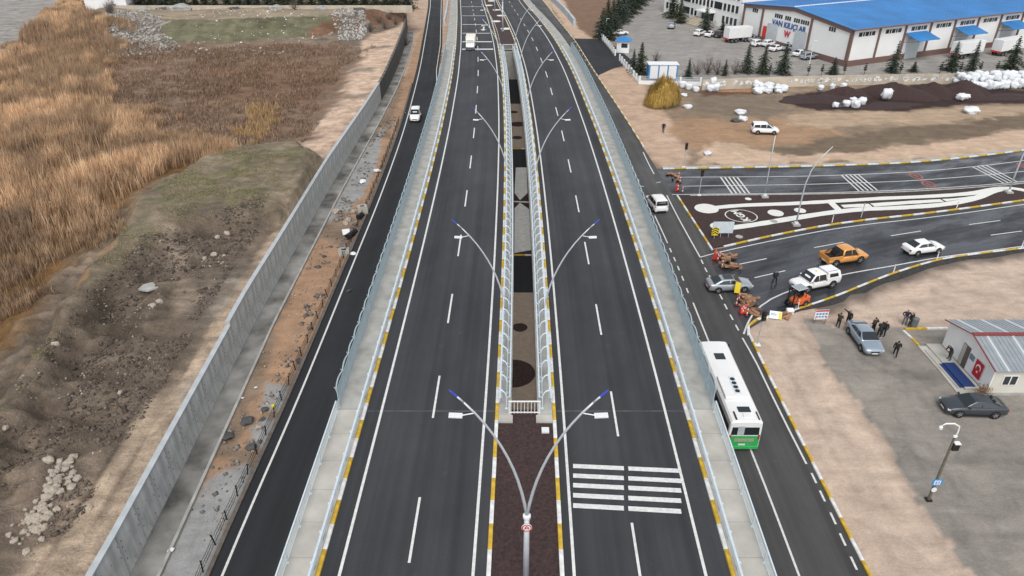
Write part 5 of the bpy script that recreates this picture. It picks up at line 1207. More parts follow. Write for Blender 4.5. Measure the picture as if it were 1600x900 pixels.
cs = empty('chevron_sign', (*W(1115.5, 374)[:2], .1), 0, 'small yellow and black chevron sign at the tip of the gravel island', 'sign')
MB().tube([(0, 0, 0), (0, 0, 1.0)], .035, 6).build('post', M['pole'], cs); MB().box((0, -.03, .95), (.85, .03, 1.0)).build('panel', M['yellow'], cs)
for k in range(3):
    z = .72 + k * .3; MB().add([(-.42, -.05, z - .22), (0, -.05, z + .06), (.42, -.05, z - .22), (.42, -.05, z - .08), (0, -.05, z + .20), (-.42, -.05, z - .08)], [(0, 1, 4, 5), (1, 2, 3, 4)]).build('chevron', M['black'], cs)
for i, (x, y, lb) in enumerate(((1299.5, 349, 'thin white delineator post on the island kerb beside the curved lamp'), (1345, 341, 'grey delineator post in the gravel island beside the white bars'), (1494, 326.5, 'thin white delineator post near the narrow end of the island'), (1395.5, 427, 'white delineator post on the lower kerb behind the white pickup'), (1463, 407, 'white delineator post on the lower kerb beside the white sedan'), (1595, 389, 'white delineator post at the far right of the lower kerb'), (1246, 483, 'white delineator post at the kerb beside the forklift'))):
    q = W(x, y); r_ = empty('delineator', (q[0], q[1], .1), 0, lb, 'post'); hh_ = 1.0 if i != 1 else 2.0
    MB().box((0, 0, hh_ / 2), (.10, .06, hh_)).build('post', M['white'] if i != 1 else M['pole'], r_, bevel=.01); MB().box((0, -.035, hh_ - .15), (.08, .01, .12)).build('reflector', M['red'], r_)
def side_lamp(px, py, pts, label, r0=.11):
    q = W(px, py); root = empty('street_lamp', (q[0], q[1], .1), 0, label, 'street lamp')
    MB().box((0, 0, .12), (.9, .9, .25)).build('foundation', M['concrete'], root, bevel=.03); MB().box((0, 0, .35), (.4, .4, .25)).build('base_plate', M['lamp_head'], root, bevel=.03)
    k = len(pts); MB().tube(pts, [r0 + (.05 - r0) * i / (k - 1) for i in range(k)], 8).build('pole', M['pole'], root, smooth=True)
    return root
side_lamp(1243, 353, [(0, 0, .3), (0, 0, 3), (.05, 0, 5.4), (.4, 0, 7.2), (1.1, 0, 8.7), (2.3, 0, 10.2)], 'curved grey lamp pole rising from the gravel island beside the white discs')
side_lamp(1194, 309, [(0, 0, .3), (-.05, 0, 3), (-.1, 0, 5.5), (-.12, 0, 8.6)], 'tall thin straight pole at the top edge of the gravel island', .08)
side_lamp(1575, 302, [(0, 0, .3), (0, 0, 3), (.05, 0, 5.5), (.4, 0, 7.4), (1.2, 0, 9), (2.3, 0, 10.4)], 'curved grey lamp pole at the looped white band of the island')
# camera pole in the site yard
cp_ = empty('camera_pole', (*W(1450.5, 781)[:2], 0), 0, 'brown camera pole with white arm and blue sign in the grey yard', 'pole')
MB().tube([(0, 0, 0), (0, 0, 5.0)], [.10, .07], 8).build('pole', mat('pole_brown', (.13, .115, .09, 1), .6, var=.2), cp_); MB().box((0, 0, .04), (.36, .36, .08)).build('base_plate', M['black'], cp_)
MB().tube([(0, 0, 4.75), (.06, 0, 5.35), (.0, 0, 5.75), (-.35, 0, 5.95), (-.85, 0, 5.95), (-1.05, 0, 5.8)], .045, 8).build('arm', M['white'], cp_, smooth=True)
MB().lathe([(.02, 5.5), (.10, 5.58), (.11, 5.72), (.03, 5.8)], 14, (-1.08, 0, 0)).build('camera', M['white'], cp_); MB().box((-.08, -.1, 5.1), (.22, .12, .14)).build('camera', M['white'], cp_, bevel=.03)
MB().box((.22, -.05, 4.32), (.40, .26, .52)).build('cabinet', M['black'], cp_, bevel=.02); MB().box((.22, -.1, 4.6), (.36, .3, .05)).build('cabinet_lid', M['white'], cp_)
sgn = MB().box((.0, -.12, 1.55), (.62, .03, .48)).build('sign_plate', M['sign_blue'], cp_, bevel=.005); MB().box((0, -.14, 1.55), (.40, .015, .32)).build('sign_field', M['sign_white'], sgn); MB().box((0, -.152, 1.55), (.24, .012, .2)).build('sign_mark', M['sign_blue'], sgn); MB().box((0, -.16, 1.55), (.12, .012, .1)).build('sign_mark', M['sign_white'], sgn)
MB().lathe([(.17, -.02), (.17, .02)], 16, (.0, -.12, .95), axis='Y').build('round_plate', M['sign_white'], cp_, fixn=True)

cp_.scale = (1.1, 1.1, 1.18)
# ================================================================ barrier line at the junction
random.seed(11); M['wood2'] = mat('tan_timber', (.33, .20, .12, 1), .85, var=.35, scale=3); M['wood3'] = mat('dark_timber', (.14, .08, .05, 1), .85, var=.35, scale=3)
def timber_pile(px, py, n, sx, sy, label, rz0):
    q = W(px, py); root = empty('timber_pile', (q[0], q[1], 0), 0, label, 'timber')
    for i in range(n):
        z = .08 + .05 * (i // 6)
        MB().box((random.uniform(-sx, sx), random.uniform(-sy, sy), z + random.uniform(0, .15)), (random.uniform(.45, 1.1), random.uniform(.14, .38), random.uniform(.08, .2)), rz0 + random.uniform(-1.1, 1.1), rx=random.uniform(-.4, .4), ry=random.uniform(-.35, .35)).build('baulk', random.choice((M['wood'], M['wood'], M['wood2'], M['wood3'])), root, bevel=.015, seg=1)
timber_pile(1138, 411, 34, 1.0, 1.6, 'jumbled brown timber baulks on the wet road behind the silver sedan', .2)
timber_pile(1168, 472, 28, .9, 1.1, 'jumbled brown timber baulks between the silver sedan and the white edge line', -.4)
timber_pile(1176, 490, 12, .7, .7, 'small heap of brown timber at the curve of the white edge line', -.7)
timber_pile(1052, 276, 12, .7, 1.6, 'brown timber lying across the upper side road entrance', 1.3)
timber_pile(1225, 494, 9, .4, .4, 'brown broken timber under the tilted notice at the kerb', .4)
def cone(px, py, label, kind=0):
    q = W(px, py); root = empty('traffic_post', (q[0], q[1], 0), 0, label, 'traffic post', 'red and white barrier posts')
    MB().box((0, 0, .04), (.42, .42, .08)).build('base', M['rubber'], root, bevel=.02)
    for k in range(5): MB().tube([(0, 0, .08 + .22 * k), (0, 0, .08 + .22 * (k + 1))], [.085 - .01 * k, .075 - .01 * k], 10).build('stripe', (M['red'] if k % 2 == 0 else M['white']), root)
for x, y in ((1121, 408), (1128, 418), (1124, 404)): cone(x, y, 'red and white striped post beside the timber near the island tip')
for x, y in ((1150, 478), (1154, 470)): cone(x, y, 'red and white striped post in front of the silver sedan')
for x, y in ((1166.5, 494), (1160, 490)): cone(x, y, 'red and white striped post at the curve of the edge line')
for x, y in ((1059, 299), (1062, 286), (1060, 279), (1066, 302)): cone(x, y, 'red and white striped post at the upper side road entrance')
def barrier(px, py, rz, label, ln=1.2):
    q = W(px, py); r_ = empty('plastic_barrier', (q[0], q[1], 0), rz, label, 'barrier')
    MB().loft([[(x, y, z) for x, y in ((-ln / 2, -w), (ln / 2, -w), (ln / 2, w), (-ln / 2, w))] for z, w in ((0, .24), (.18, .22), (.35, .12), (.8, .09))]).build('body', M['red'], r_, bevel=.03)
    MB().box((0, 0, .62), (ln * .8, .215, .12)).build('white_band', M['white'], r_)
barrier(1117, 402, 1.2, 'red plastic barrier at the tip of the gravel island'); barrier(1160, 489, .3, 'red plastic barrier near the curved white edge line', .7); barrier(1057, 297, 1.4, 'red plastic barrier by the upper side road entrance', .9)
ys_ = empty('yellow_board', (*W(1150.5, 461)[:2], 0), -.3, 'yellow warning board leaning beside the silver sedan bonnet', 'sign')
for s in (-1, 1): MB().box((s * .22, 0, .4), (.05, .05, .8)).build('leg', M['wood'], ys_)
MB().box((0, 0, .9), (.55, .05, 1.15), rx=-.25).build('panel', M['yellow'], ys_)
nb_ = empty('notice_board', (*W(1280, 506)[:2], 0), .06, 'white site notice board with red heading on two legs', 'sign')
for s in (-1, 1): MB().box((s * .62, 0, .5), (.06, .06, 1.0)).build('leg', M['wood'], nb_)
MB().box((0, 0, 1.25), (1.55, .05, 1.25)).build('panel', M['sign_white'], nb_); MB().box((0, -.035, 1.76), (1.5, .01, .2)).build('heading', M['sign_red'], nb_)
for i in range(4):
    MB().box((-.52 + i * .35, -.035, 1.36), (.24, .01, .22)).build('pictogram', M['sign_blue'], nb_); MB().box((-.52 + i * .35, -.035, .98), (.24, .01, .18)).build('pictogram', M['sign_blue'] if i in (1, 2) else M['sign_red'], nb_)
tb = empty('tilted_notice', (*W(1211, 497)[:2], 0), -.25, 'white and yellow notice panel tilted back at the sandy corner', 'sign')
MB().box((0, 0, .45), (1.45, .05, .95), rx=-.6).build('panel', M['sign_white'], tb); MB().box((.52, -.035, .43), (.36, .03, .85), rx=-.6).build('yellow_band', M['yellow'], tb); MB().box((0, .25, .25), (.06, .06, .6)).build('leg', M['wood'], tb)
for k in range(3): MB().box((-.25, -.04 + .17 * (k - 1) * -.0, .62 - .18 * k), (.7, .012, .06), rx=-.6).build('text_line', M['sign_blue'], tb)
MB()
nb_.scale = (.86, .86, .86); tb.scale = (.8, .8, .8)
tag(MB().box((0, 0, .3), (.7, .5, .55), rx=.3).build('foam_block', M['white'], None, (*W(1233, 491)[:2], .05), bevel=.08), 'white foam block lying at the kerb beside the forklift', 'block')

# ================================================================ gatehouse, boundary fence and wall
M['blue_roof'] = mat('blue_sheet_roof', (.028, .18, .44, 1), .5, .0, var=.2, scale=.18)
M['brown_trim'] = mat('brown_trim', (.16, .095, .08, 1), .7, var=.1)
M['render_beige'] = mat('beige_render', (.46, .40, .315, 1), .85, var=.2, scale=.5)
kq = W(974.5, 83); kiosk = empty('gatehouse', (kq[0], kq[1] + 1.5, 0), R(-12), 'small white gatehouse with blue pyramid roof at the works entrance', 'gatehouse')
MB().box((0, 0, 1.4), (3.0, 2.8, 2.8)).build('wall', M['panel_white'], kiosk)
MB().add([(-2, -1.9, 2.75), (2, -1.9, 2.75), (2, 1.9, 2.75), (-2, 1.9, 2.75), (0, 0, 3.9)], [(0, 1, 4), (1, 2, 4), (2, 3, 4), (3, 0, 4), (3, 2, 1, 0)]).build('roof', M['blue_roof'], kiosk)
MB().box((.35, -1.41, 1.75), (1.5, .05, 1.0)).build('window', M['glass_b'], kiosk); MB().box((-1.51, 0, 1.75), (.05, 1.4, 1.0)).build('window', M['glass_b'], kiosk); MB().box((-1.0, -1.42, 1.1), (.7, .05, 2.0)).build('door', M['lamp_head'], kiosk)
def fence(name, pts, label, h=1.5, wall=.5, sp=2.6):
    P2 = resample(pts, sp); root = empty(name, (P2[0][0], P2[0][1], 0), 0, label, 'fence'); x0, y0 = P2[0]
    for i in range(len(P2)):
        MB().box((P2[i][0] - x0, P2[i][1] - y0, h / 2), (.32, .32, h)).build('post', M['panel_white'], root)
        if i:
            a, b = P2[i - 1], P2[i]; mx, my = (a[0] + b[0]) / 2 - x0, (a[1] + b[1]) / 2 - y0; l = math.hypot(b[0] - a[0], b[1] - a[1]) - .3; rz = math.atan2(b[1] - a[1], b[0] - a[0])
            MB().box((mx, my, wall / 2), (l, .2, wall), rz).build('base_wall', M['panel_white'], root)
            pn = MB()
            for z in (wall + .15, (wall + h) / 2 + .05, h - .08): pn.box((mx, my, z), (l, .04, .05), rz)
            for k in range(9): t = (k - 4) / 9 * l; pn.box((mx + t * math.cos(rz), my + t * math.sin(rz), (wall + h) / 2), (.03, .03, h - wall - .1), rz)
            pn.build('bar_panel', M['galv'], root)
fence('boundary_fence', WX([(934, 55), (948, 70), (961, 87)]), 'white pillared fence beside the dark driveway and conifers')
fence('boundary_fence', WX([(968, 95), (983, 113), (998, 131)]), 'white pillared fence between the gatehouse and the yard corner')
fence('boundary_fence', WX([(999, 131.5), (1047, 133), (1094, 134)]), 'white pillared fence in front of the blue and white cabinet', 1.7, .75, 4.2)
bw = empty('boundary_wall', (*W(1096, 143)[:2], 0), 0, 'long beige boundary wall with white painted scrawl along the dirt lot', 'wall')
BWP = resample(WX([(1096, 141), (1200, 137), (1300, 134), (1450, 131.5), (1600, 130), (1800, 127)]), 6.0)
random.seed(21)
for i in range(len(BWP) - 1):
    a, b = BWP[i], BWP[i + 1]; rz = math.atan2(b[1] - a[1], b[0] - a[0]); l = math.hypot(b[0] - a[0], b[1] - a[1]); mx, my = (a[0] + b[0]) / 2 - bw.location.x, (a[1] + b[1]) / 2 - bw.location.y
    sec = MB().box((mx, my, 1.05), (l - .02, .25, 2.1), rz).build('wall_section', M['render_beige'], bw)
    if random.random() < .9:
        t = -l / 2 + .3; lt_ = MB()
        while t < l / 2 - .9:
            for k in range(random.randint(1, 3)):
                lt_.box((mx + (t + .25) * math.cos(rz) + .145 * math.sin(rz), my + (t + .25) * math.sin(rz) - .145 * math.cos(rz), random.uniform(.95, 1.5)), (random.uniform(.12, 1.0), .02, random.uniform(.10, .7)), rz, ry=random.uniform(-.5, .5))
            t += random.choice((.35, .45, .6, 1.2))
        if lt_.v: lt_.build('painted_scrawl', M['white'], sec)
cb = empty('utility_cabinet', (*W(1035, 124)[:2], 0), R(-1), 'white and blue utility cabinet building with three doors behind the golden bush', 'cabinet')
MB().box((0, 1.3, 1.5), (6.2, 2.6, 3.0)).build('wall', mat('cabinet_blue', (.05, .22, .48, 1), .5), cb); MB().box((0, 1.3, 3.06), (6.5, 2.9, .14)).build('roof', M['lamp_head'], cb)
for x in (-1.95, 0, 1.95): MB().box((x, -.03, 1.5), (1.65, .06, 2.7)).build('door', M['white'], cb, bevel=.01)

# ================================================================ warehouse
c0 = Vector((76, 164, 0)); sdir = Vector((.908, .419, 0)).normalized(); fdir = Vector((-.36, .933, 0)).normalized()
wh = empty('warehouse', c0, 0, 'large white warehouse with blue roof, brown pilasters and blue facade lettering', 'building')
EVW, APW, FL, SL = 8.1, 9.9, 38.6, 84.0
PW = lambda s, f, z: sdir * s + fdir * f + Vector((0, 0, z))
ns = -fdir; nf = -sdir                                   # outward normals of long side and facade
rs, rfz = math.atan2(sdir.y, sdir.x), math.atan2(fdir.y, fdir.x)
MB().add([PW(0, 0, 0), PW(SL, 0, 0), PW(SL, FL, 0), PW(0, FL, 0), PW(0, 0, EVW), PW(SL, 0, EVW), PW(SL, FL, EVW), PW(0, FL, EVW), PW(0, FL / 2, APW), PW(SL, FL / 2, APW)], [(0, 1, 5, 4), (2, 3, 7, 6), (0, 4, 8, 7, 3), (1, 2, 6, 9, 5)]).build('wall', mat('warehouse_white', (.76, .76, .74, 1), .6, var=.05, scale=.3), wh, fixn=True)
for f0, z0, f1, z1 in ((-1.0, EVW - .1, FL / 2, APW + .02), (FL + 1.0, EVW - .1, FL / 2, APW + .02)):
    vs = [PW(-.6, f0, z0), PW(SL + .5, f0, z0), PW(SL + .5, f1, z1), PW(-.6, f1, z1)]
    rfo = MB().hexa(vs + [v + Vector((0, 0, .18)) for v in vs]).build('roof', M['blue_roof'], wh, fixn=True)
    sm = MB()
    for i in range(1, 84):
        s = i * SL / 84; 
        sm.hexa([PW(s - .04, f0, z0 + .17), PW(s + .04, f0, z0 + .17), PW(s + .04, f1, z1 + .17), PW(s - .04, f1, z1 + .17), PW(s - .03, f0, z0 + .23), PW(s + .03, f0, z0 + .23), PW(s + .03, f1, z1 + .23), PW(s - .03, f1, z1 + .23)])
    smo = sm.build('roof_seams', M['blue_roof'], rfo); smo['kind'] = 'stuff'
MB().tube([PW(-.6, FL / 2, APW + .22), PW(SL, FL / 2, APW + .22)], .14, 6).build('ridge_cap', M['lamp_head'], wh)
MB().tube([PW(-.6, -1.02, EVW), PW(SL, -1.02, EVW)], .16, 6).build('gutter', M['brown_trim'], wh)
def on_side(name, s0, s1, z0, z1, d, m, par=None): 
    c = PW((s0 + s1) / 2, 0, (z0 + z1) / 2) + ns * (d / 2 + .003); return MB().box(c, (s1 - s0, d, z1 - z0), rs).build(name, m, par or wh)
def on_front(name, f0, f1, z0, z1, d, m, par=None):
    c = PW(0, (f0 + f1) / 2, (z0 + z1) / 2) + nf * (d / 2 + .003); return MB().box(c, (f1 - f0, d, z1 - z0), rfz).build(name, m, par or wh)
on_side('plinth', 0, SL, -.1, 1.25, .18, M['brown_trim']); on_front('plinth', 0, FL, -.1, 1.25, .18, M['brown_trim'])
for i in range(11): on_side('pilaster', i * 8.4 - .25, i * 8.4 + .25, 1.26, EVW - .15, .25, M['brown_trim'])
for f in (.25, 13.0, 30.8, FL - .25): on_front('pilaster', f - .3, f + .3, 1.26, EVW - .1 + (APW - EVW) * (1 - abs(f - FL / 2) / (FL / 2)) - .2, .25, M['brown_trim'])
for f0, f1 in ((0, FL / 2), (FL, FL / 2)):
    a, b = PW(-.05, f0, EVW), PW(-.05, f1, APW); MB().hexa([a - Vector((0, 0, .9)), a + nf * .3 - Vector((0, 0, .9)), b + nf * .3 - Vector((0, 0, .9)), b - Vector((0, 0, .9)), a, a + nf * .3, b + nf * .3, b]).build('gable_band', M['brown_trim'], wh, fixn=True)
for i in range(10):
    s = i * 8.4 + 2.0
    for k, wd in enumerate((1.0, .45, 1.0, .45, 1.0)):
        on_side('window', s, s + wd, 6.35, 7.25, .06, M['glass_b']); s += wd + .28
for f0, n in ((5.2, 3), (13.9, 4), (17.1, 3), (20.3, 3), (23.4, 4), (33.0, 3)):
    for k in range(n): on_front('window', f0 + k * .75, f0 + k * .75 + .55, 6.6, 7.55, .06, M['glass_b'])
M['shutter'] = mat('roller_shutter', (.50, .53, .55, 1), .5, .2, var=.08, scale=1)
for f0 in (13.9, 24.2): on_front('shutter', f0, f0 + 4.0, .0, 5.0, .22, M['shutter'])
on_front('fire_door', 28.5, 29.6, 1.3, 4.0, .3, M['red'])
# lettering: facade faces the camera side, so text runs against fdir
fm = Matrix((( -fdir.x, 0, nf.x), (-fdir.y, 0, nf.y), (0, 1, 0))).to_euler()
tx_ = text('VAN KILIÇLAR', 1.95, mat('letter_blue', (.03, .09, .28, 1), .4), wh, 'lettering', PW(0, 20.6, 5.4) + nf * .12, fm, .05, .03); tx_.scale = (.98, .95, 1)
text('W', 2.0, mat('letter_red', (.50, .05, .08, 1), .4), wh, 'logo', PW(0, 20.6, 3.4) + nf * .12, fm, .05, .08)
for i in (2, 4, 6):
    s0, s1 = i * 8.4 + .3, i * 8.4 + 7.4
    vs = [PW(s0, 0, 5.9), PW(s1, 0, 5.9), PW(s1, 0, 5.9) + ns * 4.2 - Vector((0, 0, 1.1)), PW(s0, 0, 5.9) + ns * 4.2 - Vector((0, 0, 1.1))]
    aw = MB().hexa(vs + [v + Vector((0, 0, .12)) for v in vs]).build('awning', M['blue_roof'], wh, fixn=True)
    for s in (s0 + .2, s1 - .2): MB().tube([PW(s, 0, 3.9) + ns * .05, PW(s, 0, 4.75) + ns * 4.1], .06, 5).build('strut', M['brown_trim'], aw)
    on_side('door', s0 + 1.4, s0 + 5.6, .0, 4.6, .22, M['shutter'])
# second blue-roofed hall behind, and the office block
h2 = empty('hall', c0 + fdir * 47 + sdir * 16, 0, 'second hall with dark blue roof standing behind the white warehouse', 'building')
MB().add([PW(0, 0, 0), PW(120, 0, 0), PW(120, 40, 0), PW(0, 40, 0), PW(0, 0, 8), PW(120, 0, 8), PW(120, 40, 8), PW(0, 40, 8)], [(0, 1, 5, 4), (1, 2, 6, 5), (2, 3, 7, 6), (3, 0, 4, 7)]).build('wall', MATS['warehouse_white'], h2, fixn=True)
v_ = [PW(-.5, -.8, 8), PW(120, -.8, 8), PW(120, 40.5, 9.5), PW(-.5, 40.5, 9.5)]; MB().hexa(v_ + [v + Vector((0, 0, .2)) for v in v_]).build('roof', M['blue_roof'], h2, fixn=True)
oa, ob = Vector(W(1153, 50)), Vector(W(1050, 22)); od = (ob - oa); OLn = od.length * 1.15; od.normalize(); on = Vector((od.y, -od.x, 0)); on = on if on.x < 0 else -on
of = empty('office_block', oa, 0, 'white multi-storey office block with rows of dark windows and entrance steps', 'building')
PO = lambda s, d, z: od * s - on * d + Vector((0, 0, z)); oz = math.atan2(od.y, od.x)
MB().add([PO(0, 0, 0), PO(OLn, 0, 0), PO(OLn, 14, 0), PO(0, 14, 0), PO(0, 0, 13), PO(OLn, 0, 13), PO(OLn, 14, 13), PO(0, 14, 13)], [(0, 1, 5, 4), (1, 2, 6, 5), (2, 3, 7, 6), (3, 0, 4, 7), (4, 5, 6, 7)]).build('wall', MATS['warehouse_white'], of, fixn=True)
for z in (1.3, 4.6, 7.9):
    s = 1.2; k = 0
    while s < OLn - 1.5:
        wd = 1.0 if (k % 7) != 4 else 3.4
        if not (z < 2 and 8 < s < 19):
            w_ = MB().box(PO(s + wd / 2, 0, z + .95) + on * .04, (wd, .07, 1.9), oz).build('window', M['glass_b'], of); MB().box(PO(s + wd / 2, 0, z - .03) + on * .08, (wd + .2, .16, .08), oz).build('sill', M['lamp_head'], w_)
        s += wd + .75; k += 1
MB().box(PO(14, 0, 1.6) + on * .06, (5.5, .1, 3.2), oz).build('entrance', M['glass_b'], of); MB().box(PO(14, 0, 3.5) + on * 1.3, (6.5, 2.6, .25), oz).build('entrance_roof', M['white'], of)
for k in range(6): MB().box(PO(14, 0, .1 + .13 * k) + on * (5.2 - .65 * k), (7.5, .66, .2 + .26 * k), oz).build('step', M['render_beige'], of)
for s in (9.9, 18.1): MB().box(PO(s, 0, .7) + on * 3.0, (.4, 5.6, 1.4), oz).build('stair_wall', M['sidewalk'], of)
# lamp mast in the yard
lm = empty('lamp_mast', (*W(1263, 108)[:2], 0), 0, 'thin pale lamp mast in the works yard near the boundary wall', 'pole'); MB().tube([(0, 0, 0), (0, 0, 6.2)], [.09, .06], 8).build('pole', M['lamp_head'], lm); MB().box((.3, 0, 6.2), (.7, .2, .1)).build('lamp_head', M['lamp_head'], lm)
lm = empty('lamp_mast', (*W(946, 60)[:2], 0), 0, 'thin pale lamp mast among the conifers by the driveway', 'pole'); MB().tube([(0, 0, 0), (0, 0, 5.0)], [.09, .06], 8).build('pole', M['lamp_head'], lm); MB().box((.3, 0, 5), (.7, .2, .1)).build('lamp_head', M['lamp_head'], lm)

# ================================================================ vegetation
M['leafy'] = mat('foliage', (.04, .06, .03, 1), .85, var=.25, scale=3, attr='Col', spec=.2)
M['reedm'] = mat('dry_reed', (.4, .27, .13, 1), .9, var=.18, scale=1.2, attr='Col', spec=.15)
M['bark'] = mat('bark', (.07, .05, .038, 1), .9, var=.3, scale=8)
def tri_mesh(name, V, F, colr, m, normals_up=False):
    me = bpy.data.meshes.new(name); V = np.asarray(V, np.float32); F = np.asarray(F, np.int32)
    me.vertices.add(len(V)); me.vertices.foreach_set('co', V.ravel()); me.loops.add(F.size); me.loops.foreach_set('vertex_index', F.ravel())
    me.polygons.add(len(F)); me.polygons.foreach_set('loop_start', (np.arange(len(F)) * 3).astype(np.int32)); me.update(calc_edges=True)
    at = me.color_attributes.new('Col', 'FLOAT_COLOR', 'POINT'); c4 = np.ones((len(V), 4), np.float32); c4[:, :3] = colr; at.data.foreach_set('color', c4.ravel())
    me.materials.append(m); return me
def blades(name, P_, Hh, Wd, lean, colr, m, plume=None):
    """tapering bent blades: base pair, mid pair, tip"""
    n = len(P_); a = np.random.rand(n) * 6.283; d = np.stack([np.cos(a), np.sin(a), 0 * a], 1); s = np.stack([-np.sin(a), np.cos(a), 0 * a], 1)
    la = np.random.rand(n) * 6.283; ld = np.stack([np.cos(la) + .3, np.sin(la), 0 * la], 1) * (lean * (.4 + np.random.rand(n)))[:, None]
    up = np.array([0, 0, 1.0]); H_ = Hh[:, None]; w_ = Wd[:, None]
    b = P_; mid = P_ + up * H_ * .55 + ld * H_ * .25; tip = P_ + up * H_ + ld * H_ * .8
    V = np.stack([b - s * w_ * .5, b + s * w_ * .5, mid - s * w_ * .55, mid + s * w_ * .55, tip], 1).reshape(-1, 3)
    k = np.arange(n)[:, None] * 5; F = np.concatenate([k + [0, 1, 3], k + [0, 3, 2], k + [2, 3, 4]], 1).reshape(-1, 3)
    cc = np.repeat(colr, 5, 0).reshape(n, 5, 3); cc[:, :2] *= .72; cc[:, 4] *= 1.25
    return tri_mesh(name, V, F, np.clip(cc.reshape(-1, 3), 0, 1), m)
def scatter(poly, n, wob=2.0, ws=.15, s=300):
    xs = [p[0] for p in poly]; ys_ = [p[1] for p in poly]; out = np.zeros((0, 2))
    while len(out) < n:
        c = np.random.rand(n * 2, 2) * [max(xs) - min(xs), max(ys_) - min(ys_)] + [min(xs), min(ys_)]
        c = c[poly_sd(poly, c[:, 0], c[:, 1]) + fbm(c[:, 0] * ws, c[:, 1] * ws, s, 4) * 2 * wob > 0]; c = c[wallx(c[:, 1]) - c[:, 0] > 3]
        out = np.r_[out, c]
    return out[:n]
def col_mix(n, cols, wts, jit=.12):
    i = np.random.choice(len(cols), n, p=np.array(wts) / sum(wts)); c = np.array([srgb(*q)[:3] for q in cols])[i] * ALB
    return c * (1 + (np.random.rand(n, 1) - .5) * 2 * jit)
np.random.seed(3)
c = scatter(REED, 215000, 8.0, .2); dens = fbm(c[:, 0] * .10, c[:, 1] * .10, 310, 4); c = c[(dens + .5 * fbm(c[:, 0] * .5, c[:, 1] * .5, 346, 3) > -.12) | (np.random.rand(len(c)) < .25)]
z = zleft(c[:, 0], c[:, 1]); big = fbm(c[:, 0] * .07, c[:, 1] * .07, 320, 3); n = len(c)
clump = fbm(c[:, 0] * .45, c[:, 1] * .45, 330, 3)
near_dull = sstep(86, 60, c[:, 1]) * .85; edge_ = sstep(-4, 5, poly_sd(REED, c[:, 0], c[:, 1]))
hh_ = (2.0 + 1.5 * big + 2.2 * clump + np.random.rand(n) * .9) * (1 - .5 * near_dull) * (.45 + .55 * edge_)
cl = col_mix(n, [(200, 168, 133), (184, 146, 110), (214, 188, 154), (150, 121, 99), (190, 156, 122)], [3, 2.5, 2.0, 2.0, 2]) * (1.02 + 1.2 * clump[:, None] + .9 * fbm(c[:, 0] * .16, c[:, 1] * .16, 345, 4)[:, None])
dull = col_mix(n, [(150, 128, 106), (170, 146, 116), (122, 98, 82), (110, 82, 70)], [3, 2, 2, 1])
mixm = np.clip(sstep(-.02, .2, -big + fbm(c[:, 0] * .2, c[:, 1] * .2, 340, 3) * .9)[:, None] * .7 + near_dull[:, None] * (.6 + np.random.rand(n, 1) * .5), 0, 1)
cl = cl * (1 - mixm) + dull * mixm
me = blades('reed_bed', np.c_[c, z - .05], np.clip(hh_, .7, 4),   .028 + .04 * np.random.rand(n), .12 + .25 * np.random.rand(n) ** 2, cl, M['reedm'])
rb = link('reed_bed', me); tag(rb, 'tall golden dry reeds covering the marsh', 'reeds', kind='stuff')
c = scatter(MARSH, 30000, 6.0, .12, 303); z = zleft(c[:, 0], c[:, 1]); n = len(c); cm = fbm(c[:, 0] * .3, c[:, 1] * .3, 350, 4)
keep = cm > -.12; c, z, cm = c[keep], z[keep], cm[keep]; n = len(c)
cl = col_mix(n, [(132, 106, 86), (152, 124, 98), (112, 88, 74), (168, 144, 118), (136, 124, 112)], [3, 2, 2.4, 1.5, 1.8]) * (1 + .8 * fbm(c[:, 0] * .13, c[:, 1] * .13, 355, 4)[:, None])
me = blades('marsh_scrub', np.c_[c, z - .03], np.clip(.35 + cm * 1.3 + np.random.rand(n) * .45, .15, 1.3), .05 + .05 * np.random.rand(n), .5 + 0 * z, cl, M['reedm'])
tag(link('marsh_scrub', me), 'low brown dried scrub in the drained marsh', 'scrub', kind='stuff')
c = scatter(PLAT, 26000, .8, .3, 305); c = c[fbm(c[:, 0] * .35, c[:, 1] * .35, 306, 4) > .04]; z = zleft(c[:, 0], c[:, 1]); n = len(c)
cl = col_mix(n, [(136, 130, 96), (148, 138, 108), (124, 124, 86), (158, 142, 112)], [3, 2, 2, 2])
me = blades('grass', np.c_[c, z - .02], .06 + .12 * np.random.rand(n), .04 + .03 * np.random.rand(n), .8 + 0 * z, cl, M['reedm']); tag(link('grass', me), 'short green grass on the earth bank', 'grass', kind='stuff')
# fringe of pale reeds: separate tufts at the marsh edge
FR = WX([(372, 205), (395, 165), (425, 170), (430, 205), (405, 222)], 2.8); c = scatter(FR, 1300, 3.0, .3, 306); z = zleft(c[:, 0], c[:, 1]); n = len(c)
cl = col_mix(n, [(190, 158, 112), (170, 136, 92), (206, 176, 128)], [2, 2, 1]); me = blades('reed_tuft', np.c_[c, z - .03], (.5 + np.random.rand(n) * 1.0), .03 + .03 * np.random.rand(n), .35 + 0 * z, cl, M['reedm'])
tag(link('reed_tuft', me), 'isolated pale reed tuft beside the sand patch of the track', 'reeds')
# dry field on the far right behind the frontage road
c = scatter([(x, y) for x, y in FIELD], 9000, 1, .2, 307) if False else None

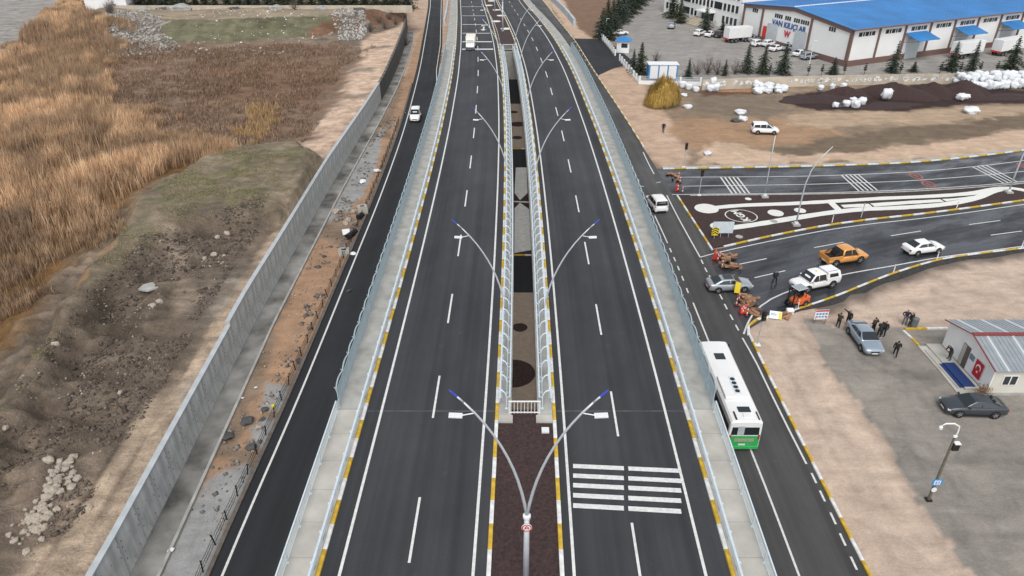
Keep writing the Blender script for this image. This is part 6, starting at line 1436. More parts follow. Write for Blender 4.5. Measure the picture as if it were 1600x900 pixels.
def conifer(seed, h=6.0, r=1.7, tone=(46, 56, 40)):
    rg = np.random.RandomState(seed); V = []; Cc = []; base = np.array(srgb(*tone)[:3]) * .85
    L_ = int(h * 3.2)
    for i in range(L_):
        t = i / (L_ - 1); z = h * (.06 + .94 * t); rad = r * (1 - t) ** .85 * rg.uniform(.5, 1.15) + .05
        nb_ = max(4, int(11 * (1 - t) + 4)); a0 = rg.rand() * 6.28
        for b in range(nb_):
            a = a0 + 6.283 * b / nb_ + rg.uniform(-.25, .25); rr_ = rad * rg.uniform(.45, 1.2); m_ = max(2, int(rr_ / .2))
            for k in range(m_):
                f = (k + .6) / m_; p = np.array([math.cos(a) * rr_ * f, math.sin(a) * rr_ * f, z - .28 * rr_ * f * f + .05])
                for q in range(2):
                    s = .20 + .14 * (1 - f); o1 = rg.normal(0, 1, 3); o1[2] *= .45; o1 /= np.linalg.norm(o1); o2 = rg.normal(0, 1, 3); o2 /= np.linalg.norm(o2)
                    V += [p + o1 * s, p - o1 * s * .5 + o2 * s * .5, p - o1 * s * .4 - o2 * s * .5]; cc = base * rg.uniform(.6, 1.5); Cc += [cc, cc, cc]
    return tri_mesh('crown', np.array(V), np.arange(len(V)).reshape(-1, 3), np.array(Cc), M['leafy'])
CON = [conifer(s, 6, 2.25, tn) for s, tn in ((1, (68, 76, 60)), (2, (72, 80, 70)), (3, (60, 70, 54)), (4, (66, 76, 64)), (5, (74, 78, 60)))]
CTR = MB().tube([(0, 0, 0), (.03, 0, 2.5), (0, 0, 5.6)], [.16, .1, .03], 7).mesh('trunk', M['bark'])
random.seed(31)
def tree(px, py, h, label, group=None, z=0.0, wide=1.0, pos=None):
    q = pos or W(px, py, z); root = empty('conifer', (q[0], q[1], z - .05), random.uniform(0, 6), label, 'tree', group); s = h / 6.0; root.scale = (s * wide * 1.18, s * wide * 1.18, s)
    link('trunk', CTR, root); link('crown', random.choice(CON), root); return root
for x, y, h, wd, lb in ((1000, 116, 6.6, 1.0, 'tall dense conifer between the gatehouse and the blue cabinet'), (989, 110, 4.6, .9, 'smaller conifer leaning on the tall one by the gatehouse'), (1075, 121, 4.0, .9, 'dark conifer beside the right end of the blue cabinet'), (1132, 118, 3.4, .9, 'small dark conifer among the bare shrubs at the wall'), (1165, 114, 6.4, .9, 'slim conifer at the boundary wall left of a pair'), (1191, 115, 6.0, .95, 'conifer at the boundary wall in the middle of three'), (1222, 116, 6.7, 1.0, 'tallest conifer at the boundary wall before the facade lettering'), (1301, 116, 3.6, 1.2, 'low broad conifer before the warehouse corner'), (1394, 113, 6.6, .9, 'conifer at the wall before the plain warehouse bays'), (1427, 112, 2.2, 1.7, 'low round dark bush between conifers at the wall'), (1485, 111, 6.2, .95, 'conifer at the wall before the white trailer doors'), (1517, 110, 6.4, .8, 'slim conifer overlapping the first white trailer'), (1578, 108, 7.0, .95, 'conifer before the long white trailer'), (1606, 106, 3.5, 1.1, 'low conifer at the end of the boundary wall'), (1101, 50, 7.0, 1.1, 'dense conifer right of the office entrance steps'), (1062, 36, 7.0, 1.1, 'broad dark conifer left of the office steps'), (1050, 28, 8.0, 1.0, 'taller conifer at the far corner of the office block'), (1128, 53, 3.4, 1.5, 'round dark bush between office and black car')):
    tree(x, y, h, lb, 'conifers of the works yard', wide=wd)
for i, (x, y, h) in enumerate(((940, 60, 7.5), (952, 62, 6.0), (948, 50, 8.5), (957, 44, 8.0), (964, 38, 8.0), (971, 33, 8.5), (978, 27, 8.0), (985, 21, 8.5), (992, 14, 8.0), (998, 7, 8.5), (1005, 0, 8.5), (1012, -7, 8.5), (960, 55, 5.0))):
    tree(x, y, h, 'dark conifer in the dense row lining the works approach', 'conifer row on the approach', wide=1.15)
def bare(seed, n=46, h=3.0):
    rg = random.Random(seed); mb = MB()
    for i in range(n):
        a = rg.uniform(0, 6.28); e = rg.uniform(.5, 1.4); l = h * rg.uniform(.5, 1.0); d = Vector((math.cos(a) * math.cos(e), math.sin(a) * math.cos(e), math.sin(e)))
        p1 = d * l * .5 + Vector((rg.uniform(-.2, .2), rg.uniform(-.2, .2), 0)); p2 = d * l + Vector((rg.uniform(-.3, .3), rg.uniform(-.3, .3), .2)); mb.tube([(0, 0, .1), p1, p2], [.03, .018, .008], 4)
        for k in range(3): mb.tube([p1.lerp(p2, .3 * k), p1.lerp(p2, .3 * k) + Vector((rg.uniform(-.5, .5), rg.uniform(-.5, .5), rg.uniform(.2, .6)))], [.012, .006], 3)
    return mb.mesh('crown', mat('twigs', (.13, .105, .09, 1), .9, var=.2))
BT = [bare(1), bare(2)]
for x, y, s, lb in ((1024, 96, .9, 'small bare shrub behind the blue cabinet roof'), (1090, 117, 1.2, 'bare twiggy shrub right of the dark conifer at the wall'), (1105, 116, 1.5, 'tallest bare shrub at the works wall'), (1120, 117, 1.2, 'bare shrub left of the small dark conifer'), (1148, 116, 1.2, 'bare shrub right of the small dark conifer')):
    q = W(x, y); r_ = empty('bare_shrub', (q[0], q[1], 0), 0, lb, 'shrub'); r_.scale = (s, s, s); link('crown', random.choice(BT), r_); MB().tube([(0, 0, -.1), (0, 0, .5)], [.09, .05], 6).build('trunk', M['bark'], r_)
BALL = conifer(9, 1.3, .62, (52, 60, 42))
for x, y in ((1202, 117), (1262, 118.5), (1283, 118.5), (1318, 117.5), (1350, 117), (1406, 116), (1468, 115), (1499, 115), (1530, 114), (1556, 113.5)):
    q = W(x, y); r_ = empty('small_tree', (q[0], q[1], 0), 0, 'small clipped round tree in the row inside the boundary wall', 'tree', 'clipped trees inside the wall'); link('crown', BALL, r_, (0, 0, 1.0)); MB().tube([(0, 0, 0), (0, 0, 1.3)], .06, 6).build('trunk', M['bark'], r_)
# golden weeping bush
wq = W(1037, 168); wb_ = empty('golden_bush', (wq[0], wq[1] + 1.5, 0), 0, 'golden yellow weeping bush before the white fence', 'bush')
np.random.seed(8); n = 9000; a = np.random.rand(n) * 6.283; rr_ = np.sqrt(np.random.rand(n)) * 3.2 * (1 + .35 * fbm(np.cos(a) * 1.4 + 3, np.sin(a) * 1.4, 15, 3)); top = 5.0 * np.sqrt(np.clip(1 - (rr_ / 3.7) ** 2, 0, 1)) * (.9 + .75 * fbm(np.cos(a) * rr_ * .8, np.sin(a) * rr_ * .8, 5, 3)); zt_ = top * (.3 + .7 * np.random.rand(n) ** .5) + np.random.rand(n) ** 3 * 1.3 - .3
p = np.stack([np.cos(a) * rr_, np.sin(a) * rr_, zt_], 1); out_ = np.stack([np.cos(a), np.sin(a), 0 * a], 1); ln = .6 + np.random.rand(n) * 1.3
t2 = p + out_ * (.15 + .25 * np.random.rand(n))[:, None] - np.array([0, 0, 1]) * ln[:, None]; t2[:, 2] = np.maximum(t2[:, 2], .02); s_ = np.stack([-np.sin(a), np.cos(a), 0 * a], 1) * .035
V = np.stack([p - s_, p + s_, t2], 1).reshape(-1, 3); cl = np.repeat(col_mix(n, [(186, 152, 78), (160, 130, 66), (206, 174, 104), (140, 118, 62)], [3, 2, 1.5, 1.5]) , 3, 0)
link('crown', tri_mesh('crown', V, np.arange(len(V)).reshape(-1, 3), cl, M['leafy']), wb_)
for k in range(7): MB().tube([(0, 0, 0), (math.cos(k * .9) * .7, math.sin(k * .9) * .7, 1.8), (math.cos(k * .9) * 1.4, math.sin(k * .9) * 1.4, 3.0)], [.1, .07, .02], 5).build('trunk', M['bark'], wb_)

# ================================================================ rocks, rubble and heaps
def rock(seed, sub=2, flat=.7):
    bm = bmesh.new(); bmesh.ops.create_icosphere(bm, subdivisions=sub, radius=1); rg = random.Random(seed); o = [rg.uniform(-50, 50) for _ in range(3)]
    from mathutils import noise
    for v in bm.verts:
        d = 1 + .55 * noise.noise(v.co * .9 + Vector(o)) + .22 * noise.noise(v.co * 2.4 + Vector(o)); v.co *= d; v.co.z *= flat
    me = bpy.data.meshes.new('rock'); bm.to_mesh(me); bm.free(); return me
M['rock_pale'] = mat('pale_limestone', (.36, .31, .25, 1), .9, var=.3, scale=2.5, bump=.03, bscale=7); M['rock_grey'] = mat('grey_rubble', (.30, .29, .27, 1), .9, var=.3, scale=2.5, bump=.03, bscale=7); M['chunk'] = mat('broken_asphalt', (.075, .074, .074, 1), .9, var=.3, scale=4, bump=.03, bscale=8)
RK = []
for s in range(6):
    me = rock(s, 1 + s % 2, .75); me.materials.append(M['rock_pale']); RK.append(me)
RG_ = []
for s in range(6, 10):
    me = rock(s); me.materials.append(M['rock_grey']); RG_.append(me)
RC = []
for s in range(10, 13):
    me = rock(s, 1, .34); me.materials.append(M['chunk']); RC.append(me)
random.seed(17)
def put(me, name, px, py, z, s, label, cat, group=None, onleft=True):
    if onleft:
        zz_ = 3.2
        for _ in range(12):
            q = W(px, py, zz_); zz_ = .5 * zz_ + .5 * float(zleft(q[0], q[1]))
        q = W(px, py, zz_); zz_ = float(zleft(q[0], q[1]))
    else: q = W(px, py, z); zz_ = z
    o = bpy.data.objects.new(name, me); COL.objects.link(o); o.location = (q[0], q[1], zz_ + s * .28); o.scale = (s * random.uniform(.8, 1.2), s * random.uniform(.8, 1.2), s * random.uniform(.8, 1.1)); o.rotation_euler = (random.uniform(-.3, .3), random.uniform(-.3, .3), random.uniform(0, 6.28)); return tag(o, label, cat, group)
for i in range(125):
    t = random.random() ** .8; px = 30 + 82 * t + random.gauss(0, 10); py = 845 - 115 * t + random.gauss(0, 13)
    put(random.choice(RK), 'boulder', px, py, 0, random.choice((.10, .12, .14, .16, .2, .24, .3, .36)), 'pale boulder in the rock heap beside the dirt track', 'rock', 'rock heap')
for px, py, s, lb in ((76, 720, 0.40, 'big pale boulder above the rock heap'), (116, 716, 0.36, 'grey boulder paired above the rock heap'), (9, 670, 0.29, 'pale stone alone on the dark earth at the edge'), (188, 615, 0.25, 'pale stone lying at the edge of the dirt track'), (240, 478, 0.32, 'pale stone by the concrete slab on the bank'), (250, 472, 0.36, 'rough pale stone on the brown bank'), (335, 400, 0.36, 'pale stone on the sandy heap beside the tyre tracks'), (350, 400, 0.22, 'small pale stone beside the sandy heap'), (320, 405, 0.29, 'stone at the left of the sandy heap'), (355, 365, 0.32, 'orange-tinted stone high on the bank edge'), (340, 372, 0.36, 'grey stone below the orange-tinted stone'), (88, 540, 0.36, 'white stone in the cut of the bank'), (140, 795, 0.22, 'small stone right of the rock heap')):
    put(random.choice(RK), 'boulder', px, py, 0, s, lb, 'rock')
def stones(name, PX, sz, m, label, zfun, kmin=.4):
    n = len(PX); o8 = np.array([(1, 0, 0), (-1, 0, 0), (0, 1, 0), (0, -1, 0), (0, 0, .8), (0, 0, -.8)], float); f8 = np.array([(0, 2, 4), (2, 1, 4), (1, 3, 4), (3, 0, 4), (2, 0, 5), (1, 2, 5), (3, 1, 5), (0, 3, 5)])
    V = (o8[None] * (sz * (kmin + np.random.rand(n)))[:, None, None] * (.6 + .8 * np.random.rand(n, 6, 1))); zz_ = zfun(PX[:, 0], PX[:, 1]); V += np.c_[PX, zz_ + sz * .2][:, None, :]
    F = (f8[None] + (np.arange(n) * 6)[:, None, None]).reshape(-1, 3); tone = np.repeat(.5 + .9 * np.random.rand(n, 1), 6, 0)
    o = link(name, tri_mesh(name, V.reshape(-1, 3), F, np.clip(tone * np.array(m), 0, .75), M['leafy'])); return tag(o, label, 'stones', kind='stuff')
np.random.seed(12)
BK = WX([(235, 395), (420, 330), (400, 400), (290, 560), (180, 700), (130, 860), (20, 880), (0, 700), (80, 570), (150, 470)], 3.6)
c = scatter(BK, 6500, 2, .3, 401); k = fbm(c[:, 0] * .3, c[:, 1] * .3, 410, 4) > .06; c = c[k | (np.random.rand(len(c)) < .10)]; stones('stones', c, np.where(np.random.rand(len(c)) < .10, .11, .035), (.30, .26, .21), 'small stones scattered over the cut earth bank', zleft)
c = scatter(BK, 9000, 2, .3, 405); k = fbm(c[:, 0] * .25, c[:, 1] * .25, 412, 4) > -.05; c = c[k]; stones('clods', c, .05 + .16 * np.random.rand(len(c)) ** 3, (.115, .092, .074), 'dark clods of earth over the cut bank', zleft)
c = scatter(WX([(158, 32), (255, 28), (262, 70), (170, 73)], 5), 1500, 6.0, .10, 402); stones('stones', c, .20 + .22 * np.random.rand(len(c)), (.29, .275, .25), 'white and grey rubble tipped down the far embankment', zleft)
c = scatter(WX([(528, 26), (565, 24), (566, 52), (530, 54)], 5), 800, 3.0, .15, 403); stones('stones', c, .18 + .2 * np.random.rand(len(c)), (.36, .34, .31), 'small tip of white rubble near the end of the retaining wall', zleft)
c = scatter(WX([(300, 26), (505, 26), (500, 72), (280, 72)], 5), 260, 1.0, .2, 404); stones('stones', c, .12 + .14 * np.random.rand(len(c)), (.6, .58, .54), 'pale stones strewn on the green embankment face', zleft)
# strip beside the fresh road
def zstrip(x, y): return np.asarray(x) * 0 - .03
c = np.c_[np.random.uniform(-23.0, -19.5, 900), 34 + 95 * np.random.rand(900)]; c = c[fbm(c[:, 0] * .5, c[:, 1] * .18, 425, 3) > .05]; stones('rubble', c, .08 + .22 * np.random.rand(len(c)) ** 2, (.20, .185, .17), 'grey rubble strewn along the dirt strip by the fresh road', zstrip)
c = np.c_[np.random.uniform(-23.2, -19.6, 2600), 26 + 110 * np.random.rand(2600) ** 1.2]; c = c[fbm(c[:, 0] * .4, c[:, 1] * .25, 420, 3) > -.02]; stones('stones', c, np.where(np.random.rand(len(c)) < .1, .13, .05), (.34, .27, .21), 'gravel and broken brick on the dirt strip by the fresh road', zstrip)
for px, py, s, lb in ((386, 659, 0.52, 'dark slab of broken asphalt on the concrete edge of the strip'), (355, 684, 0.49, 'flat asphalt chunk lying on the drainage channel'), (392, 700, 0.45, 'broken asphalt lump near the wire fence'), (415, 640, 0.35, 'asphalt piece in the rubble below the yellow scrap'), (410, 655, 0.28, 'smaller asphalt piece in the middle of the rubble'), (468, 565, 0.35, 'dark asphalt piece beside the wire fence'), (480, 480, 0.32, 'asphalt piece on the orange earth'), (545, 455, 0.28, 'dark lump by the fence on the orange earth')):
    put(random.choice(RC), 'asphalt_chunk', px, py, -.02, s, lb, 'rubble', None, False)
for px, py, s, lb in ((525, 332, .55, 'tan boulder beside the drainage channel above the orange earth'), (545, 345, .5, 'rock in the excavation next to the manhole'), (552, 332, .45, 'grey rock left of the open manhole'), (540, 350, .4, 'rock below the excavation edge'), (405, 668, .25, 'pale stone in the rubble of the strip')):
    put(random.choice(RK), 'boulder', px, py, -.02, s, lb, 'rock', None, False)
for px, py, s, lb in ((379, 622, .14, 'white scrap on the strip beside the channel'), (400, 606, .16, 'white scrap on the orange earth near the fence'), (567, 285, .55, 'white plastic sheet crumpled on the strip'), (590, 268, .5, 'white foam rubbish by the kerb of the fresh road'), (552, 397, .3, 'white rubbish below the lower manhole'), (500, 463, .16, 'white scrap beside dark litter on orange earth'), (267, 860, .25, 'white rag at the lip of the channel')):
    me = rock(int(px), 2, .35); me.materials.append(M['white']); put(me, 'white_rubbish', px, py, 0.0, s, lb, 'rubbish', None, False)
def manhole(px, py, h, rz, label):
    q = W(px, py, h); root = empty('manhole_chamber', (q[0], q[1], 0), rz, label, 'manhole')
    mb = MB(); w_ = .62; i_ = .26
    MB().box((0, 0, h / 2 - .1), (2 * w_, 2 * w_, h + .2)).build('chamber', mat('precast_cream', (.44, .41, .35, 1), .85, var=.2), root, bevel=.03)
    MB().box((0, 0, h + .06), (2 * w_ - .1, 2 * w_ - .1, .1)).build('lid', M['concrete'], root, bevel=.02); MB().box((0, 0, h + .115), (2 * i_, 1.5 * i_, .02)).build('opening', M['black'], root)
manhole(566, 323, .85, .3, 'cream precast manhole chamber standing proud beside the fresh road'); manhole(537, 391, .35, .2, 'low concrete manhole with dark opening near the wire fence')
def pipe(px, py, ln, rz, label):
    q = W(px, py, .3); o = MB().lathe([(.30, -ln / 2), (.34, -ln / 2), (.34, ln / 2), (.30, ln / 2), (.30, ln / 2 - .02), (.28, -ln / 2 + .3)], 20, axis='X').build('drain_pipe', M['black'], None, (q[0], q[1], .25), rz, fixn=True); return tag(o, label, 'pipe')
pipe(563, 337, 1.0, 1.2, 'short black corrugated pipe stub at the cream manhole'); pipe(549, 365, 1.8, 1.15, 'black corrugated drain pipe lying in the excavation'); tag(MB().box((0, 0, .1), (.9, 1.2, .06), rx=.15).build('white_sheet', M['white'], None, (*W(541, 364)[:2], .05), .3), 'white board lying beside the black drain pipe', 'board')
tag(MB().box((0, 0, .1), (.25, .3, .2)).build('yellow_scrap', M['yellow'], None, (*W(427, 636)[:2], 0), .4, bevel=.04), 'yellow plastic scrap in the asphalt rubble', 'scrap')
tag(MB().prism([(-.9, -.5), (.1, -.8), (.9, -.1), (.6, .6), (-.2, .8), (-.8, .4)], -.1, .1).build('concrete_slab', M['concrete'], None, (*W(234, 448, 3.8)[:2], float(zleft(*W(234, 448, 3.8)[:2])) + .12), bevel=.03), 'flat pale concrete slab lying on the brown bank', 'slab')
# kerb ledge and dark wire fence along the fresh road
strip('kerb_ledge', [(lfx(y) - 1.05, y, .14) for y in ys if y < 150], [(lfx(y) - .76, y, .14) for y in ys if y < 150], mat('ledge_dark', (.12, .10, .085, 1), .9, var=.3, scale=2), skirt=.25)
wf = empty('wire_fence', (lfx(20) - 1.3, 20, 0), 0, 'low black post and wire fence along the left edge of the fresh road', 'fence'); y = 4.0; k = 0
FPM = MB().box((0, 0, .42), (.07, .07, .9)).box((.0, .0, .88), (.12, .09, .06)).mesh('post', M['black'])
while y < 122:
    x0, x1 = lfx(y) - 1.3, lfx(y + 2.1) - 1.3; o = link('post', FPM, wf, (x0 - wf.location.x, y - 20, 0)); o.rotation_euler = (random.uniform(-.12, .12), random.uniform(-.15, .15), 0)
    mb = MB()
    for z in (.2, .5, .8): mb.tube([(x0 - wf.location.x, y - 20, z), ((x0 + x1) / 2 - wf.location.x, y + 1.05 - 20, z - .06), (x1 - wf.location.x, y + 2.1 - 20, z)], .018, 4)
    for j in range(1, 8): f = j / 8; mb.tube([(x0 + (x1 - x0) * f - wf.location.x, y + 2.1 * f - 20, .1), (x0 + (x1 - x0) * f - wf.location.x, y + 2.1 * f - 20, .8)], .009, 3)
    mb.build('wire_panel', M['black'], wf); y += 2.1

# ---- dirt lot: heaps of dark gravel and white bulk bags
def heap(px, py, rx, ry, h, label, seed, m='gravel_red'):
    q = W(px, py); n, k = 40, 14; V = [(0, 0, h)]; F = []
    for j in range(1, k + 1):
        f = j / k
        for i in range(n):
            a = 2 * math.pi * i / n; w_ = 1 + .28 * math.sin(2 * a + seed) + .14 * math.sin(5 * a + seed * 2); zz_ = h * max(0, (1 - f ** 1.15)) + (float(fbm(np.array([math.cos(a) * f * 3 + seed * 9]), np.array([math.sin(a) * f * 3]), seed, 3)[0]) * h * .45 if j < k else -.15)
            V.append((math.cos(a) * rx * f * w_, math.sin(a) * ry * f * w_, zz_))
    for i in range(n): F.append((0, 1 + i, 1 + (i + 1) % n))
    for j in range(k - 1):
        for i in range(n): a0 = 1 + j * n; F.append((a0 + i, a0 + n + i, a0 + n + (i + 1) % n, a0 + (i + 1) % n))
    o = MB().add(V, F).build('gravel_heap', M[m], None, (q[0], q[1], -.05), smooth=True); return tag(o, label, 'gravel heap')
heap(1280, 155, 7.0, 4.0, .8, 'low flat bed of dark gravel on the dirt lot', 1); heap(1320, 148, 4.0, 3.0, 1.7, 'rounded dark gravel heap between bulk bags', 2); heap(1395, 148, 7.5, 4.2, 2.5, 'long dark gravel heap with a white bag on its flank', 3); heap(1455, 146, 5.5, 3.5, 2.4, 'middle dark gravel heap between two larger ones', 4); heap(1503, 146, 6.5, 4.0, 2.9, 'tallest dark gravel heap beside the row of white bags', 5); heap(1385, 165, 7, 2.5, .35, 'thin spread of dark gravel below the long heap', 6); heap(1560, 152, 9, 3, .5, 'low dark gravel spread in front of the row of bags', 7)
heap(1165, 142, 5, 1.2, .5, 'low reddish earth ridge at the foot of the boundary wall', 8, 'wood')
def bag(seed):
    bm = bmesh.new(); bmesh.ops.create_cube(bm, size=1); bmesh.ops.subdivide_edges(bm, edges=bm.edges, cuts=3, use_grid_fill=True); from mathutils import noise
    for v in bm.verts:
        c = v.co * 2; r = (abs(c.x) ** 3.5 + abs(c.y) ** 3.5 + abs(c.z) ** 4) ** (1 / 3.6); v.co = c / max(r, .01) * .5 * (1 + .45 * noise.noise(c * 1.1 + Vector((seed * 7, 0, 0))) + .2 * noise.noise(c * 2.6 + Vector((0, seed * 5, 0)))); v.co.z += .5
    me = bpy.data.meshes.new('bulk_bag'); bm.to_mesh(me); bm.free(); me.materials.append(mat('bag_white', (.66, .68, .70, 1), .8, var=.14, scale=2)); me.shade_smooth(); return me
BAG = [bag(s) for s in range(5)]
random.seed(41)
def bagput(x, y, z, s, label, group=None, flat=1.0):
    o = bpy.data.objects.new('bulk_bag', random.choice(BAG)); COL.objects.link(o); o.location = (x, y, z); o.rotation_euler = (random.uniform(-.12, .12), random.uniform(-.12, .12), random.uniform(0, 6)); o.scale = (s * random.uniform(.9, 1.15), s * random.uniform(.9, 1.15), s * random.uniform(.85, 1.1) * flat); tag(o, label, 'bulk bag', group)
a = Vector(W(1503, 137)); b = Vector(W(1640, 134))
for r_ in range(4):
    for i in range(13):
        t = (i + .5 * (r_ % 2)) / 13; p = a.lerp(b, t); bagput(p.x + random.uniform(-.3, .3), p.y - 1.2 + r_ * 1.3 + random.uniform(-.3, .3), 0, random.uniform(1.4, 1.75), 'white bulk bag in the long packed row beside the tallest gravel heap', 'packed row of bulk bags')
for i in range(24): p = a.lerp(b, (i % 12 + .3) / 12); bagput(p.x + random.uniform(-.4, .4), p.y + .2 + 1.5 * (i // 12) + random.uniform(-.2, .2), 1.35, random.uniform(1.2, 1.6), 'white bulk bag in the long packed row beside the tallest gravel heap', 'packed row of bulk bags')
for i in range(26): q = W(1180 + random.random() * 52, 146 - random.random() * 7); bagput(q[0], q[1], random.choice((0, 0, .5)), random.uniform(1.2, 1.7), 'white bulk bag slumped in the loose cluster below the painted wall', 'loose cluster of bulk bags', .7)
for x, y, z, s, lb in ((1109, 142, 0, 1.3, 'white bulk bag left of a pair under another bag'), (1118, 142, 0, 1.3, 'white bulk bag right of a pair under another bag'), (1113, 140, 1.2, 1.3, 'white bulk bag stacked on top of two others'), (1066, 137, 0, 1.3, 'white bulk bag beside the golden bush'), (1075, 140, 0, 1.2, 'white bulk bag right of the golden bush'), (1086, 143, 0, 1.2, 'white bulk bag halfway between bush and stacked bags'), (1281, 141, 0, 1.1, 'upright white bulk bag left behind the gravel bed'), (1300, 139, 0, 1.1, 'upright white bulk bag in the middle behind the gravel bed'), (1317, 138, 0, 1.0, 'upright white bulk bag right behind the gravel bed'), (1304, 168, 0, 1.0, 'white bulk bag at the front edge of the gravel bed'), (1322, 166, 0, 1.3, 'white bulk bag next to the grey tarpaulin'), (1336, 168, 0, 1.3, 'slumped white bulk bag in front of the rounded heap'), (1347, 163, 0, 1.4, 'white bulk bag right of the slumped one'), (1333, 161, 0, 1.1, 'white bulk bag behind the slumped one'), (1382, 157, .5, 1.6, 'white bulk bag on the flank of the long gravel heap'), (1500, 157, .2, 1.8, 'large crumpled white bag in front of the tallest heap'), (1508, 155, .2, 1.5, 'crumpled white bag right of the large one'), (1518, 176, -.2, 2.2, 'flat white bag lying on the sand below the heaps'), (1157, 178, -.1, 1.6, 'white bag with dark opening on the dirt lot'), (1160, 188, -.1, 1.5, 'white bag lying beside black waste on the dirt lot'), (1069, 150, -.1, 1.2, 'torn white bag below the golden bush'), (1074, 168, -.2, 1.3, 'small white bag on dark soil near the golden bush'), (1105, 241, -.2, 1.2, 'white rubbish bag on the sand by the upper kerb')):
    q = W(x, y); bagput(q[0], q[1], z, s, lb, None, .55 if z in (.2, -.1, -.2) else 1.0)
tag(link('black_waste', RC[0], None, (*W(1150, 189)[:2], .2)), 'black waste heap touching a white bag on the dirt lot', 'rubbish')
tag(link('tarpaulin', RC[1], None, (*W(1313, 165)[:2], .1)), 'dark grey tarpaulin lump beside white bags', 'tarpaulin').scale = (1.6, 1.2, .8)

# ================================================================ far left edge: wall, hut, trees
fw_ = empty('far_wall', (-66, 199, 6.6), 0, 'low beige wall on top of the far embankment', 'wall')
for i in range(16): MB().box((-38 + 5 * i, 0, .3), (4.97, .3, 1.8)).build('wall_section', M['render_beige'], fw_)
hut = empty('white_hut', (-108, 200, 5.6), 0, 'white low building at the end of the far embankment wall', 'building')
MB().box((0, 3, 2), (11, 7, 5)).build('wall', M['panel_white'], hut); MB().hexa([(-6, -1, 4.4), (6, -1, 4.4), (6, 7, 4.4), (-6, 7, 4.4), (-6, 2.6, 6), (6, 2.6, 6), (6, 3.4, 6), (-6, 3.4, 6)]).build('roof', M['lamp_head'], hut); MB().box((2, -.55, 1.8), (1.4, .1, 1.2)).build('window', M['glass_b'], hut)
for i in range(26): tree(0, 0, random.uniform(5, 7), 'dark green tree in the dense row behind the far wall', 'trees behind the far wall', 5.8, 1.5, (-101 + 2.9 * i, 204.5 + random.uniform(-.8, .8), 5.8))
for x, y, s, lb in ((-97, 197, 1.2, 'dark junk heap by the far wall near the hut'), (-92, 196.6, 1.0, 'brown junk heap by the far wall'), (-87, 196.4, 2.0, 'dark brown earth mound by the far wall'), (-73, 196.8, 1.0, 'pale scrap pile by the far wall'), (-62, 196.6, 1.3, 'reddish scrap pile by the far wall'), (-50, 196.8, 1.0, 'grey scrap heap by the far wall'), (-40, 196.8, 1.1, 'dark scrap heap at the right end of the far wall')):
    o = link('junk_heap', random.choice(RC + RG_), None, (x, y, float(zleft(x, y)) + .25)); o.scale = (s * 1.6, s, s * .9); tag(o, lb, 'junk heap')
for i in range(9):
    q = W(108 + i * 6 + random.uniform(-4, 4), 16 + (i % 3) * 5, 4); r_ = empty('scrub_bush', (q[0], q[1], float(zleft(q[0], q[1])) - .1), 0, 'grey-green scrub bush between the reeds and the rubble slope', 'bush', 'scrub bushes by the reeds'); link('crown', BALL, r_); r_.scale = (2.2, 2.2, 1.6)
for i in range(14):
    q = W(random.choice((470, 480, 585, 600, 625, 640, 655, 180, 170, 500)) + random.uniform(-10, 10), random.uniform(24, 44), 5); o = bpy.data.objects.new('dry_bush', BT[i % 2]); r_ = empty('dry_bush', (q[0], q[1], float(zleft(q[0], q[1])) if q[0] < wallx(q[1]) - 1 else 0.0), 0, 'reddish brown dry bush on the far embankment face', 'bush', 'dry bushes on the embankment'); o.name = 'crown'; COL.objects.link(o); o.parent = r_
q = W(688, 98); r_ = empty('rust_bush', (q[0] + .9, q[1], 0), 0, 'rust-red dry bush squeezed between fresh road and bridge railing', 'bush')
rb_ = MB(); rgx = random.Random(5)
for i in range(500):
    p = Vector((rgx.gauss(0, .6), rgx.gauss(0, 2.2), abs(rgx.gauss(.8, .7)))); t = Vector((rgx.uniform(-1, 1), rgx.uniform(-1, 1), rgx.uniform(-1, 1))) * .28; s_ = t.orthogonal().normalized() * .07; rb_.add([p - s_, p + s_, p + t], [(0, 1, 2)])
rb_.build('foliage', mat('rust_leaf', (.17, .07, .035, 1), .9, var=.4, scale=4), r_); MB().tube([(0, 0, 0), (0, 0, 1.2)], [.08, .03], 5).build('trunk', M['bark'], r_)

# ================================================================ people
SKIN = mat('skin', (.36, .20, .14, 1), .6, var=.05); HAIR = mat('hair_dark', (.015, .012, .010, 1), .8, var=.1); SHOE = mat('shoe_black', (.012, .012, .012, 1), .5, var=.1)
CLOTH = dict(black=mat('cloth_black', (.012, .012, .014, 1), .9, var=.2, scale=8), navy=mat('cloth_navy', (.014, .018, .035, 1), .9, var=.2, scale=8), olive=mat('cloth_olive', (.045, .036, .024, 1), .9, var=.2, scale=8), jeans=mat('cloth_jeans', (.09, .13, .17, 1), .9, var=.2, scale=8), grey=mat('cloth_grey', (.06, .06, .065, 1), .9, var=.2, scale=8))
J0 = dict(pelvis=(0, 0, .95), waist=(0, .0, 1.10), chest=(0, .0, 1.31), neck=(0, 0, 1.47), jaw=(0, .02, 1.545), crown=(0, .01, 1.70),
          ls=(-.19, 0, 1.41), le=(-.25, -.03, 1.14), lw=(-.26, .05, .90), lh=(-.26, .08, .82), rs=(.19, 0, 1.41), re=(.25, -.03, 1.14), rw=(.26, .05, .90), rh=(.26, .08, .82),
          lp=(-.09, 0, .90), lk=(-.11, .02, .50), la=(-.12, -.03, .09), lt=(-.13, .13, .04), rp=(.09, 0, .90), rk=(.11, .02, .50), ra=(.12, -.03, .09), rt=(.13, .13, .04))
RAD = dict(pelvis=(.165, .12), waist=(.155, .11), chest=(.185, .125), neck=(.06, .06), jaw=(.075, .085), crown=(.075, .085), ls=(.078, .08), le=(.056, .056), lw=(.042, .042), lh=(.042, .024), lp=(.10, .11), lk=(.068, .07), la=(.05, .055), lt=(.045, .035))
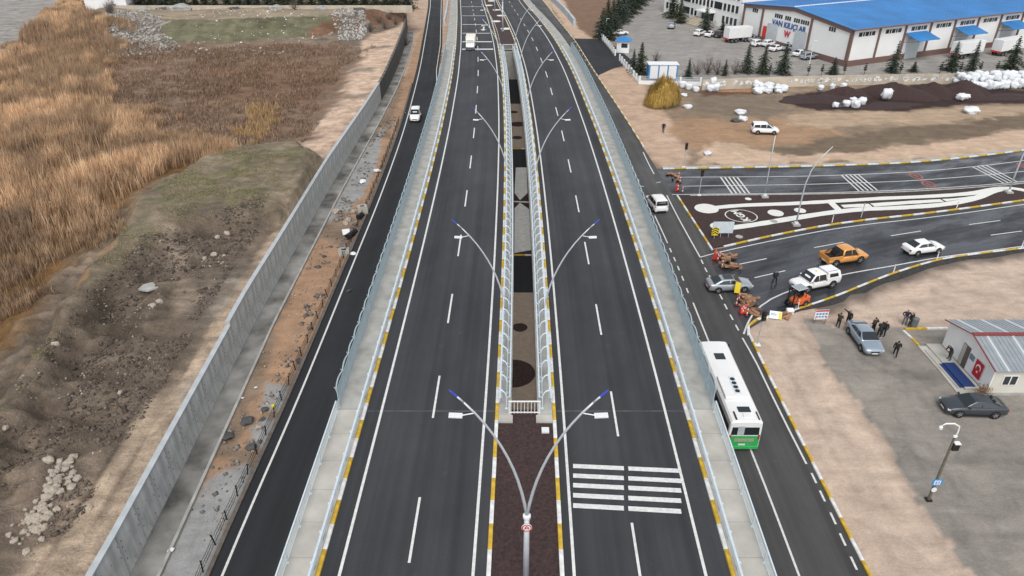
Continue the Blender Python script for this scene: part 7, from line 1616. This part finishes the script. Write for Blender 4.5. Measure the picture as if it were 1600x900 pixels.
ED = [('pelvis', 'waist'), ('waist', 'chest'), ('chest', 'neck'), ('neck', 'jaw'), ('jaw', 'crown')] + [e for s in 'lr' for e in (('chest', s + 's'), (s + 's', s + 'e'), (s + 'e', s + 'w'), (s + 'w', s + 'h'), ('pelvis', s + 'p'), (s + 'p', s + 'k'), (s + 'k', s + 'a'), (s + 'a', s + 't'))]
def part_of(e):
    b = e[1]
    if b in ('jaw', 'crown'): return 0
    if b in ('lh', 'rh'): return 0
    if b[1:] in ('k', 'a') and b[0] in 'lr' and len(b) == 2: return 2
    if b in ('lp', 'rp'): return 2
    if b in ('lt', 'rt'): return 3
    return 1
POSES = {
 'stand': {}, 'pockets': dict(le=(-.31, -.06, 1.16), lw=(-.20, .10, .98), lh=(-.16, .13, .93), re=(.31, -.06, 1.16), rw=(.20, .10, .98), rh=(.16, .13, .93)),
 'phone': dict(le=(-.26, .04, 1.15), lw=(-.08, .26, 1.18), lh=(-.03, .31, 1.22), re=(.26, .04, 1.15), rw=(.08, .25, 1.16), rh=(.03, .30, 1.20), crown=(0, .05, 1.69)),
 'wave': dict(re=(.36, .10, 1.52), rw=(.50, .22, 1.70), rh=(.55, .26, 1.77)),
 'walk': dict(lk=(-.10, .16, .52), la=(-.11, .20, .10), lt=(-.11, .37, .06), rk=(.10, -.02, .50), ra=(.11, -.30, .16), rt=(.12, -.17, .05), le=(-.25, -.10, 1.15), lw=(-.26, -.12, .92), lh=(-.26, -.10, .83), re=(.25, .06, 1.15), rw=(.24, .20, .95), rh=(.23, .26, .88)),
 'wide': dict(lk=(-.16, .05, .50), la=(-.22, -.02, .09), lt=(-.25, .13, .04), rk=(.16, .03, .50), ra=(.21, -.03, .09), rt=(.24, .12, .04)),
 'bend': dict(waist=(0, .06, 1.09), chest=(0, .18, 1.27), neck=(0, .26, 1.40), jaw=(0, .32, 1.46), crown=(0, .38, 1.59), ls=(-.19, .20, 1.36), rs=(.19, .20, 1.36), le=(-.24, .25, 1.08), lw=(-.14, .42, .98), lh=(-.11, .48, .96), re=(.24, .25, 1.08), rw=(.14, .42, .98), rh=(.11, .48, .96)),
}
def person(px, py, face, pose, top, legs, label, z=0.0, h=1.76):
    J = dict(J0); J.update(POSES[pose]); names = list(J)
    me = bpy.data.meshes.new('body'); me.from_pydata([J[n] for n in names], [(names.index(a), names.index(b)) for a, b in ED], [])
    ob = bpy.data.objects.new('tmp_body', me); COL.objects.link(ob); ob.modifiers.new('skin', 'SKIN'); sv = me.skin_vertices[0].data
    for i, n in enumerate(names):
        k = n if n in RAD else 'l' + n[1:]; sv[i].radius = RAD[k]; sv[i].use_root = (n == 'pelvis')
    ob.modifiers['skin'].use_smooth_shade = True; sb = ob.modifiers.new('sub', 'SUBSURF'); sb.levels = 1; sb.render_levels = 1
    dg = bpy.context.evaluated_depsgraph_get(); bm_ = bpy.data.meshes.new_from_object(ob.evaluated_get(dg)); bpy.data.objects.remove(ob, do_unlink=True)
    nv = len(bm_.vertices); co = np.empty(nv * 3); bm_.vertices.foreach_get('co', co); co = co.reshape(-1, 3); V = [tuple(v) for v in co]; F = [tuple(p.vertices) for p in bm_.polygons]; mi = []
    segs = [(np.array(J[a]), np.array(J[b]), part_of((a, b))) for a, b in ED]; hc = (np.array(J['jaw']) + np.array(J['crown'])) / 2
    for f in F:
        c = co[list(f)].mean(0); best = (9, 1)
        for a, b, k in segs:
            d = b - a; t = np.clip(np.dot(c - a, d) / np.dot(d, d), 0, 1); best = min(best, (np.linalg.norm(c - a - d * t), k))
        k = best[1]
        if k == 0 and c[2] > hc[2] - .10 and np.linalg.norm(c - hc) < .2 and (c[2] > hc[2] + .03 or c[1] < hc[1] - .015): k = 4
        mi.append(k)
    mb = MB(); mb.add(V, F); mb.m = mi
    for s in 'lr':                                   # five fingers, thumb off the side of the palm
        w_, h_ = Vector(J[s + 'w']), Vector(J[s + 'h']); d = (h_ - w_).normalized(); sd_ = d.cross(Vector((0, 0, 1)) if abs(d.z) < .8 else Vector((1, 0, 0))).normalized(); cr = d.cross(sd_)
        for k, (o_, l) in enumerate(((-.028, .07), (-.010, .08), (.010, .078), (.027, .06))): b0 = h_ + sd_ * o_; mb.tube([b0, b0 + d * l * .6, b0 + d * l + cr * .02], [.0095, .009, .007], 5, 0)
        b0 = h_ - d * .03 + sd_ * -.04; mb.tube([b0, b0 + (d * .5 - sd_).normalized() * .035, b0 + d * .06 - sd_ * .03], [.011, .010, .008], 5, 0)
    hd = Vector(hc); mb.add([hd + Vector((-.015, .085, -.01)), hd + Vector((.015, .085, -.01)), hd + Vector((0, .115, -.02)), hd + Vector((0, .085, .035))], [(0, 1, 2), (0, 2, 3), (1, 3, 2)], 0)
    for s in (-1, 1): mb.box(hd + Vector((s * .03, .086, .02)), (.02, .012, .01), mi=4); mb.box(hd + Vector((s * .078, .0, .0)), (.016, .035, .05), mi=0)
    mb.box(hd + Vector((0, .086, -.045)), (.045, .012, .008), mi=3)
    o = mb.build('person', [SKIN, CLOTH[top], CLOTH[legs], SHOE, HAIR], None, (*W(px, py, z)[:2], z), R(face), smooth=True); s_ = h / 1.76; o.scale = (s_ * 1.16, s_ * 1.2, s_); return tag(o, label, 'person')
person(1209, 444, 190, 'wide', 'navy', 'black', 'person in dark clothes standing alone on the wet side road')
person(1308.5, 511.5, -60, 'phone', 'olive', 'black', 'person in olive jacket with raised hands beside the notice board')
person(1323.5, 508, 120, 'wave', 'black', 'black', 'person in black coat raising one arm behind the blue-grey sedan')
person(1363, 519, 20, 'pockets', 'olive', 'black', 'person in olive jacket standing at the right of the blue-grey sedan')
person(1372, 527.5, -40, 'bend', 'black', 'black', 'person in black bending towards a companion beside the sedan')
person(1379, 525, 120, 'stand', 'black', 'black', 'person in black standing close to the bending companion')
person(1397.5, 556.5, -30, 'walk', 'black', 'black', 'person in black walking alone across the grey yard')
person(1412.5, 507, 160, 'pockets', 'navy', 'jeans', 'person in dark jacket and jeans standing beside the litter bin')
person(1420.5, 510, 200, 'stand', 'black', 'black', 'person in long black clothes next to the litter bin', h=1.68)
person(1482.5, 562, 90, 'bend', 'black', 'grey', 'person in black standing on the office platform by the carpet', z=.26)
person(1036, 207, 160, 'walk', 'black', 'black', 'person in black walking on the sandy verge beside the frontage road')
